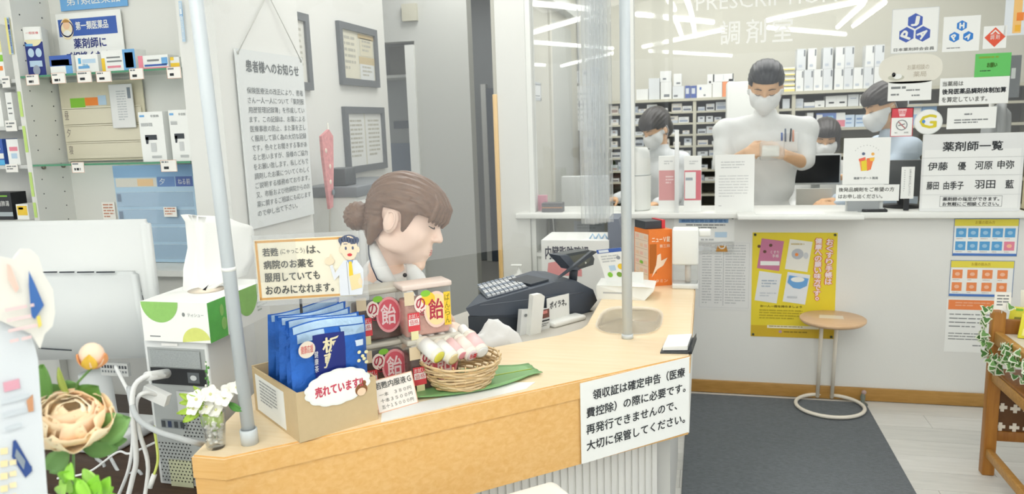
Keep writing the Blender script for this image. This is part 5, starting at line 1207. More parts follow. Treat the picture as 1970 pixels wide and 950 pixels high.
# flowers
FD = 1.02
N_ = lambda px, py, dd=0: atD(px, py, FD+dd)
vb = N_(120, 960); vb = Vector((vb.x, vb.y, ZF))
fw = thing('peony_vase', 'artificial peach peony with a bud and broad leaves in a vase at the lower left', 'flowers', vb)
MB().lathe(vb, [(0.03, 0), (0.034, 0.005), (0.04, 0.06), (0.028, 0.1), (0.03, 0.112), (0.026, 0.112), (0.024, 0.1), (0.0, 0.02)], mat('#e7e8e4', 0.3), 24).build('vase', fw)
PEO = [mat(c, 0.6, noise=0.08, nscale=30) for c in ('#fde6c2', '#fcdeb6', '#fad4ae', '#feecd0')]
pc_ = N_(138, 838); axp = (UP*0.8+cam_ax*0.45+RT*0.22).normalized()
a_ = (RT-axp*RT.dot(axp)).normalized(); b__ = axp.cross(a_); rn = random.Random(4)
for ring, (n, r, tiltp, wdp, off) in enumerate(((6, 0.068, 1.25, 0.040, 0.0), (6, 0.070, 1.75, 0.040, 0.002), (5, 0.064, 2.1, 0.036, 0.006), (4, 0.056, 2.4, 0.030, 0.012))):
    for k in range(n):
        th = 2*PI*(k+0.5*(ring % 2)+rn.uniform(-0.12, 0.12))/n; d = (a_*math.cos(th)*1.12+b__*math.sin(th)); s_ = axp.cross(d).normalized(); P = []
        tl_ = tiltp*rn.uniform(0.92, 1.08); p_ = Vector((0, 0, 0)); prev = 0
        for i in range(9):
            u = i/8; ang = tl_*u
            if i: p_ = p_+(d*math.cos(ang)+axp*math.sin(ang))*(r/8)
            wd = wdp*math.sin(PI*min(0.86, 0.10+u*0.76))**0.55; nin = (axp*math.cos(ang)-d*math.sin(ang))
            P.append([pc_+p_+axp*off+s_*(wd*w_)+nin*(0.013*w_*w_*u+0.0018*math.sin(k*3+w_*7)*u) for w_ in (-1, -0.7, -0.35, 0, 0.35, 0.7, 1)])
        MB().grid(P, PEO[(ring+k) % 4], True, 0.0007).build('petal', fw)
MB().ball(pc_+axp*0.02, (0.02, 0.02, 0.02), PEO[1]).build('heart', fw)
for k in range(3): leaf(fw, pc_-axp*0.012+a_*(0.01*(k-1)), pc_+(a_*(k-1)*0.8-b__).normalized()*-0.03+cam_ax*0.03+axp*0.004, 0.012, mat('#eea08f', 0.6), cam_ax, 0.2, 'blush_petal')
bd = N_(177, 684)
MB().ball(bd, (0.017, 0.016, 0.018), mat('#f2d6bd', 0.6)).build('bud', fw)
for k in range(5):
    th = 2*PI*k/5; d = RT*math.cos(th)+FW*math.sin(th)
    leaf(fw, bd-UP*0.017+d*0.004, bd+d*0.017+UP*0.004, 0.010, mat(['#e8a26a', '#e9c04a', '#eab089'][k % 3], 0.6), d, 0.15, 'petal')
LF = mat('#5c8a3c', 0.45, noise=0.25, nscale=18); LF2 = mat('#6f9a58', 0.45, noise=0.25, nscale=18)
mb = MB(); mb.tube([vb+Vector((0, 0, 0.06)), N_(112, 880), N_(126, 850), pc_-axp*0.02], 0.0022, LF, 6); mb.build('stem', fw)
mb = MB(); mb.tube([vb+Vector((0, 0, 0.06)), N_(140, 780, 0.02), N_(150, 735, 0.01), bd-UP*0.016], 0.0018, LF2, 6); mb.build('stem', fw)
for i, (x0_, y0_, x1_, y1_, wl, m, dd) in enumerate(((90, 790, 84, 700, 0.017, LF, 0.0), (120, 760, 160, 745, 0.018, LF2, 0.03), (165, 775, 190, 742, 0.02, LF, 0.02), (175, 790, 207, 765, 0.016, LF, 0.03), (185, 838, 252, 803, 0.022, LF2, 0.01), (95, 905, 135, 868, 0.016, LF2, 0.0), (160, 858, 228, 862, 0.013, LF2, 0.03), (135, 765, 113, 706, 0.005, mat('#9aa94e', 0.5), 0.0), (180, 850, 245, 845, 0.012, LF2, 0.04), (100, 770, 130, 745, 0.018, LF2, 0.02))):
    leaf(fw, N_(x0_, y0_, dd), N_(x1_, y1_, dd), wl, m, cam_ax, 0.12)
# small bright green plant at the bottom edge
gp = N_(165, 930, -0.05); gb = Vector((gp.x, gp.y, ZF))
g = thing('green_plant', 'small bright green artificial plant in a pot at the bottom edge', 'plant', gb)
MB().lathe(gb, [(0.025, 0), (0.035, 0.07), (0.033, 0.07), (0.0, 0.06)], WHITE, 20).build('pot', g)
LB = [mat(c, 0.45, noise=0.2, nscale=25) for c in ('#7cbf2e', '#8fcc45', '#a4d468')]
rn = random.Random(8)
MB().tube([gb+Vector((0, 0, 0.06)), gp], 0.002, LB[0], 6).build('stem', g)
for k, (px, py) in enumerate(((127, 915), (140, 908), (132, 930), (150, 925), (165, 940), (178, 918), (190, 940), (205, 935), (170, 955), (150, 950), (198, 952), (122, 942), (182, 935), (212, 946))):
    c = N_(px, py, -0.05+rn.uniform(-0.02, 0.02)); d = Vector((rn.uniform(-1, 1), rn.uniform(-0.4, 0.4), rn.uniform(0.1, 1))).normalized()*0.016
    leaf(g, c-d*0.8, c+d, 0.0085, LB[k % 3], cam_ax, 0.15)
# advertising stand, the nearest thing at the left edge
PD = 0.92
A_ = lambda px, py, dd=0: atD(px, py, PD+dd)
sd2 = Vector((0.42, 0.9, 0)).normalized(); sn2 = Vector((-sd2.y, sd2.x, 0))
pA = A_(80, 800); Bq = lambda px, py: onP(px, py, pA, sn2)
bt0 = Bq(92, 960); ad = thing('advert_stand', 'white card advertising stand with pink handwriting and a blue phone picture at the left edge', 'advert', (bt0.x-0.06, bt0.y-0.1, ZF))
CRD = mat('#d9dfe4', 0.5)
body = [Bq(-120, 560), Bq(40, 590), Bq(66, 662), Bq(73, 690), Bq(92, 960), Bq(96, 1010), Bq(-120, 1010)]
for p in body[-2:]: p.z = ZF+0.0005
MB().prism(body, sn2*0.012, CRD).build('card', ad)
cloud = [Bq(*p) for p in ((-40, 500), (-5, 492), (20, 497), (34, 478), (52, 478), (68, 492), (78, 525), (96, 555), (100, 600), (95, 625), (80, 640), (72, 668), (55, 640), (-40, 600))]
MB().prism([p-sn2*0.010 for p in cloud], sn2*0.004, mat('#e6e5dd', 0.5)).build('bubble', ad)
def patch(pts, m, name='print', l=0.0145): MB().prism([Bq(*p)-sn2*l for p in pts], sn2*0.0004, m).build(name, ad)
patch([(47, 519), (57, 540), (76, 584), (58, 611), (52, 605), (47, 545)], mat('#3f6cae', 0.4), 'blue_card')
patch([(5, 505), (12, 508), (28, 552), (22, 560), (8, 535)], mat('#f0cabc', 0.5), 'pink_mark'); patch([(62, 606), (68, 603), (72, 622), (66, 628)], mat('#e6d66a', 0.5), 'yellow_mark')
F = Face(Bq(4, 735)-sn2*0.002, sd2, (0, 0, -1)); F.greek(0, 0, 0.034, 0.015, 1, mat('#dba3b3', 0.6), 1, 3, 0.8); F.build('scribble', ad)
F = Face(Bq(0, 590)-sn2*0.016, sd2, (0, 0, -1)); F.greek(0, 0, 0.03, 0.05, 4, mat('#e9cfcf', 0.6), 1, 5, 0.3); F.build('scribble', ad)
F = Face(Bq(0, 770)-sn2*0.002, sd2, (0, 0, -1)); F.greek(0.0, 0, 0.03, 0.05, 3, mat('#ccd4da', 0.6), 1, 6, 0.3); F.build('scribble', ad)
patch([(24, 848), (29, 845), (58, 895), (60, 895), (61, 905), (48, 918), (22, 878)], mat('#34508f', 0.4), 'phone_picture', 0.002); patch([(30, 862), (47, 885), (44, 902), (27, 876)], mat('#8d99a5', 0.4), 'phone_screen', 0.003)
patch([(50, 770), (62, 758), (64, 790), (54, 792)], mat('#c9946e', 0.6), 'face_drawing', 0.002)
for k in range(4): patch([(0, 862+24*k), (14, 860+24*k), (14, 872+24*k), (0, 874+24*k)], mat('#f0dfae', 0.6), 'cream_stripe', 0.002); patch([(17, 885+22*k), (30, 882+22*k), (31, 892+22*k), (18, 894+22*k)], mat('#f3e3b8', 0.6), 'cream_stripe', 0.002)
# white rounded stool top at the bottom edge
zs_ = 0.56; sc_ = atZ(1066, 917, zs_)
stl = thing('stool', 'white moulded seat corner standing before the ribbed counter base at the bottom edge', 'stool', (sc_-fd*0.17-bk*0.15).xy.to_3d())
MB().bevbox(sc_-Vector((0, 0, 0.05)), -fd*0.34, -bk*0.3, (0, 0, 0.05), WHITE, 0.025, 4).build('seat', stl)
for a in (0.05, 0.29):
    for b in (0.05, 0.25): q = sc_-fd*a-bk*b; MB().tube([(q.x, q.y, 0), (q.x, q.y, zs_-0.045)], 0.014, WHITE, 8).build('leg', stl)
# ================================================================== things on the glass and the wall
YS = YG-0.0015       # stickers on the public side of the glass
def wallF(a, b, c, d, Y): return faceY(a, b, c, d, Y)
def sticker(name, label, rect, cat='sticker', m=PAPER, Y=None, t=0.0006, group=None):
    F, W, H = faceY(*rect, YS if Y is None else Y)
    return F, W, H, sheet(name, label, cat, F, W, H, t, m, group)
def hexa(F, cx, cy, r, m, l=1): F.poly([(cx+r*math.sin(PI*k/3), cy-r*math.cos(PI*k/3)) for k in range(6)], m, l)
F, W, H, o = sticker('association_sticker', 'white sticker with three dark blue hexagons lettered J, P and A', (1717, 18, 1803, 99))
JB = mat('#4560b4', 0.5); cx, cy, r = W*0.5, H*0.49, H*0.175
for k, (ch, a, ro) in enumerate((('J', -PI/2, 0.12), ('P', -PI/2+4*PI/3, -1.15), ('A', -PI/2+2*PI/3, 0.9))):
    x, y = cx+r*1.13*math.cos(a), cy+r*1.13*math.sin(a); hexa(F, x, y, r, JB); F.text(ch, x-r*0.42, y-r*0.6, r*0.84, r*1.2, WHITE, 2, W*0.012, ro)
F.text('日本薬剤師会会員', W*0.07, H*0.88, W*0.86, H*0.075, INK, 2); F.frame(0, 0, W, H, W*0.012, mat('#d6dadd', 0.5)); F.build('lettering', o)
F, W, H, o = sticker('association_sticker', 'white sticker with three light blue hexagons lettered H, P and A', (1816, 33, 1883, 97))
JB = mat('#2f7fd0', 0.5); cx, cy, r = W*0.5, H*0.48, H*0.15
for k, (ch, a, ro) in enumerate((('H', -PI/2, 0.0), ('P', -PI/2+4*PI/3, -0.6), ('A', -PI/2+2*PI/3, 0.6))):
    x, y = cx+r*1.4*math.cos(a), cy+r*1.4*math.sin(a); hexa(F, x, y, r, JB); F.text(ch, x-r*0.38, y-r*0.5, r*0.76, r, WHITE, 2, W*0.012, ro)
F.greek(W*0.12, H*0.88, W*0.74, H*0.06, 1, GREYINK, 1, 3); F.build('lettering', o)
F, W, H, o = sticker('diamond_sticker', 'small white sticker with an orange red diamond mark', (1893, 51, 1935, 92))
DR = mat('#e2583c', 0.5); F.poly([(W*0.5, H*0.06), (W*0.95, H*0.5), (W*0.5, H*0.94), (W*0.05, H*0.5)], DR); F.poly([(W*0.5, H*0.16), (W*0.72, H*0.37), (W*0.28, H*0.37)], WHITE, 2); F.poly([(W*0.5, H*0.24), (W*0.62, H*0.36), (W*0.38, H*0.36)], DR, 3); F.text('調', W*0.3, H*0.4, W*0.17, H*0.2, WHITE, 2); F.text('剤', W*0.53, H*0.4, W*0.17, H*0.2, WHITE, 2); F.build('print', o)
F, W, H, o = sticker('green_notice', 'bright green notice card on the glass', (1877, 104, 1943, 146), m=mat('#63c264', 0.5)); F.text('お願い', W*0.34, H*0.4, W*0.28, H*0.2, mat('#3b6e1e', 0.6), 1, 0.001); F.greek(W*0.1, H*0.12, W*0.7, H*0.18, 1, mat('#86a83c', 0.6), 1, 2); F.greek(W*0.15, H*0.72, W*0.6, H*0.08, 1, INK, 1, 4); F.build('lettering', o)
pts_F, W, H = faceY(1692, 107, 1812, 158, YS)
F = pts_F
mb = MB(); mb.prism([F.P(W/2+W/2*math.copysign(abs(math.cos(a))**0.6, math.cos(a)), H/2+H/2*math.copysign(abs(math.sin(a))**0.8, math.sin(a))) for a in [2*PI*k/40 for k in range(40)]], (0, 0.0008, 0), mat('#e3e1d5', 0.6)); o = mb.build('oval_sign'); tag(o, 'cream oval sign with a small dog drawing and pale lettering on the glass', 'sign')
F.text('お薬相談の', W*0.45, H*0.36, W*0.34, H*0.18, mat('#b9b09e', 0.6), 1); F.text('薬局', W*0.55, H*0.6, W*0.2, H*0.18, mat('#b9b09e', 0.6), 1); F.disc(W*0.28, H*0.78, W*0.13, H*0.1, mat('#c3c4b4', 0.6), 1); F.disc(W*0.24, H*0.68, W*0.03, H*0.08, BLACK, 2); F.disc(W*0.3, H*0.74, W*0.07, H*0.09, WHITE, 2); F.build('print', o)
F, W, H, o = sticker('paper_strip', 'white strip with two lines of small print stuck before the right hand person', (1709, 158, 1791, 192)); F.greek(W*0.07, H*0.25, W*0.75, H*0.2, 1, GREYINK, 1, 1, 0.6); F.greek(W*0.42, H*0.42, W*0.4, H*0.12, 1, GREYINK, 1, 2, 0.6); F.greek(W*0.07, H*0.62, W*0.38, H*0.15, 1, GREYINK, 1, 3, 0.6); F.greek(W*0.55, H*0.7, W*0.38, H*0.12, 1, GREYINK, 1, 4, 0.6); F.build('print', o)
F, W, H, o = sticker('generic_drug_notice', 'white notice of three printed lines on the glass about generic dispensing', (1809, 151, 1939, 198)); F.text('当薬局は', W*0.04, H*0.12, W*0.3, H*0.18, HAND, 1, 0.0004); F.text('後発医薬品調剤体制加算', W*0.04, H*0.4, W*0.92, H*0.2, INK, 1, 0.0009); F.text('を算定しています。', W*0.04, H*0.7, W*0.66, H*0.2, HAND, 1, 0.0004); F.build('lettering', o)
F, W, H = faceY(1760, 211, 1812, 258, YS); mb = MB(); mb.prism([F.P(W/2+W/2*math.cos(a), H/2+H/2*math.sin(a)) for a in [2*PI*k/36 for k in range(36)]], (0, 0.0008, 0), PAPER); o = mb.build('round_sticker'); tag(o, 'round white sticker with a yellow letter G', 'sticker')
F.text('G', W*0.2, H*0.22, W*0.58, H*0.52, mat('#d8c832', 0.5), 1, 0.002); F.disc(W*0.33, H*0.48, W*0.06, H*0.07, mat('#4f8ed0', 0.5), 2); F.ring(W*0.5, H*0.5, W*0.48, W*0.012, mat('#cdd6cf', 0.5), 1); F.build('print', o)
F, W, H, o = sticker('no_smoking_sign', 'small red and white no smoking sign on the glass', (1715, 208, 1755, 262)); F.rect(0, 0, W, H*0.34, mat('#d44a55', 0.5)); F.poly([(W*0.3, H*0.04), (W*0.7, H*0.04), (W*0.62, H*0.3), (W*0.38, H*0.3)], mat('#f0c6c8', 0.5), 2); F.text('禁煙', W*0.35, H*0.1, W*0.3, H*0.12, RED, 3); F.frame(0, 0, W, H, W*0.03, mat('#d44a55', 0.5), 1); F.ring(W*0.5, H*0.6, W*0.26, W*0.045, mat('#8b8f92', 0.5), 2); F.line(W*0.34, H*0.48, W*0.66, H*0.72, W*0.045, mat('#b56a6e', 0.5), 3); F.line(W*0.34, H*0.62, W*0.64, H*0.56, W*0.05, GREYINK, 2); F.text('NO', W*0.2, H*0.84, W*0.12, H*0.05, INK, 2); F.text('SMOKE', W*0.62, H*0.84, W*0.2, H*0.05, INK, 2); F.build('print', o)
F, W, H, o = sticker('small_notice', 'white notice with small grey print left of the beige upright', (1823, 208, 1915, 246)); F.greek(W*0.35, H*0.28, W*0.35, H*0.1, 1, GREYINK, 1, 1, 0.7); F.greek(W*0.15, H*0.55, W*0.7, H*0.24, 2, GREYINK, 1, 2, 0.5); F.build('print', o)
F, W, H, o = sticker('corner_poster', 'blue and orange printed poster at the top right corner', (1936, -10, 1985, 66), 'poster', mat('#dfe5ea', 0.5)); F.rect(W*0.3, H*0.1, W*0.3, H*0.85, mat('#f0c27a', 0.5)); F.rect(W*0.42, H*0.45, W*0.25, H*0.2, ORG, 2); F.rect(W*0.38, H*0.75, W*0.2, H*0.16, mat('#eeb43c', 0.5), 2); F.build('print', o)
F, W, H = faceY(1938, 107, 1960, 187, YG+0.05)
o = MB().obox(F.P(0, H), (W, 0, 0), (0, 0.03, 0), (0, 0, H), mat('#6b6f72', 0.5)).build('wall_terminal'); tag(o, 'dark grey wall terminal behind the glass at the right', 'terminal'); F.rect(W*0.35, H*0.3, W*0.3, H*0.25, mat('#d9dcdc', 0.5)); F.build('panel', o)
# lettering on the glass
WL = mat('#f6f7f3', 0.5)
a = atY(1339, 21, YS); F = Face((a.x, YS, atY(1339, -9, YS).z), (1, 0, 0), (0, 0, -1)); wd = atY(1610, 8, YS).x-a.x
F.text('PRESCRIPTION', 0, 0, wd, a.z*-1+F.o.z, WL, 0); F.mb.v = [(x, y-0.0, z) for x, y, z in F.mb.v]
o = F.mb.build('window_lettering'); tag(o, 'white capital letters PRESCRIPTION stuck across the top of the glass', 'lettering', kind='stuff')
p0 = atY(1386, 41, YS); p1 = atY(1526, 72, YS)
F = Face(p0, (1, 0, 0), (0, 0, -1)); wd = p1.x-p0.x; hh = p0.z-p1.z+0.015
for i, ch in enumerate('調剤室'): F.text(ch, wd*(0.0+0.36*i), 0.008*i*0, wd*0.27, hh, WL, 0, 0.0012)
o = F.mb.build('window_lettering'); tag(o, 'white characters for dispensing room stuck on the glass', 'lettering', kind='stuff')

# ------------------------------------------------------------------ posters on the low wall
YWF = YW-0.001
PIN = mat('#3f4a3a', 0.4)
def poster(name, label, a, b, c, d, m=PAPER, cat='poster', pins=True):
    F, W, H = faceY(a, b, c, d, YW-0.0012); o = sheet(name, label, cat, F, W, H, 0.0008, m)
    return F, W, H, o
F, W, H, o = poster('yellow_poster', 'yellow poster about the medicine notebook pinned to the white wall behind the side table', 1448, 447, 1604, 652, mat('#e6d235', 0.5, noise=0.05, nscale=6))
F.rect(0, H*0.89, W, H*0.11, mat('#cfae2a', 0.5))
def tilted(F, x, y, w, h, a, m, l): c, s_ = math.cos(a), math.sin(a); return F.poly([(x+(u*w*c-v*h*s_), y+(u*w*s_+v*h*c)) for u, v in ((0, 0), (1, 0), (1, 1), (0, 1))], m, l)
for (x, y, m) in ((0.11, 0.055, mat('#c77a9a', 0.5)), (0.445, 0.06, mat('#ecebe2', 0.6)), (0.09, 0.365, mat('#e4e6e6', 0.6)), (0.43, 0.37, mat('#e6eaee', 0.6))): tilted(F, W*x, H*y, W*0.27, H*0.285, 0.13 if m.name else 0.1, m, 1)
F.rect(W*0.1, H*0.27, W*0.23, H*0.04, PAPER, 2)
for x, y in ((0.22, 0.12), (0.15, 0.18), (0.08, 0.13)): F.disc(W*x, H*y, W*0.02, W*0.02, mat('#6a4a3a', 0.5), 3)
F.text('くすり', W*0.22, H*0.17, W*0.1, H*0.03, WHITE, 3); F.text('手帳', W*0.24, H*0.205, W*0.08, H*0.03, WHITE, 3)
F.greek(W*0.46, H*0.1, W*0.2, H*0.03, 1, mat('#c9b98a', 0.5), 3, 2); F.disc(W*0.54, H*0.2, W*0.07, H*0.05, mat('#b9bec4', 0.5), 2); F.disc(W*0.53, H*0.205, W*0.02, H*0.015, ORG, 3); F.disc(W*0.64, H*0.215, W*0.03, H*0.03, mat('#cfd3d5', 0.5), 2)
F.greek(W*0.12, H*0.45, W*0.18, H*0.08, 3, mat('#a9b6c4', 0.5), 3, 5); F.greek(W*0.1, H*0.57, W*0.2, H*0.05, 2, mat('#c6cbd0', 0.5), 3, 6)
F.poly([(W*0.45, H*0.4), (W*0.68, H*0.43), (W*0.66, H*0.5), (W*0.58, H*0.53), (W*0.5, H*0.52), (W*0.43, H*0.47)], mat('#6ba5dc', 0.5), 3); F.disc(W*0.55, H*0.44, W*0.08, H*0.025, PAPER, 4); F.greek(W*0.43, H*0.6, W*0.2, H*0.04, 1, mat('#c6cbd0', 0.5), 4, 6)
PKT, PKO = mat('#f6e6ea', 0.5), mat('#e07a52', 0.5)
for (t, x, y, hh) in (('おくすり手帳は', 0.875, 0.055, 0.43), ('健康への願い味方です。', 0.745, 0.05, 0.6)):
    F.vtext(t, W*(x-0.005), H*y, W*0.085, H*hh, PKO, 2, W*0.011); F.vtext(t, W*x, H*y, W*0.075, H*hh, PKT, 4, W*0.003)
F.text('お一人一冊を持ちましょう', W*0.11, H*0.69, W*0.5, H*0.022, mat('#7d6a18', 0.5), 2, 0.0005)
F.greek(W*0.1, H*0.735, W*0.52, H*0.1, 4, mat('#b8a422', 0.5), 2, 4); F.rect(W*0.2, H*0.885, W*0.62, H*0.028, mat('#f0e9d0', 0.5), 2); F.greek(W*0.22, H*0.89, W*0.55, H*0.02, 1, mat('#a79a55', 0.5), 3); F.greek(W*0.4, H*0.94, W*0.4, H*0.025, 1, mat('#8a7418', 0.5), 3); F.disc(W*0.36, H*0.945, W*0.02, W*0.02, mat('#b894a0', 0.5), 3)
F.build('print', o)
for x, y in ((0.03, 0.02), (0.97, 0.02), (0.03, 0.98), (0.97, 0.98)): MB().lathe(F.P(W*x, H*y, 1), [(0.006, 0), (0.006, 0.004), (0.003, 0.006)], PIN, 10, F.n).build('pin', o)
F, W, H, o = poster('handbag_notice', 'white notice with a blue heading and a brown handbag drawing under the ledge', 1297, 417, 1412, 490)
F.rect(W*0.08, H*0.06, W*0.82, H*0.1, mat('#8fb4d8', 0.5)); F.text('病院受診時お薬手帳を', W*0.12, H*0.07, W*0.76, H*0.08, mat('#4d79b0', 0.5), 2, 0.0004); F.greek(W*0.2, H*0.2, W*0.65, H*0.14, 2, GREYINK, 1, 2); F.rect(W*0.68, H*0.4, W*0.2, H*0.14, PALEB); F.greek(W*0.45, H*0.58, W*0.4, H*0.1, 1, mat('#b9bcbd', 0.6), 1, 7)
F.poly([(W*0.7, H*0.92), (W*0.73, H*0.76), (W*0.87, H*0.76), (W*0.9, H*0.92)], mat('#c98f3c', 0.5), 1); F.ring(W*0.8, H*0.76, W*0.06, W*0.018, mat('#dfe3e2', 0.5), 2); F.disc(W*0.45, H*0.84, W*0.05, H*0.07, mat('#d6dada', 0.5)); F.disc(W*0.57, H*0.84, W*0.06, H*0.05, mat('#cfd3d3', 0.5)); F.disc(W*0.1, H*0.32, W*0.05, H*0.06, mat('#6f8fc8', 0.5)); F.build('print', o)
MB().lathe(F.P(W*0.97, H*0.03, 1), [(0.006, 0), (0.006, 0.004), (0.003, 0.006)], DARK, 10, F.n).build('pin', o)
F, W, H, o = poster('printed_list', 'grey printed table on white paper taped to the wall left of the yellow poster', 1343, 464, 1443, 597, mat('#e3e4e2', 0.6))
for c0_, w_ in ((0.08, 0.18), (0.32, 0.14), (0.52, 0.38)): F.greek(W*c0_, H*0.05, W*w_, H*0.88, 22, mat('#c0c3c3', 0.6), 1, int(c0_*50), 0.4)
F.rect(W*0.48, H*0.04, W*0.01, H*0.9, mat('#b4b7b7', 0.6)); F.frame(W*0.03, H*0.02, W*0.94, H*0.95, 0.0012, mat('#c6c9c8', 0.6)); F.build('print', o)
F, W, H, o = poster('blue_chart', 'chart of blue squares under a yellow heading, topmost at the right end of the wall', 1836, 420, 1956, 493)
def chart(F, W, H, cols, m, last=None):
    F.frame(0, 0, W, H, W*0.012, mat('#7d92b4', 0.5)); F.rect(W*0.01, H*0.02, W*0.98, H*0.18, mat('#e6d84f', 0.5), 2); F.text('お薬の飲み方', W*0.33, H*0.06, W*0.3, H*0.09, mat('#a8861f', 0.5), 3); F.rect(W*0.01, H*0.93, W*0.98, H*0.06, mat('#4a78c2', 0.5), 2)
    for r_ in range(2):
        for k in range(cols):
            mm = last if (last and r_ == 1 and k == cols-1) else m; w_ = 0.16
            F.rect(W*(0.04+k*(0.94/cols)), H*(0.26+0.35*r_), W*w_, H*0.24, mm, 1); F.disc(W*(0.04+k*(0.94/cols)+0.08), H*(0.38+0.35*r_), W*0.04, H*0.05, mat('#9cc7e4' if mm is m and cols == 5 else '#f6bfa0', 0.5), 2); F.greek(W*(0.05+k*(0.94/cols)), H*(0.53+0.35*r_), W*0.14, H*0.04, 1, mat('#c3b6b0', 0.6), 1, k)
chart(F, W, H, 5, mat('#5aa2d6', 0.5), mat('#e58aa0', 0.5)); F.build('print', o)
F, W, H, o = poster('orange_chart', 'chart of orange squares under a yellow heading, below the blue chart', 1829, 500, 1947, 572)
chart(F, W, H, 4, mat('#ee9058', 0.5)); F.build('print', o)
F, W, H, o = poster('orange_headed_notice', 'white notice with an orange heading below the orange chart', 1822, 574, 1925, 680)
F.rect(W*0.03, H*0.02, W*0.9, H*0.18, mat('#ee8a50', 0.5)); F.greek(W*0.15, H*0.06, W*0.6, H*0.1, 2, mat('#f3b08a', 0.5), 2); F.greek(W*0.06, H*0.28, W*0.8, H*0.3, 4, GREYINK, 1, 3, 0.25); F.greek(W*0.06, H*0.64, W*0.75, H*0.16, 3, GREYINK, 1, 5, 0.3); F.greek(W*0.5, H*0.86, W*0.35, H*0.04, 1, GREYINK, 1, 6); F.build('print', o)

# ------------------------------------------------------------------ things standing on the ledge
YL = YW+0.005
def stand_sheet(name, label, cat, rect, Y, m=PAPER, t=0.003):
    F, W, H = faceY(*rect, Y, LZ+0.0005); return F, W, H, sheet(name, label, cat, F, W, H, t, m)
F, W, H, o = stand_sheet('paper_stand', 'upright white printed sheet on the ledge before the standing pharmacist', 'notice', (1376, 298, 1450, 404), YW-0.02)
F.greek(W*0.15, H*0.12, W*0.6, H*0.14, 3, mat('#c6c9c9', 0.6), 1, 1, 0.35); F.greek(W*0.1, H*0.36, W*0.75, H*0.4, 8, mat('#d0d3d2', 0.6), 1, 2, 0.3); F.greek(W*0.1, H*0.88, W*0.15, H*0.03, 1, mat('#c6c9c9', 0.6), 1, 3); F.build('print', o)
PKB = mat('#d9a1a1', 0.5)
for i, (r, lab) in enumerate((((1267, 301, 1301, 404), 'pink and white leaflet box on the ledge behind the clear upright'), ((1316, 301, 1349, 404), 'pink and white leaflet box with a white label on the ledge by the paper sheet'))):
    F, W, H = faceY(*r, YW+0.0, LZ+0.0005); mb = MB(); mb.obox(F.P(0, H), (W, 0, 0), (0, 0.05, 0), (0, 0, H), PAPER); o = mb.build('leaflet_box'); tag(o, lab, 'box')
    F.rect(W*0.02, H*0.25, W*0.96, H*0.54, PKB if i == 0 else mat('#d77a84', 0.5)); F.greek(W*0.3, H*0.08, W*0.5, H*0.08, 2, mat('#c9cccc', 0.6), 1, i)
    if i == 0: F.greek(W*0.4, H*0.35, W*0.45, H*0.16, 3, mat('#ecd0d0', 0.6), 2, 2, 0.5)
    else: F.rect(W*0.06, H*0.28, W*0.62, H*0.48, PAPER, 2); F.rect(W*0.1, H*0.38, W*0.4, H*0.05, mat('#a4adb5', 0.6), 3)
    F.build('print', o)
F, W, H = faceY(1298, 250, 1306, 404, YW-0.03, LZ+0.0005)
o = MB().bevbox(F.P(0, H), (W, 0, 0), (0, 0.004, 0), (0, 0, H), mat('#e6e9e8', 0.2), 0.0015).build('clear_upright'); tag(o, 'thin clear acrylic upright standing on the ledge', 'stand')
F, W, H = faceY(1218, 285, 1246, 404, YW+0.02, LZ+0.0005)
t = thing('water_pot', 'white electric pot on the ledge beside the corner pole', 'pot', F.P(W/2, H))
MB().lathe(F.P(W*0.2, H)+Vector((0, 0.07, 0)), [(0.058, 0), (0.066, 0.01), (0.068, H*0.55), (0.064, H*0.62), (0.066, H*0.64), (0.062, H*0.92), (0.05, H), (0, H)], WHITE, 28).build('body', t)
MB().lathe(F.P(W*0.2, H)+Vector((0, 0.07, 0)), [(0.0688, H*0.56), (0.0688, H*0.575)], mat('#b5babb', 0.5), 28).build('seam', t)
# pharmacist list board
F, W, H, o = stand_sheet('pharmacist_board', 'large white name board of pharmacists at the right end of the ledge', 'sign', (1777, 259, 1962, 404), YW-0.01, mat('#e3e5e4', 0.4), 0.01)
F.rect(W*0.02, H*0.2, W*0.95, H*0.76, mat('#eceeec', 0.5)); F.rect(W*0.0, H*0.3, W, H*0.006, mat('#c9cccb', 0.5), 2); F.rect(W*0.0, H*0.53, W, H*0.006, mat('#c9cccb', 0.5), 2); F.rect(W*0.0, H*0.78, W, H*0.006, mat('#d3d6d5', 0.5), 2)
F.text('薬剤師一覧', W*0.2, H*0.1, W*0.59, H*0.12, INK, 2, 0.0008)
for (t, x, y, w_) in (('伊藤', 0.06, 0.36, 0.2), ('優', 0.36, 0.36, 0.08), ('河原', 0.53, 0.355, 0.17), ('申弥', 0.75, 0.35, 0.16), ('藤田', 0.06, 0.61, 0.12), ('由季子', 0.23, 0.61, 0.2), ('羽田', 0.54, 0.6, 0.2), ('藍', 0.84, 0.6, 0.08)): F.text(t, W*x, H*y, W*w_, H*0.105, INK, 2, 0.0006)
F.frame(W*0.2, H*0.8, W*0.62, H*0.14, W*0.004, GREYINK, 2); F.text('薬剤師の指定ができます。', W*0.23, H*0.815, W*0.56, H*0.05, INK, 3, 0.0004); F.text('お気軽にご相談ください。', W*0.23, H*0.88, W*0.56, H*0.05, INK, 3, 0.0004); F.build('lettering', o)
zz = atY(1620, 356, YW-0.02).z
F, W, H = faceY(1624, 266, 1710, 354, YW-0.015)
sw = thing('mascot_sign', 'white sign with two yellow and orange cup figures on the ledge', 'sign', F.P(W/2, H+F.P(0, H).z-LZ))
mb = MB(); slab(mb, F, 0, 0, W, H, 0.003, PAPER); mb.build('sheet', sw)
mb = MB(); mb.obox((F.o.x+W*0.1, YW-0.01, LZ+0.0005), (W*0.8, 0, 0), (0, 0.02, 0), (0, 0, zz-LZ+0.0), mat('#cfd3d2', 0.4)); mb.build('foot', sw)
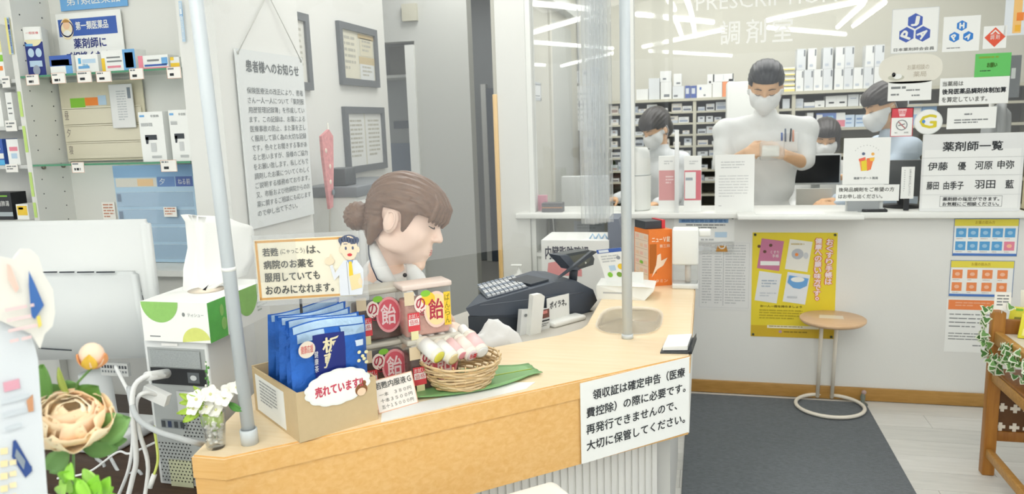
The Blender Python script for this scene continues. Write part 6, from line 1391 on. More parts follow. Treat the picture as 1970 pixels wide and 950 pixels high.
F.poly([(W*0.34, H*0.45), (W*0.48, H*0.42), (W*0.5, H*0.7), (W*0.39, H*0.71)], mat('#f0a05a', 0.5)); F.poly([(W*0.5, H*0.44), (W*0.66, H*0.42), (W*0.6, H*0.68), (W*0.52, H*0.71)], mat('#ef7f4a', 0.5)); F.poly([(W*0.39, H*0.5), (W*0.5, H*0.47), (W*0.52, H*0.7), (W*0.41, H*0.71)], mat('#e9d23a', 0.5), 2); F.poly([(W*0.33, H*0.45), (W*0.47, H*0.41), (W*0.46, H*0.49), (W*0.34, H*0.5)], mat('#ee6f5a', 0.5), 2); F.poly([(W*0.56, H*0.44), (W*0.67, H*0.42), (W*0.66, H*0.5), (W*0.58, H*0.5)], mat('#f2c24a', 0.5), 2)
F.disc(W*0.43, H*0.34, W*0.035, W*0.035, mat('#5a6884', 0.5)); F.disc(W*0.63, H*0.35, W*0.035, W*0.035, mat('#f0b45a', 0.5)); F.text('健康サポート薬局', W*0.24, H*0.84, W*0.52, H*0.05, GREYINK, 1, 0.0004)
for k in range(9): a = PI*(0.2+0.6*k/8); F.disc(W*0.5-W*0.3*math.cos(a), H*0.42-H*0.26*math.sin(a), W*0.012, W*0.012, mat('#c9cccc', 0.5), 1)
F.build('print', sw)
F, W, H = faceY(1609, 356, 1729, 386, YW-0.025)
t = thing('order_notice', 'white strip notice of two printed lines below the cup figure sign', 'notice', F.P(W/2, H+F.P(0, H).z-LZ))
mb = MB(); slab(mb, F, 0, 0, W, H, 0.002, PAPER); mb.build('strip', t)
mb = MB(); mb.obox((F.o.x+W*0.2, YW-0.024, LZ+0.0005), (W*0.5, 0, 0), (0, 0.006, 0), (0, 0, F.P(0, H).z-LZ), mat('#9a9fa1', 0.4)); mb.build('foot', t)
F.text('後発品調剤をご希望の方', W*0.04, H*0.16, W*0.88, H*0.26, HAND, 1, 0.0004); F.text('はお申し出ください。', W*0.04, H*0.58, W*0.7, H*0.26, HAND, 1, 0.0004); F.build('lettering', t)
# black monitor behind the ledge with a vertical slip
YM = YW+0.16
F, W, H = faceY(1696, 309, 1779, 402, YM, LZ+0.0005)
t = thing('black_monitor', 'black monitor standing behind the ledge left of the name board', 'monitor', F.P(W/2, H))
MB().bevbox(F.P(0, H-0.05)+Vector((0, 0.0, 0)), (W, 0, 0), (0, 0.03, 0), (0, 0, H-0.05), mat('#4d5052', 0.35), 0.004).build('casing', t)
MB().lathe(F.P(W/2, H)+Vector((0, 0.015, 0)), [(0.09, 0), (0.09, 0.008), (0.02, 0.012), (0.02, 0.1)], BLACK, 20).build('stand', t)
F2, W2, H2 = faceY(1735, 321, 1757, 382, YW+0.02)
slp = thing('vertical_slip', 'narrow white slip with vertical print standing before the black monitor', 'notice', Vector((F2.o.x+W2/2, YW+0.02, LZ)))
mb = MB(); slab(mb, F2, 0, 0, W2, H2, 0.002, PAPER); mb.build('slip', slp)
mb = MB(); mb.obox((F2.o.x+W2*0.3, YW+0.02, LZ+0.0005), (W2*0.4, 0, 0), (0, 0.01, 0), (0, 0, F2.P(0, H2).z-LZ), BLACK); mb.build('foot', slp)
G = Face(F2.o, (0, 0, -1), (-1, 0, 0)); F2.vtext('お薬手帳をお出しください', W2*0.6, H2*0.06, W2*0.16, H2*0.85, GREYINK, 1); F2.greek(W2*0.2, H2*0.1, W2*0.1, H2*0.7, 10, mat('#c6c9c9', 0.6), 1, 2); F2.build('lettering', slp)
a = atZ(1652, 404, LZ); b = atZ(1700, 404, LZ)
t = thing('black_tray', 'small black tray on the ledge below the strip notice', 'tray', Vector(((a.x+b.x)/2, YW+0.03, LZ)))
MB().bevbox((a.x, YW-0.035, LZ+0.0005), (b.x-a.x, 0, 0), (0, 0.12, 0), (0, 0, 0.012), BLACK, 0.003).build('tray', t)
MB().bevbox((a.x+0.012, YW-0.02, LZ+0.013), (b.x-a.x-0.024, 0, 0), (0, 0.09, 0), (0, 0, 0.004), mat('#c9cccc', 0.4), 0.001).build('pad', t)
for i, (x0, x1, lab) in enumerate(((1450, 1580, 'white sheets lying on the hand over shelf before the pharmacist'),)):
    a, b = atZ(x0, 405, LZ+0.006), atZ(x1, 405, LZ+0.006)
    o = MB().box((a.x, YW-0.17, LZ+0.0055), (b.x, YW-0.06, LZ+0.0085), PAPER).build('papers'); tag(o, lab, 'paper')
# left window: things on the ledge and the open cubby below
F, W, H = faceY(1042, 391, 1082, 407, YW+0.0, LZ+0.0005); o = MB().obox(F.P(0, H), (W, 0, 0), (0, 0.06, 0), (0, 0, H), mat('#6a6c70', 0.5)).build('card_box'); tag(o, 'dark card box with a tan stripe on the ledge left of the curtain folds', 'box'); F.rect(0, H*0.42, W, H*0.14, mat('#b08a70', 0.5)); F.build('stripe', o)
F, W, H = faceY(1033, 376, 1052, 405, YW+0.07, LZ+0.0005); o = MB().obox(F.P(0, H), (W, 0, 0), (0, 0.03, 0), (0, 0, H), mat('#e3a3b4', 0.5)).build('pink_box'); tag(o, 'small pink box behind the dark card box', 'box')
# cubby: sides, floor, back
CY0, CY1 = YW+0.0, YW+0.30
zc = atY(1040, 486, YW).z
cb = thing('open_cubby', 'open white cubby below the ledge between the pillar and the wall', 'shelving', (-0.6, YW+0.15, 0))
MB().box((-0.859, CY0, 0), (-0.835, CY1, LZ-0.028), WHITE).build('side', cb); MB().box((-0.395, CY0, 0), (-0.371, CY1, LZ-0.028), WHITE).build('side', cb)
MB().box((-0.834, CY0, zc-0.02), (-0.396, CY1, zc), WHITE).build('shelf', cb); MB().box((-0.834, CY0+0.01, 0), (-0.396, CY0+0.03, zc-0.021), WHITE).build('front_panel', cb); MB().box((-0.834, CY1-0.012, zc), (-0.396, CY1, LZ-0.028), mat('#c2c3bc', 0.6)).build('back', cb)
F, W, H = faceY(1104, 425, 1163, 447, CY1-0.013); sg = sheet('cubby_note', 'pale bluish note on the back of the open cubby', 'notice', F, W, H, 0.001, mat('#c3c9cf', 0.6)); F.rect(W*0.45, 0, W*0.02, H, mat('#b0b6bc', 0.5)); F.greek(W*0.1, H*0.3, W*0.8, H*0.5, 2, mat('#a9afb6', 0.6)); F.build('print', sg)
mb = MB(); mb.tube([Vector((-0.80, CY1-0.03, LZ-0.05)), Vector((-0.79, CY1-0.05, LZ-0.14)), Vector((-0.81, CY1-0.10, zc+0.02)), Vector((-0.82, CY1-0.12, zc+0.006))], 0.004, WHITE, 6); mb.build('hanging_cord', cb)
o = MB().box((-0.815, CY1-0.03, zc+0.001), (-0.79, CY1-0.013, LZ-0.04), mat('#8d908e', 0.6)).build('dark_board'); tag(o, 'narrow grey board inside the cubby by the pillar', 'board')
# boxes standing behind the register at the wall
YBX = YW-0.36
stool_z = 0.42
F, W, H = faceY(1041, 462, 1172, 534, YBX); z0 = F.P(0, H).z
wb = thing('white_carton', 'white carton with black brush lettering standing by the wall behind the cash register', 'box', Vector((F.o.x+W/2, YBX+0.1, 0)))
MB().prism([F.P(0, 0), F.P(W, 0), Vector((F.o.x+W, YBX, 0.001)), Vector((F.o.x, YBX, 0.001))], Vector((0.0, 0.26, 0)), PAPER).build('carton', wb)
F.text('内臓脂肪確認', W*0.06, H*0.16, W*0.64, H*0.36, mat('#5a5c66', 0.6), 1, 0.001); F.poly([(W*0.08, H*0.95), (W*0.1, H*0.62), (W*0.46, H*0.5), (W*0.6, H*0.8), (W*0.6, H*0.98)], mat('#e7a0a0', 0.6), 2); F.poly([(W*0.44, H*0.56), (W*0.58, H*0.53), (W*0.58, H*0.58), (W*0.45, H*0.61)], BLACK, 3); F.build('lettering', wb)
mb = MB()
for k in range(3): mb.tube([F.P(W*(0.7+0.09*k), 0)+Vector((0, 0.05, 0.0)), F.P(W*(0.74+0.09*k), -0.022)+Vector((0, 0.06, 0)), F.P(W*(0.78+0.09*k), 0)+Vector((0, 0.05, 0))], 0.004, mat('#a9cbe8', 0.4), 6)
o = mb.build('blue_ribbon', wb); o['kind'] = 'stuff'
F, W, H = faceY(1169, 421, 1196, 520, YBX+0.02); o = MB().prism([F.P(0, 0), F.P(W*0.8, 0), F.P(W, H*0.22), Vector((F.o.x+W, YBX+0.02, 0.001)), Vector((F.o.x, YBX+0.02, 0.001))], Vector((0, 0.2, 0)), mat('#7c8492', 0.5)).build('grey_case'); tag(o, 'slate grey case standing right of the white carton', 'case')
bp = atY(992, 560, YBX); zb3 = 0.58
psd = thing('pedestal', 'low white pedestal cabinet by the pillar carrying the pump bottle', 'cabinet', (bp.x, YBX+0.1, 0))
MB().bevbox((bp.x-0.1, YBX+0.0, 0.0005), (0.185, 0, 0), (0, 0.26, 0), (0, 0, zb3), WHITE, 0.006).build('body', psd)
t = thing('pump_bottle', 'white pump bottle on the pedestal in front of the pillar', 'bottle', (bp.x, YBX+0.08, zb3))
zt_ = atY(992, 512, YBX+0.08).z-zb3
MB().lathe((bp.x, YBX+0.08, zb3+0.001), [(0.03, 0), (0.032, 0.01), (0.032, zt_*0.6), (0.012, zt_*0.7), (0.012, zt_*0.8), (0.006, zt_*0.82), (0.006, zt_)], WHITE, 20).build('bottle', t)
MB().bevbox((bp.x-0.04, YBX+0.07, zb3+zt_), (0.055, 0, 0), (0, 0.02, 0), (0, 0, 0.009), WHITE, 0.004).build('pump_head', t)

# ------------------------------------------------------------------ side table, tiny figure
tc = atZ(1596, 783, 0.012); zt_ = atY(1600, 612, tc.y).z
TBW = wood('#d9b48c', '#e2c09a', (2, 12, 12)); CREAMM = mat('#e8e2d4', 0.35)
t = thing('side_table', 'small round table with a tan top on two cream tubes and a ring foot', 'table', (tc.x, tc.y, 0.009))
rt_ = (atY(1666, 610, tc.y).x-atY(1537, 610, tc.y).x)/2
top_c = Vector((atY(1602, 612, tc.y).x, tc.y, zt_))
MB().lathe(top_c, [(rt_*0.93, -0.018), (rt_, -0.008), (rt_, 0.0), (rt_*0.985, 0.002), (0, 0.002)], TBW, 48).build('top', t)
fr_ = (atZ(1660, 783, 0.012).x-atZ(1532, 783, 0.012).x)/2
mb = MB(); mb.tube([tc+Vector((fr_*math.cos(a), fr_*0.98*math.sin(a), 0.009)) for a in [2*PI*k/48 for k in range(49)]], 0.0085, CREAMM, 10, False); mb.build('ring_foot', t)
for px in (1575, 1603):
    x = atY(px, 700, tc.y+fr_*0.86).x; MB().tube([(x, tc.y+fr_*0.90, 0.01), (x, tc.y+fr_*0.5, zt_-0.018)], 0.009, CREAMM, 10).build('tube', t)
F = None
mb = MB(); mb.prism([top_c+Vector((x, y, 0.0022)) for x, y in ((-0.06, -0.01), (0.045, -0.02), (0.05, 0.04), (-0.05, 0.05))], Vector((0, 0, 0.0004)), mat('#e9dcc8', 0.4)); mb.build('paper_label', t)
fp = atZ(1658, 776, 0.0); fp.y = min(fp.y, YW-0.06)
t = thing('door_stop_figure', 'tiny grey ornament standing at the mat corner by the baseboard', 'ornament', fp)
MB().lathe(fp, [(0.024, 0), (0.022, 0.006), (0.008, 0.012), (0.012, 0.04), (0.007, 0.055), (0.0, 0.06)], mat('#6b7268', 0.5, noise=0.5, nscale=90), 14).build('body', t)
MB().ball(fp+Vector((0.004, 0, 0.062)), 0.011, mat('#b39a96', 0.6)).build('flower', t)

# ------------------------------------------------------------------ wooden flower stand at the right
HN = [wood('#9a6426', '#b07a34', (12, 12, 1)), wood('#a87b3c', '#bd8f4c', (2, 12, 12)), wood('#8a5722', '#9c682c', (12, 12, 2))]
sp = Vector((1.054, 3.02, 0))
st = thing('wooden_display_stand', 'brown wooden display stand with cross cut panels at the right edge', 'stand', (sp.x+0.2, sp.y-0.2, 0))
sdx, sw_ = Vector((0, -1, 0)), Vector((1, 0, 0)); Lf, PO, Wd_ = 0.46, 0.042, 0.5
zS = 0.635; zt2 = 0.555; zr1 = 0.385
pA_ = Vector((1.033, 3.04, 0))
def bar_(name, o, u, v, w, m): MB().bevbox(pA_+Vector(o), Vector(u), Vector(v), Vector(w), m, 0.004).build(name, st)
for x, y, h in ((0, 0, zS), (0, -(Lf-PO), 0.56), (Wd_-PO, 0, zS), (Wd_-PO, -(Lf-PO), 0.56)): bar_('post', (x, y-PO, 0.0005), (PO, 0, 0), (0, PO, 0), (0, 0, h), HN[0])
for z, h in ((zr1-0.012, 0.04), (0.075, 0.034), (0.515, 0.05)):
    for x in (0.006, Wd_-0.03): bar_('side_rail', (x, -(Lf-PO), z), (0.024, 0, 0), (0, Lf-2*PO, 0), (0, 0, h), HN[1])
for z, h in ((0.135, 0.04), (0.515, 0.09), (zr1-0.03, 0.03)): bar_('back_rail', (PO, -0.03, z), (Wd_-2*PO, 0, 0), (0, 0.022, 0), (0, 0, h), HN[2])
bar_('shelf', (0.008, -(Lf-0.01), zr1+0.0285), (Wd_-0.016, 0, 0), (0, Lf-0.055, 0), (0, 0, 0.012), HN[2])
bar_('top_shelf', (0.031, -(Lf-PO-0.001), zt2-0.016), (Wd_-0.062, 0, 0), (0, Lf-PO-0.035, 0), (0, 0, 0.0155), mat('#d9d2c4', 0.5))
DKB = mat('#5e3d1c', 0.6, noise=0.25, nscale=20); CRM = mat('#e9e2d2', 0.6)
MB().box((pA_.x+PO, pA_.y-0.022, 0.175), (pA_.x+Wd_-PO, pA_.y-0.012, zr1-0.031), DKB).build('back_panel', st)
for cx_, cy_ in ((1928, 783), (1953, 786), (1924, 820), (1951, 822), (1978, 789), (1977, 825)):
    c = atY(cx_, cy_, pA_.y-0.023); L_, w_ = 0.0165, 0.0062
    pts = [(w_, w_), (w_, L_), (-w_, L_), (-w_, w_), (-L_, w_), (-L_, -w_), (-w_, -w_), (-w_, -L_), (w_, -L_), (w_, -w_), (L_, -w_), (L_, w_)]
    MB().prism([c+Vector((x, 0, y)) for x, y in pts], Vector((0, -0.002, 0)), CRM).build('cross_cutout', st)
# yellow packs on the top shelf, their card, ivy garland
for i, (px, py, w_, h_, dy, lab) in enumerate(((1936, 634, 0.055, 0.085, 0.0, 'tilted yellow green pack leftmost on the wooden stand'), (1957, 650, 0.055, 0.085, 0.0, 'yellow green pack leaning at the right edge on the wooden stand'), (1962, 622, 0.05, 0.125, 0.0, 'pale pack with a dark label behind the yellow packs'))):
    p = atZ(px, py, zt2+0.001); t = thing('yellow_pack' if i < 2 else 'pale_pack', lab, 'package', p)
    vv = (Vector((0, 0.12, 1))+Vector((0.16 if i < 2 else 0.0, 0, 0))).normalized(); uu = Vector((0.95, -0.32, 0)).normalized()
    MB().bevbox(p, uu*w_, Vector((0.008, 0.022, 0)), vv*h_, mat('#dcd63c', 0.45) if i < 2 else mat('#e9e6d8', 0.5), 0.002).build('pack', t)
    G = Face(p+vv*h_, uu, -vv); G.o = G.o+G.n*0.001; G.rect(w_*0.3, h_*0.4, w_*0.5, h_*0.1, mat('#8c8a3a', 0.5) if i < 2 else mat('#6b6d72', 0.5), 1); G.rect(w_*0.2, h_*0.58, w_*0.6, h_*0.3, mat('#e9e58a', 0.5) if i < 2 else PINK, 1); G.rect(w_*0.3, 0.002, w_*0.4, h_*0.1, GRN if i < 2 else PAPER, 1); G.build('print', t)
p = atZ(1958, 606, zt2+0.001); t = thing('yellow_box', 'bright yellow box standing at the back of the wooden stand', 'box', p)
MB().bevbox((p.x, 2.86, zt2+0.0005), (0.1, 0, 0), (0, 0.05, 0), (0, 0, 0.19), mat('#e7cf34', 0.5), 0.003).build('box', t)
F, W, H = faceY(1914, 562, 1944, 596, sp.y-0.03); sg = thing('price_flag', 'small white price card on a pick above the wooden stand corner', 'price card', Vector((F.o.x+W/2, sp.y-0.03, zS)))
mb = MB(); slab(mb, F, 0, 0, W, H, 0.001, CARD); mb.build('card', sg); F.greek(W*0.15, H*0.15, W*0.7, H*0.7, 4, GREYINK); F.build('print', sg); mb = MB(); mb.tube([Vector((F.o.x+W/2, sp.y-0.028, zS-0.0)), F.P(W/2, H*0.9)], 0.0015, WHITE, 6); mb.build('pick', sg)
ivy = thing('ivy_garland', 'variegated ivy garland draped along the side rail of the wooden stand', 'garland', pA_+Vector((0, 0, zS-0.1)))
IVG = [mat('#4d7d3e', 0.5, noise=0.2, nscale=30), mat('#6b9a55', 0.5, noise=0.2, nscale=30)]; IVW = mat('#dfe5d2', 0.5)
rn = random.Random(11); vine = [pA_+Vector((-0.012, -0.0, 0.60)), pA_+Vector((-0.016, -0.01, 0.56))]
for k in range(26):
    u = k/25; vine.append(pA_+Vector((-0.014-0.008*math.sin(k), -0.02-0.4*u, 0.535-0.05*math.sin(PI*min(1, u*2.2))-0.015*math.sin(k*1.7))))
MB().tube(vine, 0.0022, IVG[0], 6).build('vine', ivy)
def ivyleaf(c, ax, r, m):
    ax = ax.normalized(); n = (cam_ax+Vector((rn.uniform(-.5, .5), rn.uniform(-.5, .5), rn.uniform(-.2, .6)))).normalized(); s_ = ax.cross(n).normalized(); a = n.cross(s_)
    sh = ((0, 0), (0.5, -0.25), (0.95, -0.1), (0.6, 0.2), (0.5, 0.55), (0.0, 1.1), (-0.5, 0.55), (-0.6, 0.2), (-0.95, -0.1), (-0.5, -0.25))
    o = MB().prism([c+s_*(x*r*1.15)+a*(y*r*1.15) for x, y in sh], n*0.0006, IVW).build('leaf', ivy)
    MB().prism([c+n*0.0008+s_*(x*r*0.82)+a*((y-0.05)*r*0.85+0.06*r) for x, y in sh], n*0.0004, m).build('leaf_centre', o)
for k in range(60):
    p = vine[min(27, int(28*(k/60)))]+Vector((rn.uniform(-.018, .006), rn.uniform(-.02, .02), rn.uniform(-.05, .03)))
    ivyleaf(p, Vector((rn.uniform(-1, 1), rn.uniform(-.3, .3), rn.uniform(-1, 0.3))), rn.uniform(0.014, 0.023), IVG[k % 2])
for k, (px, py) in enumerate(((1897, 592), (1905, 590), (1893, 622), (1896, 640), (1892, 655), (1945, 588), (1898, 612))): ivyleaf(atY(px, py, pA_.y-0.05), Vector((rn.uniform(-1, 1), 0, -1)), 0.02, IVG[k % 2])
# ================================================================== dispensary shelving and its packs
SHF = mat('#c9c6b4', 0.6); SHB = mat('#8d8c82', 0.7)
zl_ = [atY(1336, y, YR).z for y in (191, 215, 237, 259, 281, 302, 328, 350)]
zl_ += [zl_[-1]-0.1*k for k in range(1, 4)]
xL0, xD, xL1 = -0.72, atY(1336, 250, YR).x, 0.42
xR0, xR1 = 0.52, 2.2
sh = thing('medicine_shelving', 'beige pigeonhole shelving full of small packs at the back of the dispensary, left part', 'shelving', (-0.15, YR+0.15, 0))
for n_, x in (('side', xL0), ('divider', xD), ('side', xL1)): MB().box((x-0.012, YR, 0), (x+0.012, YR+0.3, zl_[0]-0.011), SHF).build(n_, sh)
MB().box((xL0+0.013, YR+0.29, 0), (xL1-0.013, YR+0.3, zl_[0]-0.011), SHB).build('back', sh)
MB().box((xL0-0.02, YR-0.01, zl_[0]-0.01), (xL1+0.02, YR+0.3, zl_[0]+0.01), SHF).build('top', sh)
for z in zl_[1:]:
    for a, b in ((xL0+0.013, xD-0.013), (xD+0.013, xL1-0.013)): MB().box((a, YR+0.002, z-0.008), (b, YR+0.288, z+0.006), SHF).build('shelf', sh)
zr_ = [atY(1526, y, YR).z for y in (179, 210.5, 250)]; zr_ += [zr_[-1]-0.19*k for k in range(1, 5)]
s2 = thing('medicine_shelving', 'beige shelving with taller bays at the back of the dispensary, right part', 'shelving', (1.3, YR+0.15, 0))
xm = atY(1527, 200, YR).x
for n_, x in (('side', xR0), ('divider', xm), ('side', xR1)): MB().box((x-0.012, YR, 0), (x+0.012, YR+0.3, zr_[0]-0.011), SHF).build(n_, s2)
MB().box((xR0+0.013, YR+0.29, 0), (xR1-0.013, YR+0.3, zr_[0]-0.011), SHB).build('back', s2)
MB().box((xR0-0.02, YR-0.01, zr_[0]-0.01), (xR1+0.02, YR+0.3, zr_[0]+0.012), SHF).build('top', s2)
for z in zr_[1:]:
    for a, b in ((xR0+0.013, xm-0.013), (xm+0.013, xR1-0.013)): MB().box((a, YR+0.002, z-0.01), (b, YR+0.288, z+0.008), SHF).build('shelf', s2)
rn = random.Random(21)
PKC = [mat(c, 0.6) for c in ('#eceeed', '#dfe3e6', '#d3d9e0', '#e6e1d8', '#c3cbd6')]; PKD = [mat(c, 0.6) for c in ('#8b8f96', '#6f7788', '#a08c86', '#9ba7bd', '#5d6168')]
protos = {}
ORD = ['first', 'second', 'third', 'fourth', 'fifth', 'sixth', 'seventh', 'eighth', 'ninth', 'tenth', 'eleventh', 'twelfth', 'thirteenth', 'fourteenth']
def pack(x0, x1, z0, z1, label, group, base=None, decor=(), dpt=0.12, y0=None):
    """one pack; equal shapes share a mesh"""
    w_, h_ = round(x1-x0, 3), round(z1-z0, 3); base = base or PKC[0]; key = (w_, h_, base.name, str([(d[:4], d[4].name) for d in decor]), dpt)
    y = YR+0.02 if y0 is None else y0
    if key not in protos:
        mb = MB(); mb.box((-w_/2, 0, 0), (w_/2, dpt, h_), base)
        F = Face((-w_/2, -0.0002, h_), (1, 0, 0), (0, 0, -1)); F.mb = mb
        for (a, b, c, d, m) in decor: F.rect(a*w_, b*h_, c*w_, d*h_, m)
        o = mb.build('medicine_pack', None, (0, 0, 0)); protos[key] = o
    else:
        o = protos[key].copy(); C.objects.link(o)
    o.location = ((x0+x1)/2, y, z0); tag(o, label, 'box', group); return o
for r in range(len(zl_)-4):
    zt, zb = zl_[r]-0.02, zl_[r+1]+0.0065; hh = zt-zb
    for a, b, tag_ in ((xL0+0.02, xD-0.02, 'left'), (xD+0.02, xL1-0.02, 'right')):
        x = a+0.004; nth = 0
        while x < b-0.05:
            w_ = rn.choice((0.05, 0.06, 0.075, 0.09)); w_ = min(w_, b-x); h_ = hh*rn.choice((0.45, 0.6, 0.75, 0.9))
            k = rn.randrange(5); d = rn.randrange(5)
            dec = [((0.1, 0.5, 0.8, 0.35, PKD[d]), (0.15, 0.15, 0.5, 0.2, PKC[(k+2) % 5]))][0] if rn.random() < 0.6 else [(0.0, 0.62, 1, 0.38, PKC[(k+1) % 5]), (0.3, 0.2, 0.4, 0.25, PKD[d])]
            pack(round(x, 3), round(x+w_, 3), zb, round(zb+h_, 3), f'small pack, {ORD[nth]} from the left in the {ORD[r]} row, {tag_} bay of the pigeonhole shelving', 'packs in the left pigeonhole shelving', PKC[k], tuple(dec))
            nth += 1; x += w_+rn.choice((0.004, 0.01, 0.03))
P_ = lambda px, py: atY(px, py, YR+0.02)
def toppack(x0, y0, x1, y1, label, group, base=None, decor=(), zb=None, dpt=0.12):
    a, b = P_(x0, y0), P_(x1, y1); zb = b.z if zb is None else zb
    return pack(a.x, b.x, zb, max(a.z, zb+0.02), label, group, base, decor, dpt)
zT = zl_[0]+0.0105
g = 'packs on top of the left shelving'
BLK = mat('#7d8288', 0.6)
first = [toppack(1224, 172, 1247, 189, 'low white pack at the left end on top of the left shelving', g, PKC[0], (), zT), toppack(1248, 151, 1269, 188, 'plain grey white pack second from left on top of the left shelving', g, PKC[1], (), zT)]
o = toppack(1271, 158, 1292, 187, 'white pack with a dark label under another pack on the left shelving', g, PKC[0], ((0.3, 0.72, 0.5, 0.16, BLK),), zT); z1 = zT+o.dimensions.z+0.001
toppack(1270, 137, 1291, 157, 'white pack stacked on a labelled pack on the left shelving', g, PKC[0], ((0.25, 0.65, 0.3, 0.16, BLK),), z1)
o = toppack(1294, 166, 1316, 186, 'white pack under a small tall pack on the left shelving', g, PKC[1], ((0.1, 0.7, 0.35, 0.16, BLK),), zT); toppack(1296, 142, 1311, 164, 'small tall pack stacked left of the blue packs', g, PKC[0], ((0.35, 0.7, 0.5, 0.14, BLK),), zT+o.dimensions.z+0.001)
for k, (x0, x1) in enumerate(((1318, 1328), (1329, 1340))): toppack(x0, 165, x1, 186, ('left', 'right')[k]+' of the two dark blue packs on top of the left shelving', g, mat('#5166a8', 0.6), ((0.15, 0.2, 0.6, 0.45, PKC[2]),), zT)
o = toppack(1341, 163, 1369, 186, 'white pack right of the blue packs on the left shelving', g, PKC[0], ((0.18, 0.2, 0.12, 0.2, BLUE), (0.45, 0.75, 0.14, 0.14, BLK)), zT); z1 = zT+o.dimensions.z+0.001
o2 = toppack(1371, 158, 1389, 185, 'white pack left of the orange pack on the left shelving', g, PKC[0], (), zT)
toppack(1361, 143, 1371, 160, 'small white pack with a black dot stacked on the left shelving', g, PKC[0], ((0.3, 0.7, 0.4, 0.2, BLACK),), z1)
o3 = toppack(1390, 157, 1400, 184, 'orange pack on top of the left shelving', g, mat('#ef9a6a', 0.6), (), zT)
toppack(1372, 143, 1411, 156, 'long white pack with dark ends stacked on the left shelving', g, PKC[0], ((0.0, 0, 0.06, 1, DARK), (0.95, 0, 0.05, 1, DARK), (0.5, 0.1, 0.02, 0.7, PKC[4])), zT+max(o2.dimensions.z, o3.dimensions.z)+0.001)
toppack(1402, 152, 1412, 184, 'white pack partly hidden by the white cabinet on the left shelving', g, PKC[0], (), zT)
zT2 = zr_[0]+0.0125
Z6 = lambda x, y: (x/5+1500, y/5+70)
g = 'tall white packs on top of the right shelving'
for k in range(5):
    toppack(1504, 138+7.6*k, 1529, 145+7.6*k, ('topmost', 'second', 'middle', 'fourth', 'lowest')[k]+' yellow striped flat pack in the stack beside the standing pharmacist', 'yellow striped packs', PKC[0], ((0, 0.45, 1, 0.5, mat('#efe08a', 0.6)),), zT2+0.038*(4-k))
hb = P_(1600, 141).z-zT2
DL = (0.78, 0.06, 0.16, 0.3, BLK)
for k, (x0, x1) in enumerate(((155, 228), (234, 322), (326, 412), (416, 508), (525, 612), (616, 703), (708, 800), (805, 900), (905, 1000), (1005, 1095))):
    a, b = P_(x0/5+1500, 160), P_(x1/5+1500, 160)
    pack(a.x, b.x, zT2, zT2+0.148, f'tall white pack, {ORD[k]} from the left in the bottom row on the right shelving', g+', bottom row', PKC[k % 2], (DL, (0.2, 0.75, 0.4, 0.12, PKC[4])))
for k, (x0, x1) in enumerate(((165, 248), (270, 352), (416, 506), (535, 622), (625, 712), (822, 905), (910, 1000))):
    a, b = P_(x0/5+1500, 130), P_(x1/5+1500, 130)
    pack(a.x, b.x, zT2+0.149, zT2+0.297, f'tall white pack, {ORD[k]} from the left in the top row on the right shelving', g+', top row', PKC[(k+1) % 2], (DL, (0.2, 0.75, 0.4, 0.12, PKC[4])))
g = 'packs in the right shelving'
zz1 = zr_[1]+0.009; zz2 = zr_[2]+0.009
for (x0, y0, x1, base, dec, lab) in ((1506, 190, 1519, PKC[2], (), 'grey pack beside the shelving divider by the pharmacist'), (1530, 190, 1545, PKC[2], ((0.2, 0.5, 0.6, 0.3, PKC[4]),), 'pale blue grey pack in the upper bay of the right shelving'), (1547, 197, 1567, PKC[0], ((0, 0.7, 1, 0.3, PKD[3]),), 'low white pack with a grey base in the upper bay of the right shelving'), (1568, 194, 1586, PKC[0], ((0.35, 0.6, 0.25, 0.2, BLK),), 'white pack with a grey mark in the upper bay of the right shelving'), (1589, 185, 1608, PKC[0], ((0.3, 0.55, 0.5, 0.14, BLACK),), 'left of two white packs with black labels in the upper bay'), (1609, 184, 1629, PKC[0], ((0.3, 0.55, 0.5, 0.14, BLACK),), 'right of two white packs with black labels in the upper bay'), (1632, 182, 1651, PKC[1], ((0.2, 0.3, 0.6, 0.06, PKD[3]),), 'plain white pack right of the two labelled packs'), (1654, 182, 1676, PKC[0], ((0.2, 0.05, 0.3, 0.2, BLUE), (0.5, 0.6, 0.3, 0.14, BLK)), 'white pack with a blue mark behind the right hand person'), (1700, 184, 1722, PKC[1], (), 'white pack behind the no smoking sign'), (1724, 184, 1748, PKC[2], (), 'pale pack behind the oval sign')):
    toppack(x0, y0, x1, 208, lab, g, base, dec, zz1)
for (x0, y0, x1, base, dec, lab) in ((1553, 217, 1564, PKC[0], ((0.2, 0.8, 0.6, 0.1, BLK),), 'white pack left of the blue pack in the second bay'), (1571, 218, 1608, mat('#6f87c2', 0.6), ((0.0, 0.1, 0.3, 0.6, PKC[0]), (0.55, 0.2, 0.3, 0.5, mat('#8fc3e6', 0.6))), 'wide blue pack above the seated woman'), (1609, 217, 1625, PKC[0], ((0, 0.5, 1, 0.45, PINK),), 'white and pink pack in the second bay'), (1626, 221, 1643, mat('#cfe0f2', 0.6), ((0.1, 0.25, 0.6, 0.15, mat('#7f9cc8', 0.6)), (0.1, 0.6, 0.6, 0.1, mat('#8fb0d8', 0.6))), 'left of two pale blue packs in the second bay'), (1646, 221, 1666, mat('#cfe0f2', 0.6), ((0.1, 0.25, 0.6, 0.15, mat('#7f9cc8', 0.6)), (0.1, 0.6, 0.6, 0.1, mat('#8fb0d8', 0.6))), 'right of two pale blue packs in the second bay'), (1750, 200, 1772, mat('#9fc0e6', 0.6), ((0.1, 0.2, 0.8, 0.3, PKC[0]),), 'pale blue pack left of the round sticker'), (1775, 205, 1800, mat('#8db7e6', 0.6), ((0.1, 0.5, 0.8, 0.3, PKC[0]),), 'blue pack behind the round sticker')):
    toppack(x0, y0, x1, 247, lab, g, base, dec, zz2)
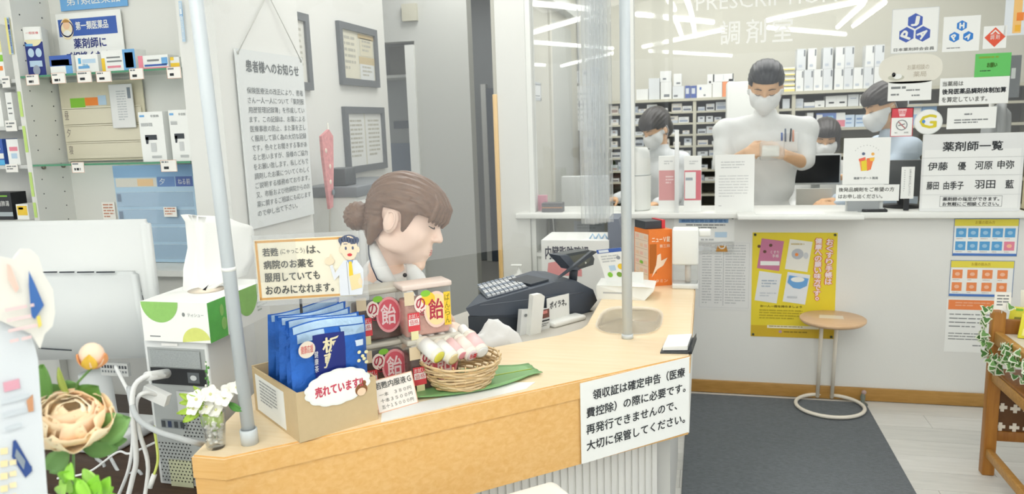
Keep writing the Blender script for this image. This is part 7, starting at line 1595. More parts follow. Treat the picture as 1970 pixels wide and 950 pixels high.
# white cabinet beside the pharmacist, back of the left shelving
F, W, H = faceY(1399, 158, 1462, 420, 5.45)
wc = thing('white_cabinet', 'plain tall white cabinet behind the standing pharmacist', 'cabinet', (F.o.x+W/2, 5.55, 0))
MB().bevbox((F.o.x, 5.45, 0.0), (W, 0, 0), (0, 0.3, 0), (0, 0, F.o.z), WHITE, 0.006).build('body', wc)
# inner work table with monitors
wt2 = thing('work_table', 'white inner work table of the dispensary', 'table', (0.6, 4.95, 0)); ZI = 0.74
MB().bevbox((0.36, 4.88, ZI-0.03), (1.9, 0, 0), (0, 0.2, 0), (0, 0, 0.03), WHITE, 0.004).build('top', wt2)
for x in (0.4, 2.2):
    MB().box((x-0.03, 4.9, 0), (x+0.03, 5.06, ZI-0.031), WHITE).build('leg', wt2)
wt3 = thing('corner_table', 'white corner table under the white monitor behind the left pane', 'table', (-0.8, 4.7, 0))
MB().bevbox((-0.975, 4.55, ZI-0.03), (0.42, 0, 0), (0, 0.42, 0), (0, 0, 0.03), WHITE, 0.004).build('top', wt3)
for x in (-0.95, -0.6): MB().box((x, 4.6, 0), (x+0.03, 4.9, ZI-0.031), WHITE).build('leg', wt3)
F, W, H = faceY(1529, 300, 1614, 351, 4.92)
t = thing('wide_monitor', 'black screened monitor behind the standing pharmacist', 'monitor', (F.o.x+W/2, 4.95, ZI))
MB().bevbox(F.P(-0.008, H+0.012), (W+0.016, 0, 0), (0, 0.03, 0), (0, 0, H+0.02), mat('#c9cccb', 0.4), 0.004).build('casing', t)
MB().obox(F.P(0, H)-Vector((0, 0.001, 0)), (W, 0, 0), (0, 0.001, 0), (0, 0, H), mat('#16181a', 0.2)).build('screen', t)
MB().box((F.o.x+W*0.4, 4.955, ZI+0.001), (F.o.x+W*0.6, 4.97, F.o.z-H+0.02), mat('#c9cccb', 0.4)).build('neck', t); MB().box((F.o.x+W*0.25, 4.90, ZI+0.0005), (F.o.x+W*0.75, 5.02, ZI+0.01), mat('#c9cccb', 0.4)).build('foot', t)
F, W, H = faceY(1532, 363, 1600, 405, 4.86)
dw = thing('drawer_unit', 'white drawer box in front of the inner table behind the pharmacist', 'drawers', (F.o.x+W/2, 4.86, 0))
MB().box((F.o.x, 4.85, 0.0), (F.o.x+W, 4.875, F.o.z), mat('#d9d9d2', 0.5)).build('body', dw)
F, W, H = faceY(1079, 339, 1172, 409, 4.62)
t = thing('white_monitor', 'back of a white monitor seen through the window beside the pillar', 'monitor', (F.o.x+W/2, 4.7, ZI))
MB().bevbox(F.P(0, H), (W, 0, 0), (0, 0.04, 0), (0, 0, H), mat('#e6e9ea', 0.4), 0.008).build('casing', t)
MB().bevbox((F.o.x+W*0.4, 4.64, ZI+0.002), (W*0.2, 0, 0), (0, 0.03, 0), (0, 0, F.o.z-H-ZI+0.02), WHITE, 0.004).build('neck', t); MB().bevbox((F.o.x+W*0.25, 4.73, ZI+0.0005), (W*0.5, 0, 0), (0, 0.2, 0), (0, 0, 0.012), WHITE, 0.004).build('foot', t)
# papers on the back wall seen through the left pane
YP = YR+0.318
for (r, lab, m, n) in (((1104, 166, 1152, 250), 'large sheet of print on the back wall left of the curtain folds', '#e3e5e5', 6), ((1102, 137, 1116, 160), 'leftmost of three small papers in a row on the back wall', '#d9dcde', 3), ((1120, 135, 1134, 160), 'middle of three small papers in a row on the back wall', '#dfe1e1', 0), ((1137, 130, 1152, 160), 'rightmost of three small papers in a row on the back wall', '#d9dde1', 2), ((1120, 262, 1147, 290), 'white card with a slate blue picture on the back wall', '#e3e5e5', 0), ((1120, 305, 1147, 322), 'small white card low on the back wall', '#e3e1d8', 1)):
    F, W, H = faceY(*r, YP); o = sheet('wall_paper', lab, 'paper', F, W, H, 0.001, mat(m, 0.6))
    if n: F.greek(W*0.12, H*0.15, W*0.75, H*0.7, n, mat('#c0c4c6', 0.6), 1, n)
    if 'slate' in lab: F.poly([(W*0.4, H*0.15), (W*0.98, H*0.3), (W*0.9, H*0.8), (W*0.32, H*0.7)], mat('#8f9aae', 0.6))
    if 'middle' in lab: F.rect(W*0.2, H*0.1, W*0.5, H*0.25, mat('#7f858a', 0.6))
    F.build('print', o)
a, b = atX(1017, 155, -0.9995), atX(1041, 194, -0.9995)
F = Face((-0.998, a.y, a.z), (0, 1, 0), (0, 0, -1)); W, H = b.y-a.y, a.z-b.z
o = sheet('wall_notice', 'white notice in a pale frame on the side wall just right of the pillar', 'notice', F, W, H, 0.001, mat('#e6e9ea', 0.6)); F.frame(0, 0, W, H, W*0.05, mat('#c9cfd3', 0.6)); F.greek(W*0.15, H*0.12, W*0.7, H*0.16, 2, mat('#b9c3cc', 0.6)); F.rect(W*0.12, H*0.72, W*0.75, H*0.05, mat('#8f979c', 0.6)); F.build('print', o)
yd0, yd1 = atX(1060, 150, -0.999).y, atX(1098, 150, -0.999).y
struct('door_2', MB().box((-0.9998, yd0, 0), (-0.99, yd1, 2.05), mat('#c3c6c2', 0.5)), label='grey white sliding door in the side wall of the dispensary')
struct('trim_4', MB().box((-0.9998, yd0-0.06, 0), (-0.985, yd0-0.004, 2.1), mat('#dcdad0', 0.6)), label='pale upright trim beside the sliding door')
struct('trim_5', MB().box((-0.9998, 4.02, 2.13), (-0.93, yd1, 2.2), mat('#cfd2d0', 0.6)), label='high pale rail above the sliding door')
gc = faceY(1893, 192, 1946, 262, 4.4)  # coat shape built in place of a grey figure
F, W, H = gc
t = thing('stand_in_coat', 'grey coat standing in for a grey figure behind the notices at the right end of the window', 'coat', (F.o.x+W/2, 4.45, F.o.z-H)); P = []
for i in range(13):
    u = i/12; P.append([Vector((F.o.x+W*(0.1+0.95*u+0.25*(v/8-0.3)*(u-0.5)), 4.45+0.02*math.sin(u*17+v*0.3)-0.06*math.sin(PI*u), F.o.z-0.02-0.45*v/8-0.05*(2*u-1)**2*(1 if v == 0 else 0.3))) for v in range(9)])
MB().grid(P, mat('#b4b7b8', 0.8, noise=0.1, nscale=20), True, 0.004).build('cloth', t)
MB().tube([(F.o.x+W/2, 4.41, F.o.z-0.02), (F.o.x+W/2, 4.43, F.o.z+0.03), (F.o.x+W/2, 4.5, F.o.z+0.05)], 0.004, DARK, 6).build('hanger_hook', t)
MB().tube([(F.o.x+W/2, 4.5, 0.0), (F.o.x+W/2, 4.5, F.o.z+0.08)], 0.012, mat('#c9c9c2', 0.4), 10).build('coat_rail', t)
MB().lathe((F.o.x+W/2, 4.5, 0), [(0.14, 0), (0.14, 0.015), (0.02, 0.02)], mat('#c9c9c2', 0.4), 20).build('foot', t)
# ================================================================== people, grown from distance fields
class SDF:
    def __init__(s, lo, hi, h):
        s.lo = np.array(lo, float); s.h = h; s.n = np.maximum(4, np.ceil((np.array(hi)-s.lo)/h).astype(int)+1)
        s.F = np.full(s.n, 1.0, np.float32)
    def sub(s, c0, c1, m):
        a = np.clip(np.floor((np.minimum(c0, c1)-m-s.lo)/s.h).astype(int), 0, s.n-1); b = np.clip(np.ceil((np.maximum(c0, c1)+m-s.lo)/s.h).astype(int)+1, 1, s.n)
        if np.any(b <= a): return None, None
        ax = [s.lo[i]+s.h*np.arange(a[i], b[i]) for i in range(3)]
        return (slice(a[0], b[0]), slice(a[1], b[1]), slice(a[2], b[2])), np.stack(np.meshgrid(*ax, indexing='ij'), -1)
    def blend(s, sl, d, k, cut):
        A = s.F[sl]
        if cut:
            d = -d; h_ = np.clip(0.5-0.5*(d-A)/k, 0, 1); s.F[sl] = (A*h_+d*(1-h_)+k*h_*(1-h_)) if False else np.maximum(A, d)+np.maximum(k-np.abs(A-d), 0)**2/(4*k)
        else: s.F[sl] = np.minimum(A, d)-np.maximum(k-np.abs(A-d), 0)**2/(4*k)
    def cap(s, a, b, ra, rb, k=0.012, cut=False):
        a, b = np.array(a, float), np.array(b, float); m = max(ra, rb)+k+0.03
        sl, P = s.sub(a, b, m)
        if sl is None: return
        ba = b-a; t = np.clip(((P-a)@ba)/max(ba@ba, 1e-9), 0, 1); d = np.linalg.norm(P-a-t[..., None]*ba, axis=-1)-(ra+(rb-ra)*t)
        s.blend(sl, d.astype(np.float32), k, cut)
    def ell(s, c, r, A=None, k=0.012, cut=False):
        c = np.array(c, float); r = np.array(r, float); m = r.max()+k+0.03
        sl, P = s.sub(c, c, m)
        if sl is None: return
        Q = P-c
        if A is not None: Q = Q@np.array(A, float).T
        q = np.linalg.norm(Q/r, axis=-1); g_ = np.linalg.norm(Q/(r*r), axis=-1); d = np.where(g_ > 1e-6, q*(q-1)/np.maximum(g_, 1e-6), -r.min())
        s.blend(sl, np.clip(d, -1, 1).astype(np.float32), k, cut)
    def pts(s):
        ax = [s.lo[i]+s.h*np.arange(s.n[i]) for i in range(3)]; return np.stack(np.meshgrid(*ax, indexing='ij'), -1)
    def mesh(s):
        F = np.pad(s.F, 1, constant_values=1.0); lo = s.lo-s.h; S = F < 0; n = np.array(F.shape)
        c8 = [S[i:n[0]-1+i, j:n[1]-1+j, k:n[2]-1+k] for i in (0, 1) for j in (0, 1) for k in (0, 1)]
        cnt = sum(c.astype(np.int8) for c in c8); act = (cnt > 0) & (cnt < 8); idx = np.full(act.shape, -1, np.int64); cells = np.argwhere(act); idx[act] = np.arange(len(cells))
        acc = np.zeros((len(cells), 3)); num = np.zeros(len(cells)); co_ = [np.array(c) for c in ((0, 0, 0), (0, 0, 1), (0, 1, 0), (0, 1, 1), (1, 0, 0), (1, 0, 1), (1, 1, 0), (1, 1, 1))]
        val = lambda o: F[cells[:, 0]+o[0], cells[:, 1]+o[1], cells[:, 2]+o[2]]
        vv = [val(o) for o in co_]
        for i in range(8):
            for j in range(i+1, 8):
                if np.abs(co_[i]-co_[j]).sum() != 1: continue
                m = (vv[i] < 0) != (vv[j] < 0); t = np.where(m, vv[i]/np.where(m, vv[i]-vv[j], 1), 0); acc += np.where(m[:, None], co_[i]+t[:, None]*(co_[j]-co_[i]), 0); num += m
        V = lo+s.h*(cells+acc/np.maximum(num, 1)[:, None]); Q = []
        for ax in range(3):
            a = np.argwhere((np.take(S, range(0, n[ax]-1), ax) != np.take(S, range(1, n[ax]), ax))); u, v = [(1, 2), (2, 0), (0, 1)][ax]
            a = a[(a[:, u] > 0) & (a[:, v] > 0) & (a[:, u] < n[u]-1) & (a[:, v] < n[v]-1)]; e = np.eye(3, dtype=int)
            f_ = S[a[:, 0], a[:, 1], a[:, 2]]; g_ = lambda o: idx[tuple((a-o).T)]
            q = np.stack([g_(e[u]+e[v]), g_(e[v]), g_(0*e[u]), g_(e[u])], 1); q[~f_] = q[~f_][:, ::-1]; Q.append(q)
        return V, np.concatenate(Q)
    def build(s, name, parent, m, smooth_it=2):
        V, Q = s.mesh()
        if len(V) == 0: return None
        keep = (Q >= 0).all(1); Q = Q[keep]
        for _ in range(smooth_it):   # light relaxation
            A = np.zeros_like(V); N = np.zeros(len(V))
            for i in range(4):
                np.add.at(A, Q[:, i], V[Q[:, (i+1) % 4]]); np.add.at(N, Q[:, i], 1)
            V = V*0.5+0.5*A/np.maximum(N, 1)[:, None]
        off = np.array(wloc(parent)); me = bpy.data.meshes.new(name); W_ = V-off
        me.vertices.add(len(V)); me.vertices.foreach_set('co', W_.astype(np.float32).ravel())
        me.loops.add(len(Q)*4); me.loops.foreach_set('vertex_index', Q.astype(np.int32).ravel()); me.polygons.add(len(Q))
        me.polygons.foreach_set('loop_start', np.arange(0, len(Q)*4, 4, dtype=np.int32)); me.polygons.foreach_set('loop_total', np.full(len(Q), 4, np.int32))
        me.update(calc_edges=True); me.polygons.foreach_set('use_smooth', np.ones(len(Q), bool)); me.materials.append(m); me.validate()
        o = bpy.data.objects.new(name, me); C.objects.link(o); o.parent = parent; return o
V3 = lambda *a: np.array(a, float)
class Head:
    def __init__(s, o, fwd, up, sc=1.0):
        f = Vector(fwd).normalized(); u = Vector(up); u = (u-f*u.dot(f)).normalized(); r = f.cross(u)
        s.o = np.array(o, float); s.A = np.array([r, f, u]); s.sc = sc
    def P(s, x, y, z): return s.o+(s.A.T@np.array([x, y, z]))*s.sc
    def L(s, P): return ((P-s.o)@s.A.T)/s.sc
    def V(s, x, y, z): return Vector(s.P(x, y, z))
def head_fields(S, H, female=True):
    e = lambda c, r, k=0.012, cut=False: S.ell(H.P(*c), np.array(r)*H.sc, H.A, k, cut)
    c_ = lambda a, b, ra, rb, k=0.008, cut=False: S.cap(H.P(*a), H.P(*b), ra*H.sc, rb*H.sc, k, cut)
    w_ = 0.97 if female else 1.04
    e((0, -0.008, 0.034), (0.073, 0.088 if not female else 0.080, 0.08 if not female else 0.074)); e((0, 0.028, -0.015), (0.062*w_, 0.060, 0.078), 0.02); e((0, 0.040, -0.068), (0.044*w_, 0.042, 0.036), 0.02)
    e((0, 0.072, -0.098), (0.017, 0.015, 0.015), 0.015); e((0, 0.070, 0.038), (0.045, 0.022, 0.03), 0.02)
    for s_ in (-1, 1):
        e((s_*0.038, 0.052, -0.032), (0.026, 0.028, 0.03), 0.015); e((s_*0.048, 0.01, -0.062), (0.012, 0.04, 0.02), 0.02)
        e((s_*0.031, 0.1, 0.006), (0.017, 0.013, 0.010), 0.008, True)
        e((s_*0.074, -0.004, -0.012), (0.010, 0.019, 0.031), 0.006); e((s_*0.086, 0.002, -0.006), (0.007, 0.009, 0.014), 0.004, True)
    c_((0, 0.086, 0.012), (0, 0.103, -0.024), 0.007, 0.0095, 0.010); e((0, 0.1045, -0.026), (0.0095, 0.008, 0.008), 0.006)
    for s_ in (-1, 1): e((s_*0.011, 0.094, -0.03), (0.0075, 0.008, 0.006), 0.005)
    e((0, 0.064, -0.058), (0.032, 0.026, 0.032), 0.015)
    c_((-0.016, 0.0865, -0.056), (0.016, 0.0865, -0.056), 0.0055, 0.0055, 0.005); c_((-0.013, 0.086, -0.067), (0.013, 0.086, -0.067), 0.0062, 0.0062, 0.005); c_((-0.02, 0.094, -0.0615), (0.02, 0.094, -0.0615), 0.0012, 0.0012, 0.003, True)
def head_only(H, h, female=True, pad=0.0):
    S = SDF(H.o-0.17*H.sc, H.o+0.17*H.sc, h); head_fields(S, H, female); return S
def mask(H, par, female=True, h=0.0045):
    S = head_only(H, h, female); S.ell(H.P(0, 0.085, -0.05), V3(0.036, 0.03, 0.04)*H.sc, H.A, 0.02); L = H.L(S.pts()); d = np.maximum.reduce([S.F-0.006*H.sc, (L[..., 2]+0.008-0.10*np.abs(L[..., 0]))*H.sc, (-L[..., 2]-0.108)*H.sc, (0.012-L[..., 1])*H.sc, (0.022+(-L[..., 2]-0.045)*0.55-L[..., 1])*H.sc]); S.F = d.astype(np.float32)
    o = S.build('face_mask', par, mat('#eef0f0', 0.75), 1)
    for s_ in (-1, 1):
        MB().tube([H.V(s_*0.062, 0.03, -0.02), H.V(s_*0.08, 0.0, 0.0), H.V(s_*0.083, -0.02, 0.01), H.V(s_*0.082, -0.022, -0.03), H.V(s_*0.066, 0.01, -0.07)], 0.0015, mat('#eef0f0', 0.75), 5).build('ear_loop', par)
def hair_shape(H, par, m, cuts, extra=(), grow=1.0, h=0.0045, ripple=0.0016, after=(), base=((0, -0.012, 0.042), (0.084, 0.103, 0.088))):
    S = SDF(H.o-0.24*H.sc, H.o+0.2*H.sc, h)
    S.ell(H.P(*base[0]), np.array(base[1])*H.sc*grow, H.A)
    for (kind, *a) in extra:
        if kind == 'e': S.ell(H.P(*a[0]), np.array(a[1])*H.sc, H.A, a[2] if len(a) > 2 else 0.015)
        else: S.cap(H.P(*a[0]), H.P(*a[1]), a[2]*H.sc, a[3]*H.sc, 0.012)
    L = H.L(S.pts()); F = S.F
    ang = np.arctan2(L[..., 0], L[..., 2]+0.02); F = F+ripple*np.sin(ang*38+L[..., 1]*30)+ripple*0.7*np.sin(ang*71-L[..., 1]*55)
    for c in cuts: F = np.maximum(F, np.minimum.reduce([np.broadcast_to(q, F.shape) for q in c(L)])*H.sc)
    S.F = F.astype(np.float32)
    for a, b, ra, rb in after: S.cap(H.P(*a), H.P(*b), ra*H.sc, rb*H.sc, 0.012)
    return S.build('hair', par, m, 1)
def eyes(H, par, closed=True, col='#4a4038', brow='#5a4a40'):
    for s_ in (-1, 1):
        if closed:
            MB().tube([H.V(s_*0.019, 0.0885, 0.001), H.V(s_*0.027, 0.0915, -0.003), H.V(s_*0.036, 0.0895, -0.003), H.V(s_*0.045, 0.081, 0.0)], [0.0012, 0.0019, 0.002, 0.001], mat(col, 0.6), 6).build('eyelashes', par)
        else:
            MB().ball(H.V(s_*0.031, 0.083, 0.004), 0.0105*H.sc, mat('#f1efec', 0.3)).build('eye', par)
        MB().tube([H.V(s_*0.016, 0.0935, 0.024), H.V(s_*0.032, 0.092, 0.029), H.V(s_*0.049, 0.078, 0.024)], [0.0024, 0.0026, 0.0012], mat(brow, 0.7), 6).build('eyebrow', par)
def skinmat(c, c2):
    return mat(c, 0.5, spec=0.3, noise=0.04, nscale=9)
def hand_fields(S, wr, dirn, palm, sc=1.0, curl=0.9, thumb_side=1):
    """palm plus five bent fingers; dirn wrist->knuckles, palm = palm normal"""
    d = np.array(dirn, float); d /= np.linalg.norm(d); p = np.array(palm, float); p -= d*(p@d); p /= np.linalg.norm(p); x = np.cross(d, p)*thumb_side
    wr = np.array(wr, float)
    for i in range(4):
        o = x*(0.03-0.02*i)*sc; S.cap(wr+o*0.55+d*0.01, wr+o+d*0.082*sc, 0.015*sc, 0.0115*sc, 0.008)
        k = wr+o+d*(0.085-(0.004 if i in (0, 3) else 0))*sc; L = np.array([0.042, 0.047, 0.044, 0.034])[i]*sc; a = curl*(0.5+0.1*i); q = k
        for j, f_ in enumerate((1, 0.62, 0.48)):
            dd = d*math.cos(a)+p*math.sin(a); q2 = q+dd*L*f_; S.cap(q, q2, (0.0095-0.001*j)*sc, (0.0088-0.001*j)*sc, 0.0035); q = q2; a += curl*0.75
    b = wr+x*0.026*sc+d*0.022*sc; t1 = b+(x*0.72+d*0.6+p*0.35)*0.036*sc; t2 = t1+(x*0.25+d*0.75+p*0.6)*0.03*sc; t3 = t2+(d*0.8+p*0.6)*0.024*sc
    S.cap(b, t1, 0.014*sc, 0.0115*sc, 0.008); S.cap(t1, t2, 0.0108*sc, 0.0095*sc, 0.004); S.cap(t2, t3, 0.0092*sc, 0.008*sc, 0.004)
def person(name, label, H, J, loc, female, skin, tunic, trousers, hands=(), sleeve='short', h=0.0065, feet=True, collar=None):
    """J: joints (world) neck, chest, waist, pelvis, shoulders, elbows, wrists, hips, knees, ankles"""
    root = thing(name, label, 'person', loc)
    allp = [np.array(v, float) for v in J.values()]+[H.o]; lo = np.min(allp, 0)-0.26; hi = np.max(allp, 0)+0.26; lo[2] = max(lo[2], loc[2]-0.002)
    S = SDF(lo, hi, h); K = 0.9 if female else 1.0
    def torso(S, g):
        sx = np.array(J['sr'])-np.array(J['sl']); sx = sx/np.linalg.norm(sx)
        def bar(c, wd, r, k=0.04): S.cap(np.array(c)-sx*wd, np.array(c)+sx*wd, r+g, r+g, k)
        bar(J['chest'], 0.085*K, 0.098*K); bar(np.array(J['chest'])*0.5+np.array(J['waist'])*0.5, 0.075*K, 0.092*K); bar(J['waist'], 0.065*K, 0.09*K); bar(J['pelvis'], 0.08, 0.098)
        S.cap(np.array(J['chest']), np.array(J['waist']), 0.11*K+g, 0.1*K+g, 0.04); S.cap(np.array(J['waist']), np.array(J['pelvis']), 0.1*K+g, 0.11*K+g, 0.04)
        S.cap(J['sl'], J['sr'], 0.055*K+g, 0.055*K+g, 0.04)
        nk = np.array(J['neck']); S.cap(nk-np.array([0, 0, 0.02]), np.array(J['sl']), 0.05*K+g*0.6, 0.05*K+g, 0.03); S.cap(nk-np.array([0, 0, 0.02]), np.array(J['sr']), 0.05*K+g*0.6, 0.05*K+g, 0.03)
    torso(S, 0.0)
    S.cap(J['neck'], H.P(0, -0.02, -0.05), 0.052*K, 0.05*K, 0.02); head_fields(S, H, female)
    for s_ in 'lr':
        S.cap(J['s'+s_], J['e'+s_], 0.046*K, 0.038*K, 0.02); S.cap(J['e'+s_], J['w'+s_], 0.037*K, 0.026*K, 0.01)
        S.cap(J['h'+s_], J['k'+s_], 0.075*K, 0.052*K, 0.03); S.cap(J['k'+s_], J['a'+s_], 0.05*K, 0.035*K, 0.02)
        f0 = np.array(J['a'+s_]); fdir = H.A[1].copy(); fdir[2] = 0; fdir /= max(np.linalg.norm(fdir), 1e-6); S.cap(f0+[0, 0, -0.02], f0+fdir*0.14+[0, 0, -0.035], 0.036, 0.028, 0.02)
    for hd_ in hands: hand_fields(S, *hd_)
    S.build('body', root, skin, 1)
    # clothes
    T = SDF(lo, hi, h); torso(T, 0.011)
    for s_ in 'lr':
        e_ = np.array(J['e'+s_]); a = np.array(J['s'+s_])
        if sleeve == 'short': T.cap(a, a+(e_-a)*0.92, 0.062*K, 0.060*K, 0.02)
        else: T.cap(a, e_, 0.062*K, 0.053*K, 0.02); w_ = np.array(J['w'+s_]); T.cap(e_, e_+(w_-e_)*0.93, 0.053*K, 0.042*K, 0.015)
    nk = np.array(J['neck']); T.cap(nk-[0, 0, 0.03], nk+(H.P(0, -0.02, -0.05)-nk)*0.35, 0.067*K, 0.062*K, 0.02)
    Pz = T.pts()
    rip = 0.0022*np.sin(Pz[..., 0]*55+Pz[..., 2]*38)*np.sin(Pz[..., 2]*23+Pz[..., 1]*31); T.F = T.F+rip.astype(np.float32)
    cz = np.array(J['pelvis'])[2]-(0.16 if feet else 0.05)
    T.F = np.maximum(T.F, (cz-Pz[..., 2]).astype(np.float32))
    # neck opening
    up = (H.P(0, -0.02, -0.05)-nk); ln = np.linalg.norm(up); up = up/ln; T.F = np.maximum(T.F, (((Pz-nk)@up)-ln*0.42).astype(np.float32)) if collar is None else np.maximum(T.F, np.minimum(((Pz-nk)@up)-collar, 0.12-np.linalg.norm(Pz-nk, axis=-1)+0.02).astype(np.float32))
    T.build('tunic', root, tunic, 2)
    G = SDF(lo, hi, 0.011)
    for s_ in 'lr': G.cap(J['h'+s_], J['k'+s_], 0.088*K, 0.066*K, 0.03); G.cap(J['k'+s_], J['a'+s_], 0.064*K, 0.052*K, 0.02)
    G.cap(J['hl'], J['hr'], 0.1, 0.1, 0.03); G.build('trousers', root, trousers, 1)
    for s_ in 'lr':
        f0 = Vector(J['a'+s_]); fdir = Vector(H.A[1]); fdir.z = 0; fdir.normalize(); sh_ = SDF(np.array(f0)-0.22, np.array(f0)+0.25, 0.01); sh_.cap(np.array(f0)+[0, 0, -0.01], np.array(f0+fdir*0.14)+[0, 0, -0.028], 0.046, 0.038, 0.02); sh_.F = np.maximum(sh_.F, (loc[2]+0.001-sh_.pts()[..., 2]).astype(np.float32)); sh_.build('shoe', root, mat('#d9dadb', 0.5), 1)
    return root
SK1 = mat('#f9dccb', 0.5, spec=0.3, noise=0.03, nscale=8); SK2 = mat('#e3b78f', 0.5, spec=0.3, noise=0.03, nscale=8)
TUN = mat('#e9ebea', 0.75, spec=0.2, bump=0.1, bscale=40); TROU = mat('#e3e5e4', 0.8)
HBR = mat('#785c4a', 0.42, spec=0.5, noise=0.35, nscale=16, stretch=(3, 1, 6)); HBK = mat('#2c2e33', 0.4, spec=0.5, noise=0.3, nscale=30); HBK2 = mat('#3c3836', 0.4, spec=0.5, noise=0.3, nscale=30)

# ------------------------------------------------------------------ the cashier, seated, looking down to the right
DH = 2.08; SC_ = 1.13
Hc = Head(atD(774, 421, DH), RT*0.955-UP*0.26-FW*0.14, UP*0.95+RT*0.28, SC_)
nkc = np.array(atD(742, 520, DH+0.04)); ax = np.array(RT); dp = np.array(FW); dp[2] = 0; dp /= np.linalg.norm(dp); ax[2] = 0; ax /= np.linalg.norm(ax)
ch = np.array(atD(722, 610, DH+0.1)); wa = ch+[-0.02, 0, -0.2]; wa = ch-ax*0.03+[0, 0, -0.21]; pe = ch-ax*0.05+[0, 0, -0.40]
gz = pe[2]-0.0
J = dict(neck=nkc, chest=ch, waist=wa, pelvis=pe, sr=ch-dp*0.165+[0, 0, 0.085], sl=ch+dp*0.165+[0, 0, 0.085])
J['er'] = J['sr']+ax*0.05-dp*0.0+[0, 0, -0.25]; J['el'] = J['sl']+ax*0.1+[0, 0, -0.24]; J['er'][2] = max(J['er'][2], 0.79); J['el'][2] = max(J['el'][2], 0.74); J['wr'] = J['er']+ax*0.10+dp*0.17+[0, 0, 0.02]; J['wl'] = J['el']+ax*0.12-dp*0.10+[0, 0, 0.03]
J['hr'] = pe-dp*0.09; J['hl'] = pe+dp*0.09; J['kr'] = J['hr']+ax*0.38+dp*0.05; J['kl'] = J['hl']+ax*0.38; J['ar'] = J['kr']+ax*0.0; J['al'] = J['kl'].copy()
for s_ in 'lr': J['a'+s_] = np.array([J['k'+s_][0], J['k'+s_][1], 0.075])
cash = person('person', 'seated woman with brown hair in a bun and navy piped white tunic looking down', Hc, J, Vector((pe[0], pe[1], 0)), True, SK1, TUN, TROU, hands=((J['wr'], dp+ax*0.3, [0, 0, -1], 0.92, 0.5, -1), (J['wl'], -dp+ax*0.4, [0, 0, -1], 0.92, 0.5, 1)), h=0.0055, collar=0.012)
eyes(Hc, cash, True, '#3a302c', '#6d5240')
for s_ in (-1, 1): MB().tube([Hc.V(s_*0.0738, -0.004+0.012*math.cos(a), -0.012+0.022*math.sin(a)) + Hc.V(s_*0.009, 0, 0)-Hc.V(0, 0, 0) for a in [2.2-0.55*k for k in range(8)]], 0.0026, SK1, 6).build('ear_rim', cash)
MB().tube([Hc.V(0.016, 0.0885, -0.0615), Hc.V(0.0, 0.0945, -0.0612), Hc.V(-0.016, 0.0885, -0.0615)], 0.0014, mat('#b0645f', 0.5), 6).build('mouth_line', cash)
for z, r in ((-0.0565, 0.0040), (-0.0660, 0.0046)): MB().tube([Hc.V(0.016, 0.0865, z), Hc.V(0.006, 0.0905, z), Hc.V(-0.006, 0.0905, z), Hc.V(-0.016, 0.0865, z)], [0.0008, r*0.8, r*0.8, 0.0008], mat('#d98f86', 0.4), 8).build('lip', cash)
cutsC = [lambda L: [L[..., 1]-0.030, 0.020-0.10*(L[..., 1]-0.06)-L[..., 2]+0.0*L[..., 0]], lambda L: [L[..., 1]+0.034, 0.03-L[..., 1]+0.004, 0.016-L[..., 2]], lambda L: [-0.030-L[..., 1], -0.058-L[..., 2], 0.10+L[..., 1]]]
hair_shape(Hc, cash, HBR, cutsC, [('e', (0, 0.044, 0.040), (0.076, 0.064, 0.060), 0.02), ('e', (0, -0.058, -0.006), (0.056, 0.036, 0.056), 0.02)], 1.0, 0.0042, 0.0024, base=((0, -0.002, 0.036), (0.082, 0.094, 0.081)), after=(((0.064, 0.03, 0.022), (0.058, 0.026, -0.026), 0.019, 0.006), ((-0.064, 0.03, 0.022), (-0.058, 0.026, -0.026), 0.019, 0.006), ((0.05, -0.045, -0.03), (0.044, -0.05, -0.075), 0.02, 0.008), ((0.0, -0.06, -0.04), (0.0, -0.055, -0.08), 0.035, 0.012)))
S = SDF(Hc.o-0.26, Hc.o+0.26, 0.004)
S.ell(Hc.P(0.01, -0.108, -0.022), V3(0.034, 0.036, 0.036)*SC_, Hc.A); S.cap(Hc.P(0, -0.076, -0.008), Hc.P(0.005, -0.096, -0.016), 0.026, 0.026, 0.01); L = Hc.L(S.pts())-np.array([0.01, -0.108, -0.022]); S.F = S.F+(0.0022*np.sin(np.arctan2(L[..., 1], L[..., 2])*17+np.linalg.norm(L, axis=-1)*160)).astype(np.float32)
S.build('hair_bun', cash, HBR, 1)
MB().lathe(Hc.V(0.003, -0.084, -0.012), [(0.027*SC_, -0.004), (0.029*SC_, 0), (0.027*SC_, 0.004)], HBK, 16, Hc.A[1]).build('hair_band', cash)
rn = random.Random(12)
for k in range(9):    # fringe strands and the loose lock before the ear
    x = -0.05+0.1*k/8; MB().tube([Hc.V(x*0.8, 0.092-abs(x)*0.35, 0.075), Hc.V(x, 0.109-abs(x)*0.4, 0.05), Hc.V(x*1.05, 0.108-abs(x)*0.45, 0.02), Hc.V(x*1.05, 0.102-abs(x)*0.45, 0.006+rn.uniform(-.004, .004))], [0.008, 0.010, 0.009, 0.002], HBR, 7).build('fringe_lock', cash)
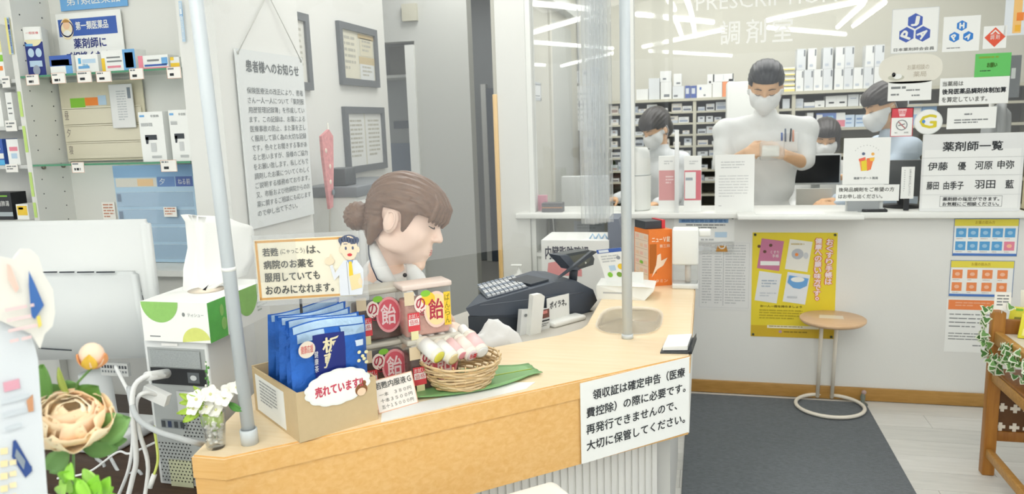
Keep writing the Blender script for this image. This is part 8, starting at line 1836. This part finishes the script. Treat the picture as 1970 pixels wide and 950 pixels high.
# open collar with navy piping on the side towards the camera
CD = lambda px, py, dd=0.0: atD(px, py, DH-0.075+dd)
inner = [CD(722, 462, 0.05), CD(731, 480, 0.02), CD(741, 500, -0.01), CD(754, 525, -0.015), CD(768, 548, 0.0)]
outer = [CD(709, 472, 0.04), CD(710, 490, -0.02), CD(715, 512, -0.05), CD(726, 537, -0.055), CD(748, 551, -0.03)]
MB().grid([[a.lerp(b, u)-FW*0.006*math.sin(PI*u) for u in (0, 0.33, 0.66, 1)] for a, b in zip(inner, outer)], TUN, True, 0.002).build('collar', cash)
MB().tube([p-FW*0.002 for p in outer], 0.0017, mat('#2f3a55', 0.5), 6).build('piping', cash)
inner = [CD(783, 503, 0.06), CD(800, 510, 0.03), CD(815, 525, 0.02), CD(826, 548, 0.02)]; outer = [CD(781, 512, 0.06), CD(781, 530, 0.04), CD(784, 545, 0.03), CD(795, 560, 0.03)]
MB().grid([[a.lerp(b, u)-FW*0.006*math.sin(PI*u) for u in (0, 0.33, 0.66, 1)] for a, b in zip(inner, outer)], TUN, True, 0.002).build('collar', cash)
MB().ball(CD(779, 529, 0.02), 0.006, mat('#3b3a3c', 0.4)).build('clip_mark', cash)
# her stool
st_ = thing('office_stool', 'round office stool under the seated woman', 'stool', (pe[0], pe[1], 0))
zs0 = pe[2]-0.112
MB().lathe((pe[0], pe[1], zs0-0.06), [(0.15, 0), (0.18, 0.015), (0.18, 0.045), (0.16, 0.058), (0, 0.058)], DARK, 28).build('seat', st_); MB().lathe((pe[0], pe[1], 0.03), [(0.025, 0), (0.025, zs0-0.09)], mat('#a9adb0', 0.3, 0.8), 14).build('column', st_)
for k in range(5): a = 2*PI*k/5; MB().tube([(pe[0], pe[1], 0.05), (pe[0]+0.2*math.cos(a), pe[1]+0.2*math.sin(a), 0.025)], 0.018, BLACK, 8).build('foot', st_)

# ------------------------------------------------------------------ the standing pharmacist
def standing(H, fwd, head_px, hip_w=0.095, sh=0.185, lean=0.0, drop=0.26, female=False, floor=0.0, top_off=None):
    f = np.array(fwd, float); f[2] = 0; f /= np.linalg.norm(f); r = np.cross(f, [0, 0, 1.0])
    nk = H.P(0, -0.03, -0.05)*0 + H.o-f*0.045+np.array([0, 0, -0.15*H.sc]); ch = nk-f*(0.02)+np.array([0, 0, -0.15]); wa = ch-f*lean*0.5+np.array([0, 0, -0.22]); pe = wa-f*lean+np.array([0, 0, -0.2])
    J = dict(neck=nk, chest=ch, waist=wa, pelvis=pe, sr=ch+r*sh+[0, 0, 0.085], sl=ch-r*sh+[0, 0, 0.085], hr=pe+r*hip_w+[0, 0, -0.03], hl=pe-r*hip_w+[0, 0, -0.03])
    L_ = J['hr'][2]-0.08-floor
    for s_ in 'lr': J['k'+s_] = J['h'+s_]+[0, 0, -L_*0.5]+f*0.02; J['a'+s_] = np.array([J['h'+s_][0], J['h'+s_][1], floor+0.075])-f*0.02
    return J, f, r
YMAN = 4.42
Hm = Head(atY(1473, 168, YMAN-0.06), (-0.10, -0.90, -0.42), (0, -0.42, 0.9), 1.12)
J, f, r = standing(Hm, (-0.08, -1, 0), None, sh=0.21)
e1_, e2_ = np.array(atY(1392, 322, YMAN-0.08)), np.array(atY(1545, 312, YMAN-0.1))
J['er'], J['el'] = e1_, e2_
J['wr'], J['wl'] = np.array(atY(1438, 293, YMAN-0.29)), np.array(atY(1508, 297, YMAN-0.30))
man = person('person', 'standing man in white tunic and mask holding clear packs in both hands', Hm, J, Vector((J['pelvis'][0], J['pelvis'][1], 0)), False, SK2, TUN, TROU,
    hands=((J['wr'], [0.85, -0.1, 0.22], [0.2, 0.7, -0.5], 1.05, 0.75, 1), (J['wl'], [-0.85, -0.1, 0.3], [-0.2, 0.7, -0.5], 1.05, 0.75, -1)), h=0.0062)
eyes(Hm, man, True, '#4a4038', '#4c443e'); mask(Hm, man, False)
cutsM = [lambda L: [L[..., 1]-0.045, 0.052-L[..., 2]], lambda L: [L[..., 1]-0.005, 0.046-L[..., 1], 0.022-L[..., 2]], lambda L: [L[..., 1]+0.03, 0.006-L[..., 1], 0.012-L[..., 2]], lambda L: [-0.029-L[..., 1], -0.045-L[..., 2]]]
hair_shape(Hm, man, HBK, cutsM, [('e', (0, 0.045, 0.072), (0.062, 0.05, 0.035), 0.02), ('e', (0, 0.0, 0.09), (0.07, 0.08, 0.04), 0.02)], 1.0, 0.005, 0.0016)
px_p = lambda px, py, dy: Vector(atY(px, py, YMAN+dy))
yc = -0.17
MB().bevbox(px_p(1502, 292, yc), (0.085, 0, 0), (0, 0.008, 0), (0, 0, 0.1), TUN, 0.003).build('breast_pocket', man)
for k, (px, c) in enumerate(((1504, '#3f62b0'), (1511, '#6b7688'), (1520, '#2a2c30'), (1526, '#e9a58a'))): MB().tube([px_p(px, 272, yc-0.004), px_p(px+(2 if k == 2 else 0), 247+(8 if k == 0 else 0)+(3 if k == 3 else 0), yc-0.004)], 0.0045, mat(c, 0.4), 8).build('pen', man)
CP = sheet_glass('clear_pack', (0.97, 0.97, 0.96), 1.0, haze=0.3)
pk = thing('clear_pack', 'clear plastic pack of white tablets held in the hands of the standing man', 'package', px_p(1478, 300, -0.36))
MB().bevbox(px_p(1462, 303, -0.36), (0.12, 0, 0), (0, 0.05, -0.02), (0.0, 0.01, 0.085), CP, 0.008).build('film', pk)
for k in range(3): MB().bevbox(px_p(1466+11*k, 300, -0.35), (0.028, 0, 0), (0, 0.03, -0.01), (0, 0, 0.055), mat('#f1eee4', 0.5), 0.004).build('strip', pk)

# ------------------------------------------------------------------ woman bent over at the left
YW1 = 5.15
H1 = Head(atY(1262, 246, YW1), (-0.62, -0.62, -0.48), (-0.25, -0.3, 0.9), 1.05)
J, f, r = standing(H1, (-0.55, -0.83, 0), None, sh=0.16, lean=0.09, female=True)
sh_ = np.array(atY(1308, 285, YW1))-J['sl']; J['er'] = J['sr']+f*0.1+[0, 0, -0.22]; J['el'] = J['sl']+f*0.08+[0, 0, -0.24]; J['wr'] = J['er']+f*0.2+[0, 0, -0.02]; J['wl'] = J['el']+f*0.2+[0, 0, -0.02]
w1 = person('person', 'masked woman in white coat bending over at the left of the dispensary', H1, J, Vector((J['pelvis'][0], J['pelvis'][1], 0)), True, SK2, mat('#dfe3e6', 0.75), mat('#c9ced4', 0.8), hands=((J['wr'], f, [0, 0, -1], 0.92, 0.6, 1), (J['wl'], f, [0, 0, -1], 0.92, 0.6, -1)), sleeve='long', h=0.008)
eyes(H1, w1); mask(H1, w1)
cutsF = [lambda L: [L[..., 1]-0.045, 0.030-L[..., 2]], lambda L: [L[..., 1]-0.012, 0.046-L[..., 1], 0.012-L[..., 2]], lambda L: [-0.0-L[..., 1]+0.012, -0.085-L[..., 2]]]
hair_shape(H1, w1, HBK2, cutsF, [('e', (0, -0.045, -0.02), (0.082, 0.062, 0.075), 0.02), ('e', (0, 0.045, 0.06), (0.068, 0.052, 0.045), 0.02)], 1.04, 0.0055, 0.002)

# ------------------------------------------------------------------ seated woman in the middle with a phone
YW2 = 5.28
H2 = Head(atY(1588, 266, YW2), (-0.12, -0.93, -0.3), (0, -0.3, 0.93), 1.02)
J, f, r = standing(H2, (-0.1, -1, 0), None, sh=0.165, female=True)
J['el'] = J['sl']+f*0.08+[0.03, 0, -0.2]; J['er'] = J['sr']+f*0.05+[0, 0, -0.24]; ph = np.array(atY(1600, 330, 5.0)); J['wl'] = np.array(atY(1620, 342, 5.02)); J['wr'] = J['er']+f*0.2
J['kr'] = J['hr']+f*0.0+[0, 0, -0.25]; J['kl'] = J['hl']+[0, 0, -0.25]
for s_ in 'lr': J['a'+s_] = np.array([J['k'+s_][0], J['k'+s_][1], 0.075])
w2 = person('person', 'masked woman with dark bobbed hair behind the black screened monitor holding a phone', H2, J, Vector((J['pelvis'][0], J['pelvis'][1], 0)), True, SK2, TUN, TROU, hands=((J['wl'], [-0.9, -0.15, 0.25], [0.1, 0.3, 0.9], 0.92, 0.8, 1), (J['wr'], f, [0, 0, -1], 0.92, 0.5, 1)), sleeve='long', h=0.008)
eyes(H2, w2); mask(H2, w2)
cuts2 = [lambda L: [L[..., 1]-0.045, 0.034-L[..., 2], 0.058-np.abs(L[..., 0])], lambda L: [L[..., 1]-0.03, -0.02-L[..., 2], 0.2+0*L[..., 0]], lambda L: [-0.082-L[..., 2]+0*L[..., 0], 0.3+0*L[..., 0]]]
hair_shape(H2, w2, HBK2, cuts2, [('e', (0.06, 0.0, -0.03), (0.034, 0.05, 0.06), 0.02), ('e', (-0.06, 0.0, -0.03), (0.034, 0.05, 0.06), 0.02), ('e', (0, -0.05, -0.03), (0.08, 0.055, 0.07), 0.02), ('e', (0, 0.05, 0.06), (0.07, 0.052, 0.045), 0.02)], 1.05, 0.0055, 0.002)
a = atY(1581, 313, 4.96); b = atY(1606, 328, 4.98); phn = thing('phone', 'pale phone held by the masked woman in the middle', 'phone', a)
MB().tube([a, a.lerp(b, 0.5), b], 0.012, mat('#e3e4e6', 0.35), 8).build('phone_body', phn)
# ------------------------------------------------------------------ person in profile at the right
YW3 = 4.72
H3 = Head(atY(1702, 206, YW3), (-0.93, -0.22, -0.28), (-0.28, 0, 0.95), 1.1)
J, f, r = standing(H3, (-0.9, -0.3, 0), None, sh=0.16, female=True, lean=0.03)
J['er'] = J['sr']+f*0.05+[0, 0, -0.25]; J['el'] = J['sl']+f*0.06+[0, 0, -0.25]; J['wr'] = J['er']+f*0.2+[0, 0, -0.06]; J['wl'] = np.array(atY(1612, 396, 4.5)); J['el'] = np.array(atY(1672, 372, 4.55))
w3 = person('person', 'masked person in pale blue tunic in profile at the right of the dispensary', H3, J, Vector((J['pelvis'][0], J['pelvis'][1], 0)), True, SK2, mat('#c9d8e8', 0.75), mat('#dfe3e6', 0.8), hands=((J['wl'], [-0.95, -0.1, 0.1], [0, 0.3, -0.9], 0.95, 0.5, 1), (J['wr'], f, [0, 0, -1], 0.92, 0.5, 1)), sleeve='long', h=0.008)
eyes(H3, w3); mask(H3, w3)
cuts3 = [lambda L: [L[..., 1]-0.05, 0.030-L[..., 2]], lambda L: [L[..., 1]+0.028, 0.051-L[..., 1], 0.016-L[..., 2]], lambda L: [-0.027-L[..., 1], -0.06-L[..., 2]]]
hair_shape(H3, w3, HBK2, cuts3, [('e', (0, 0.05, 0.062), (0.068, 0.052, 0.045), 0.02), ('e', (0, -0.05, 0.0), (0.075, 0.055, 0.065), 0.02)], 1.05, 0.0055, 0.002)
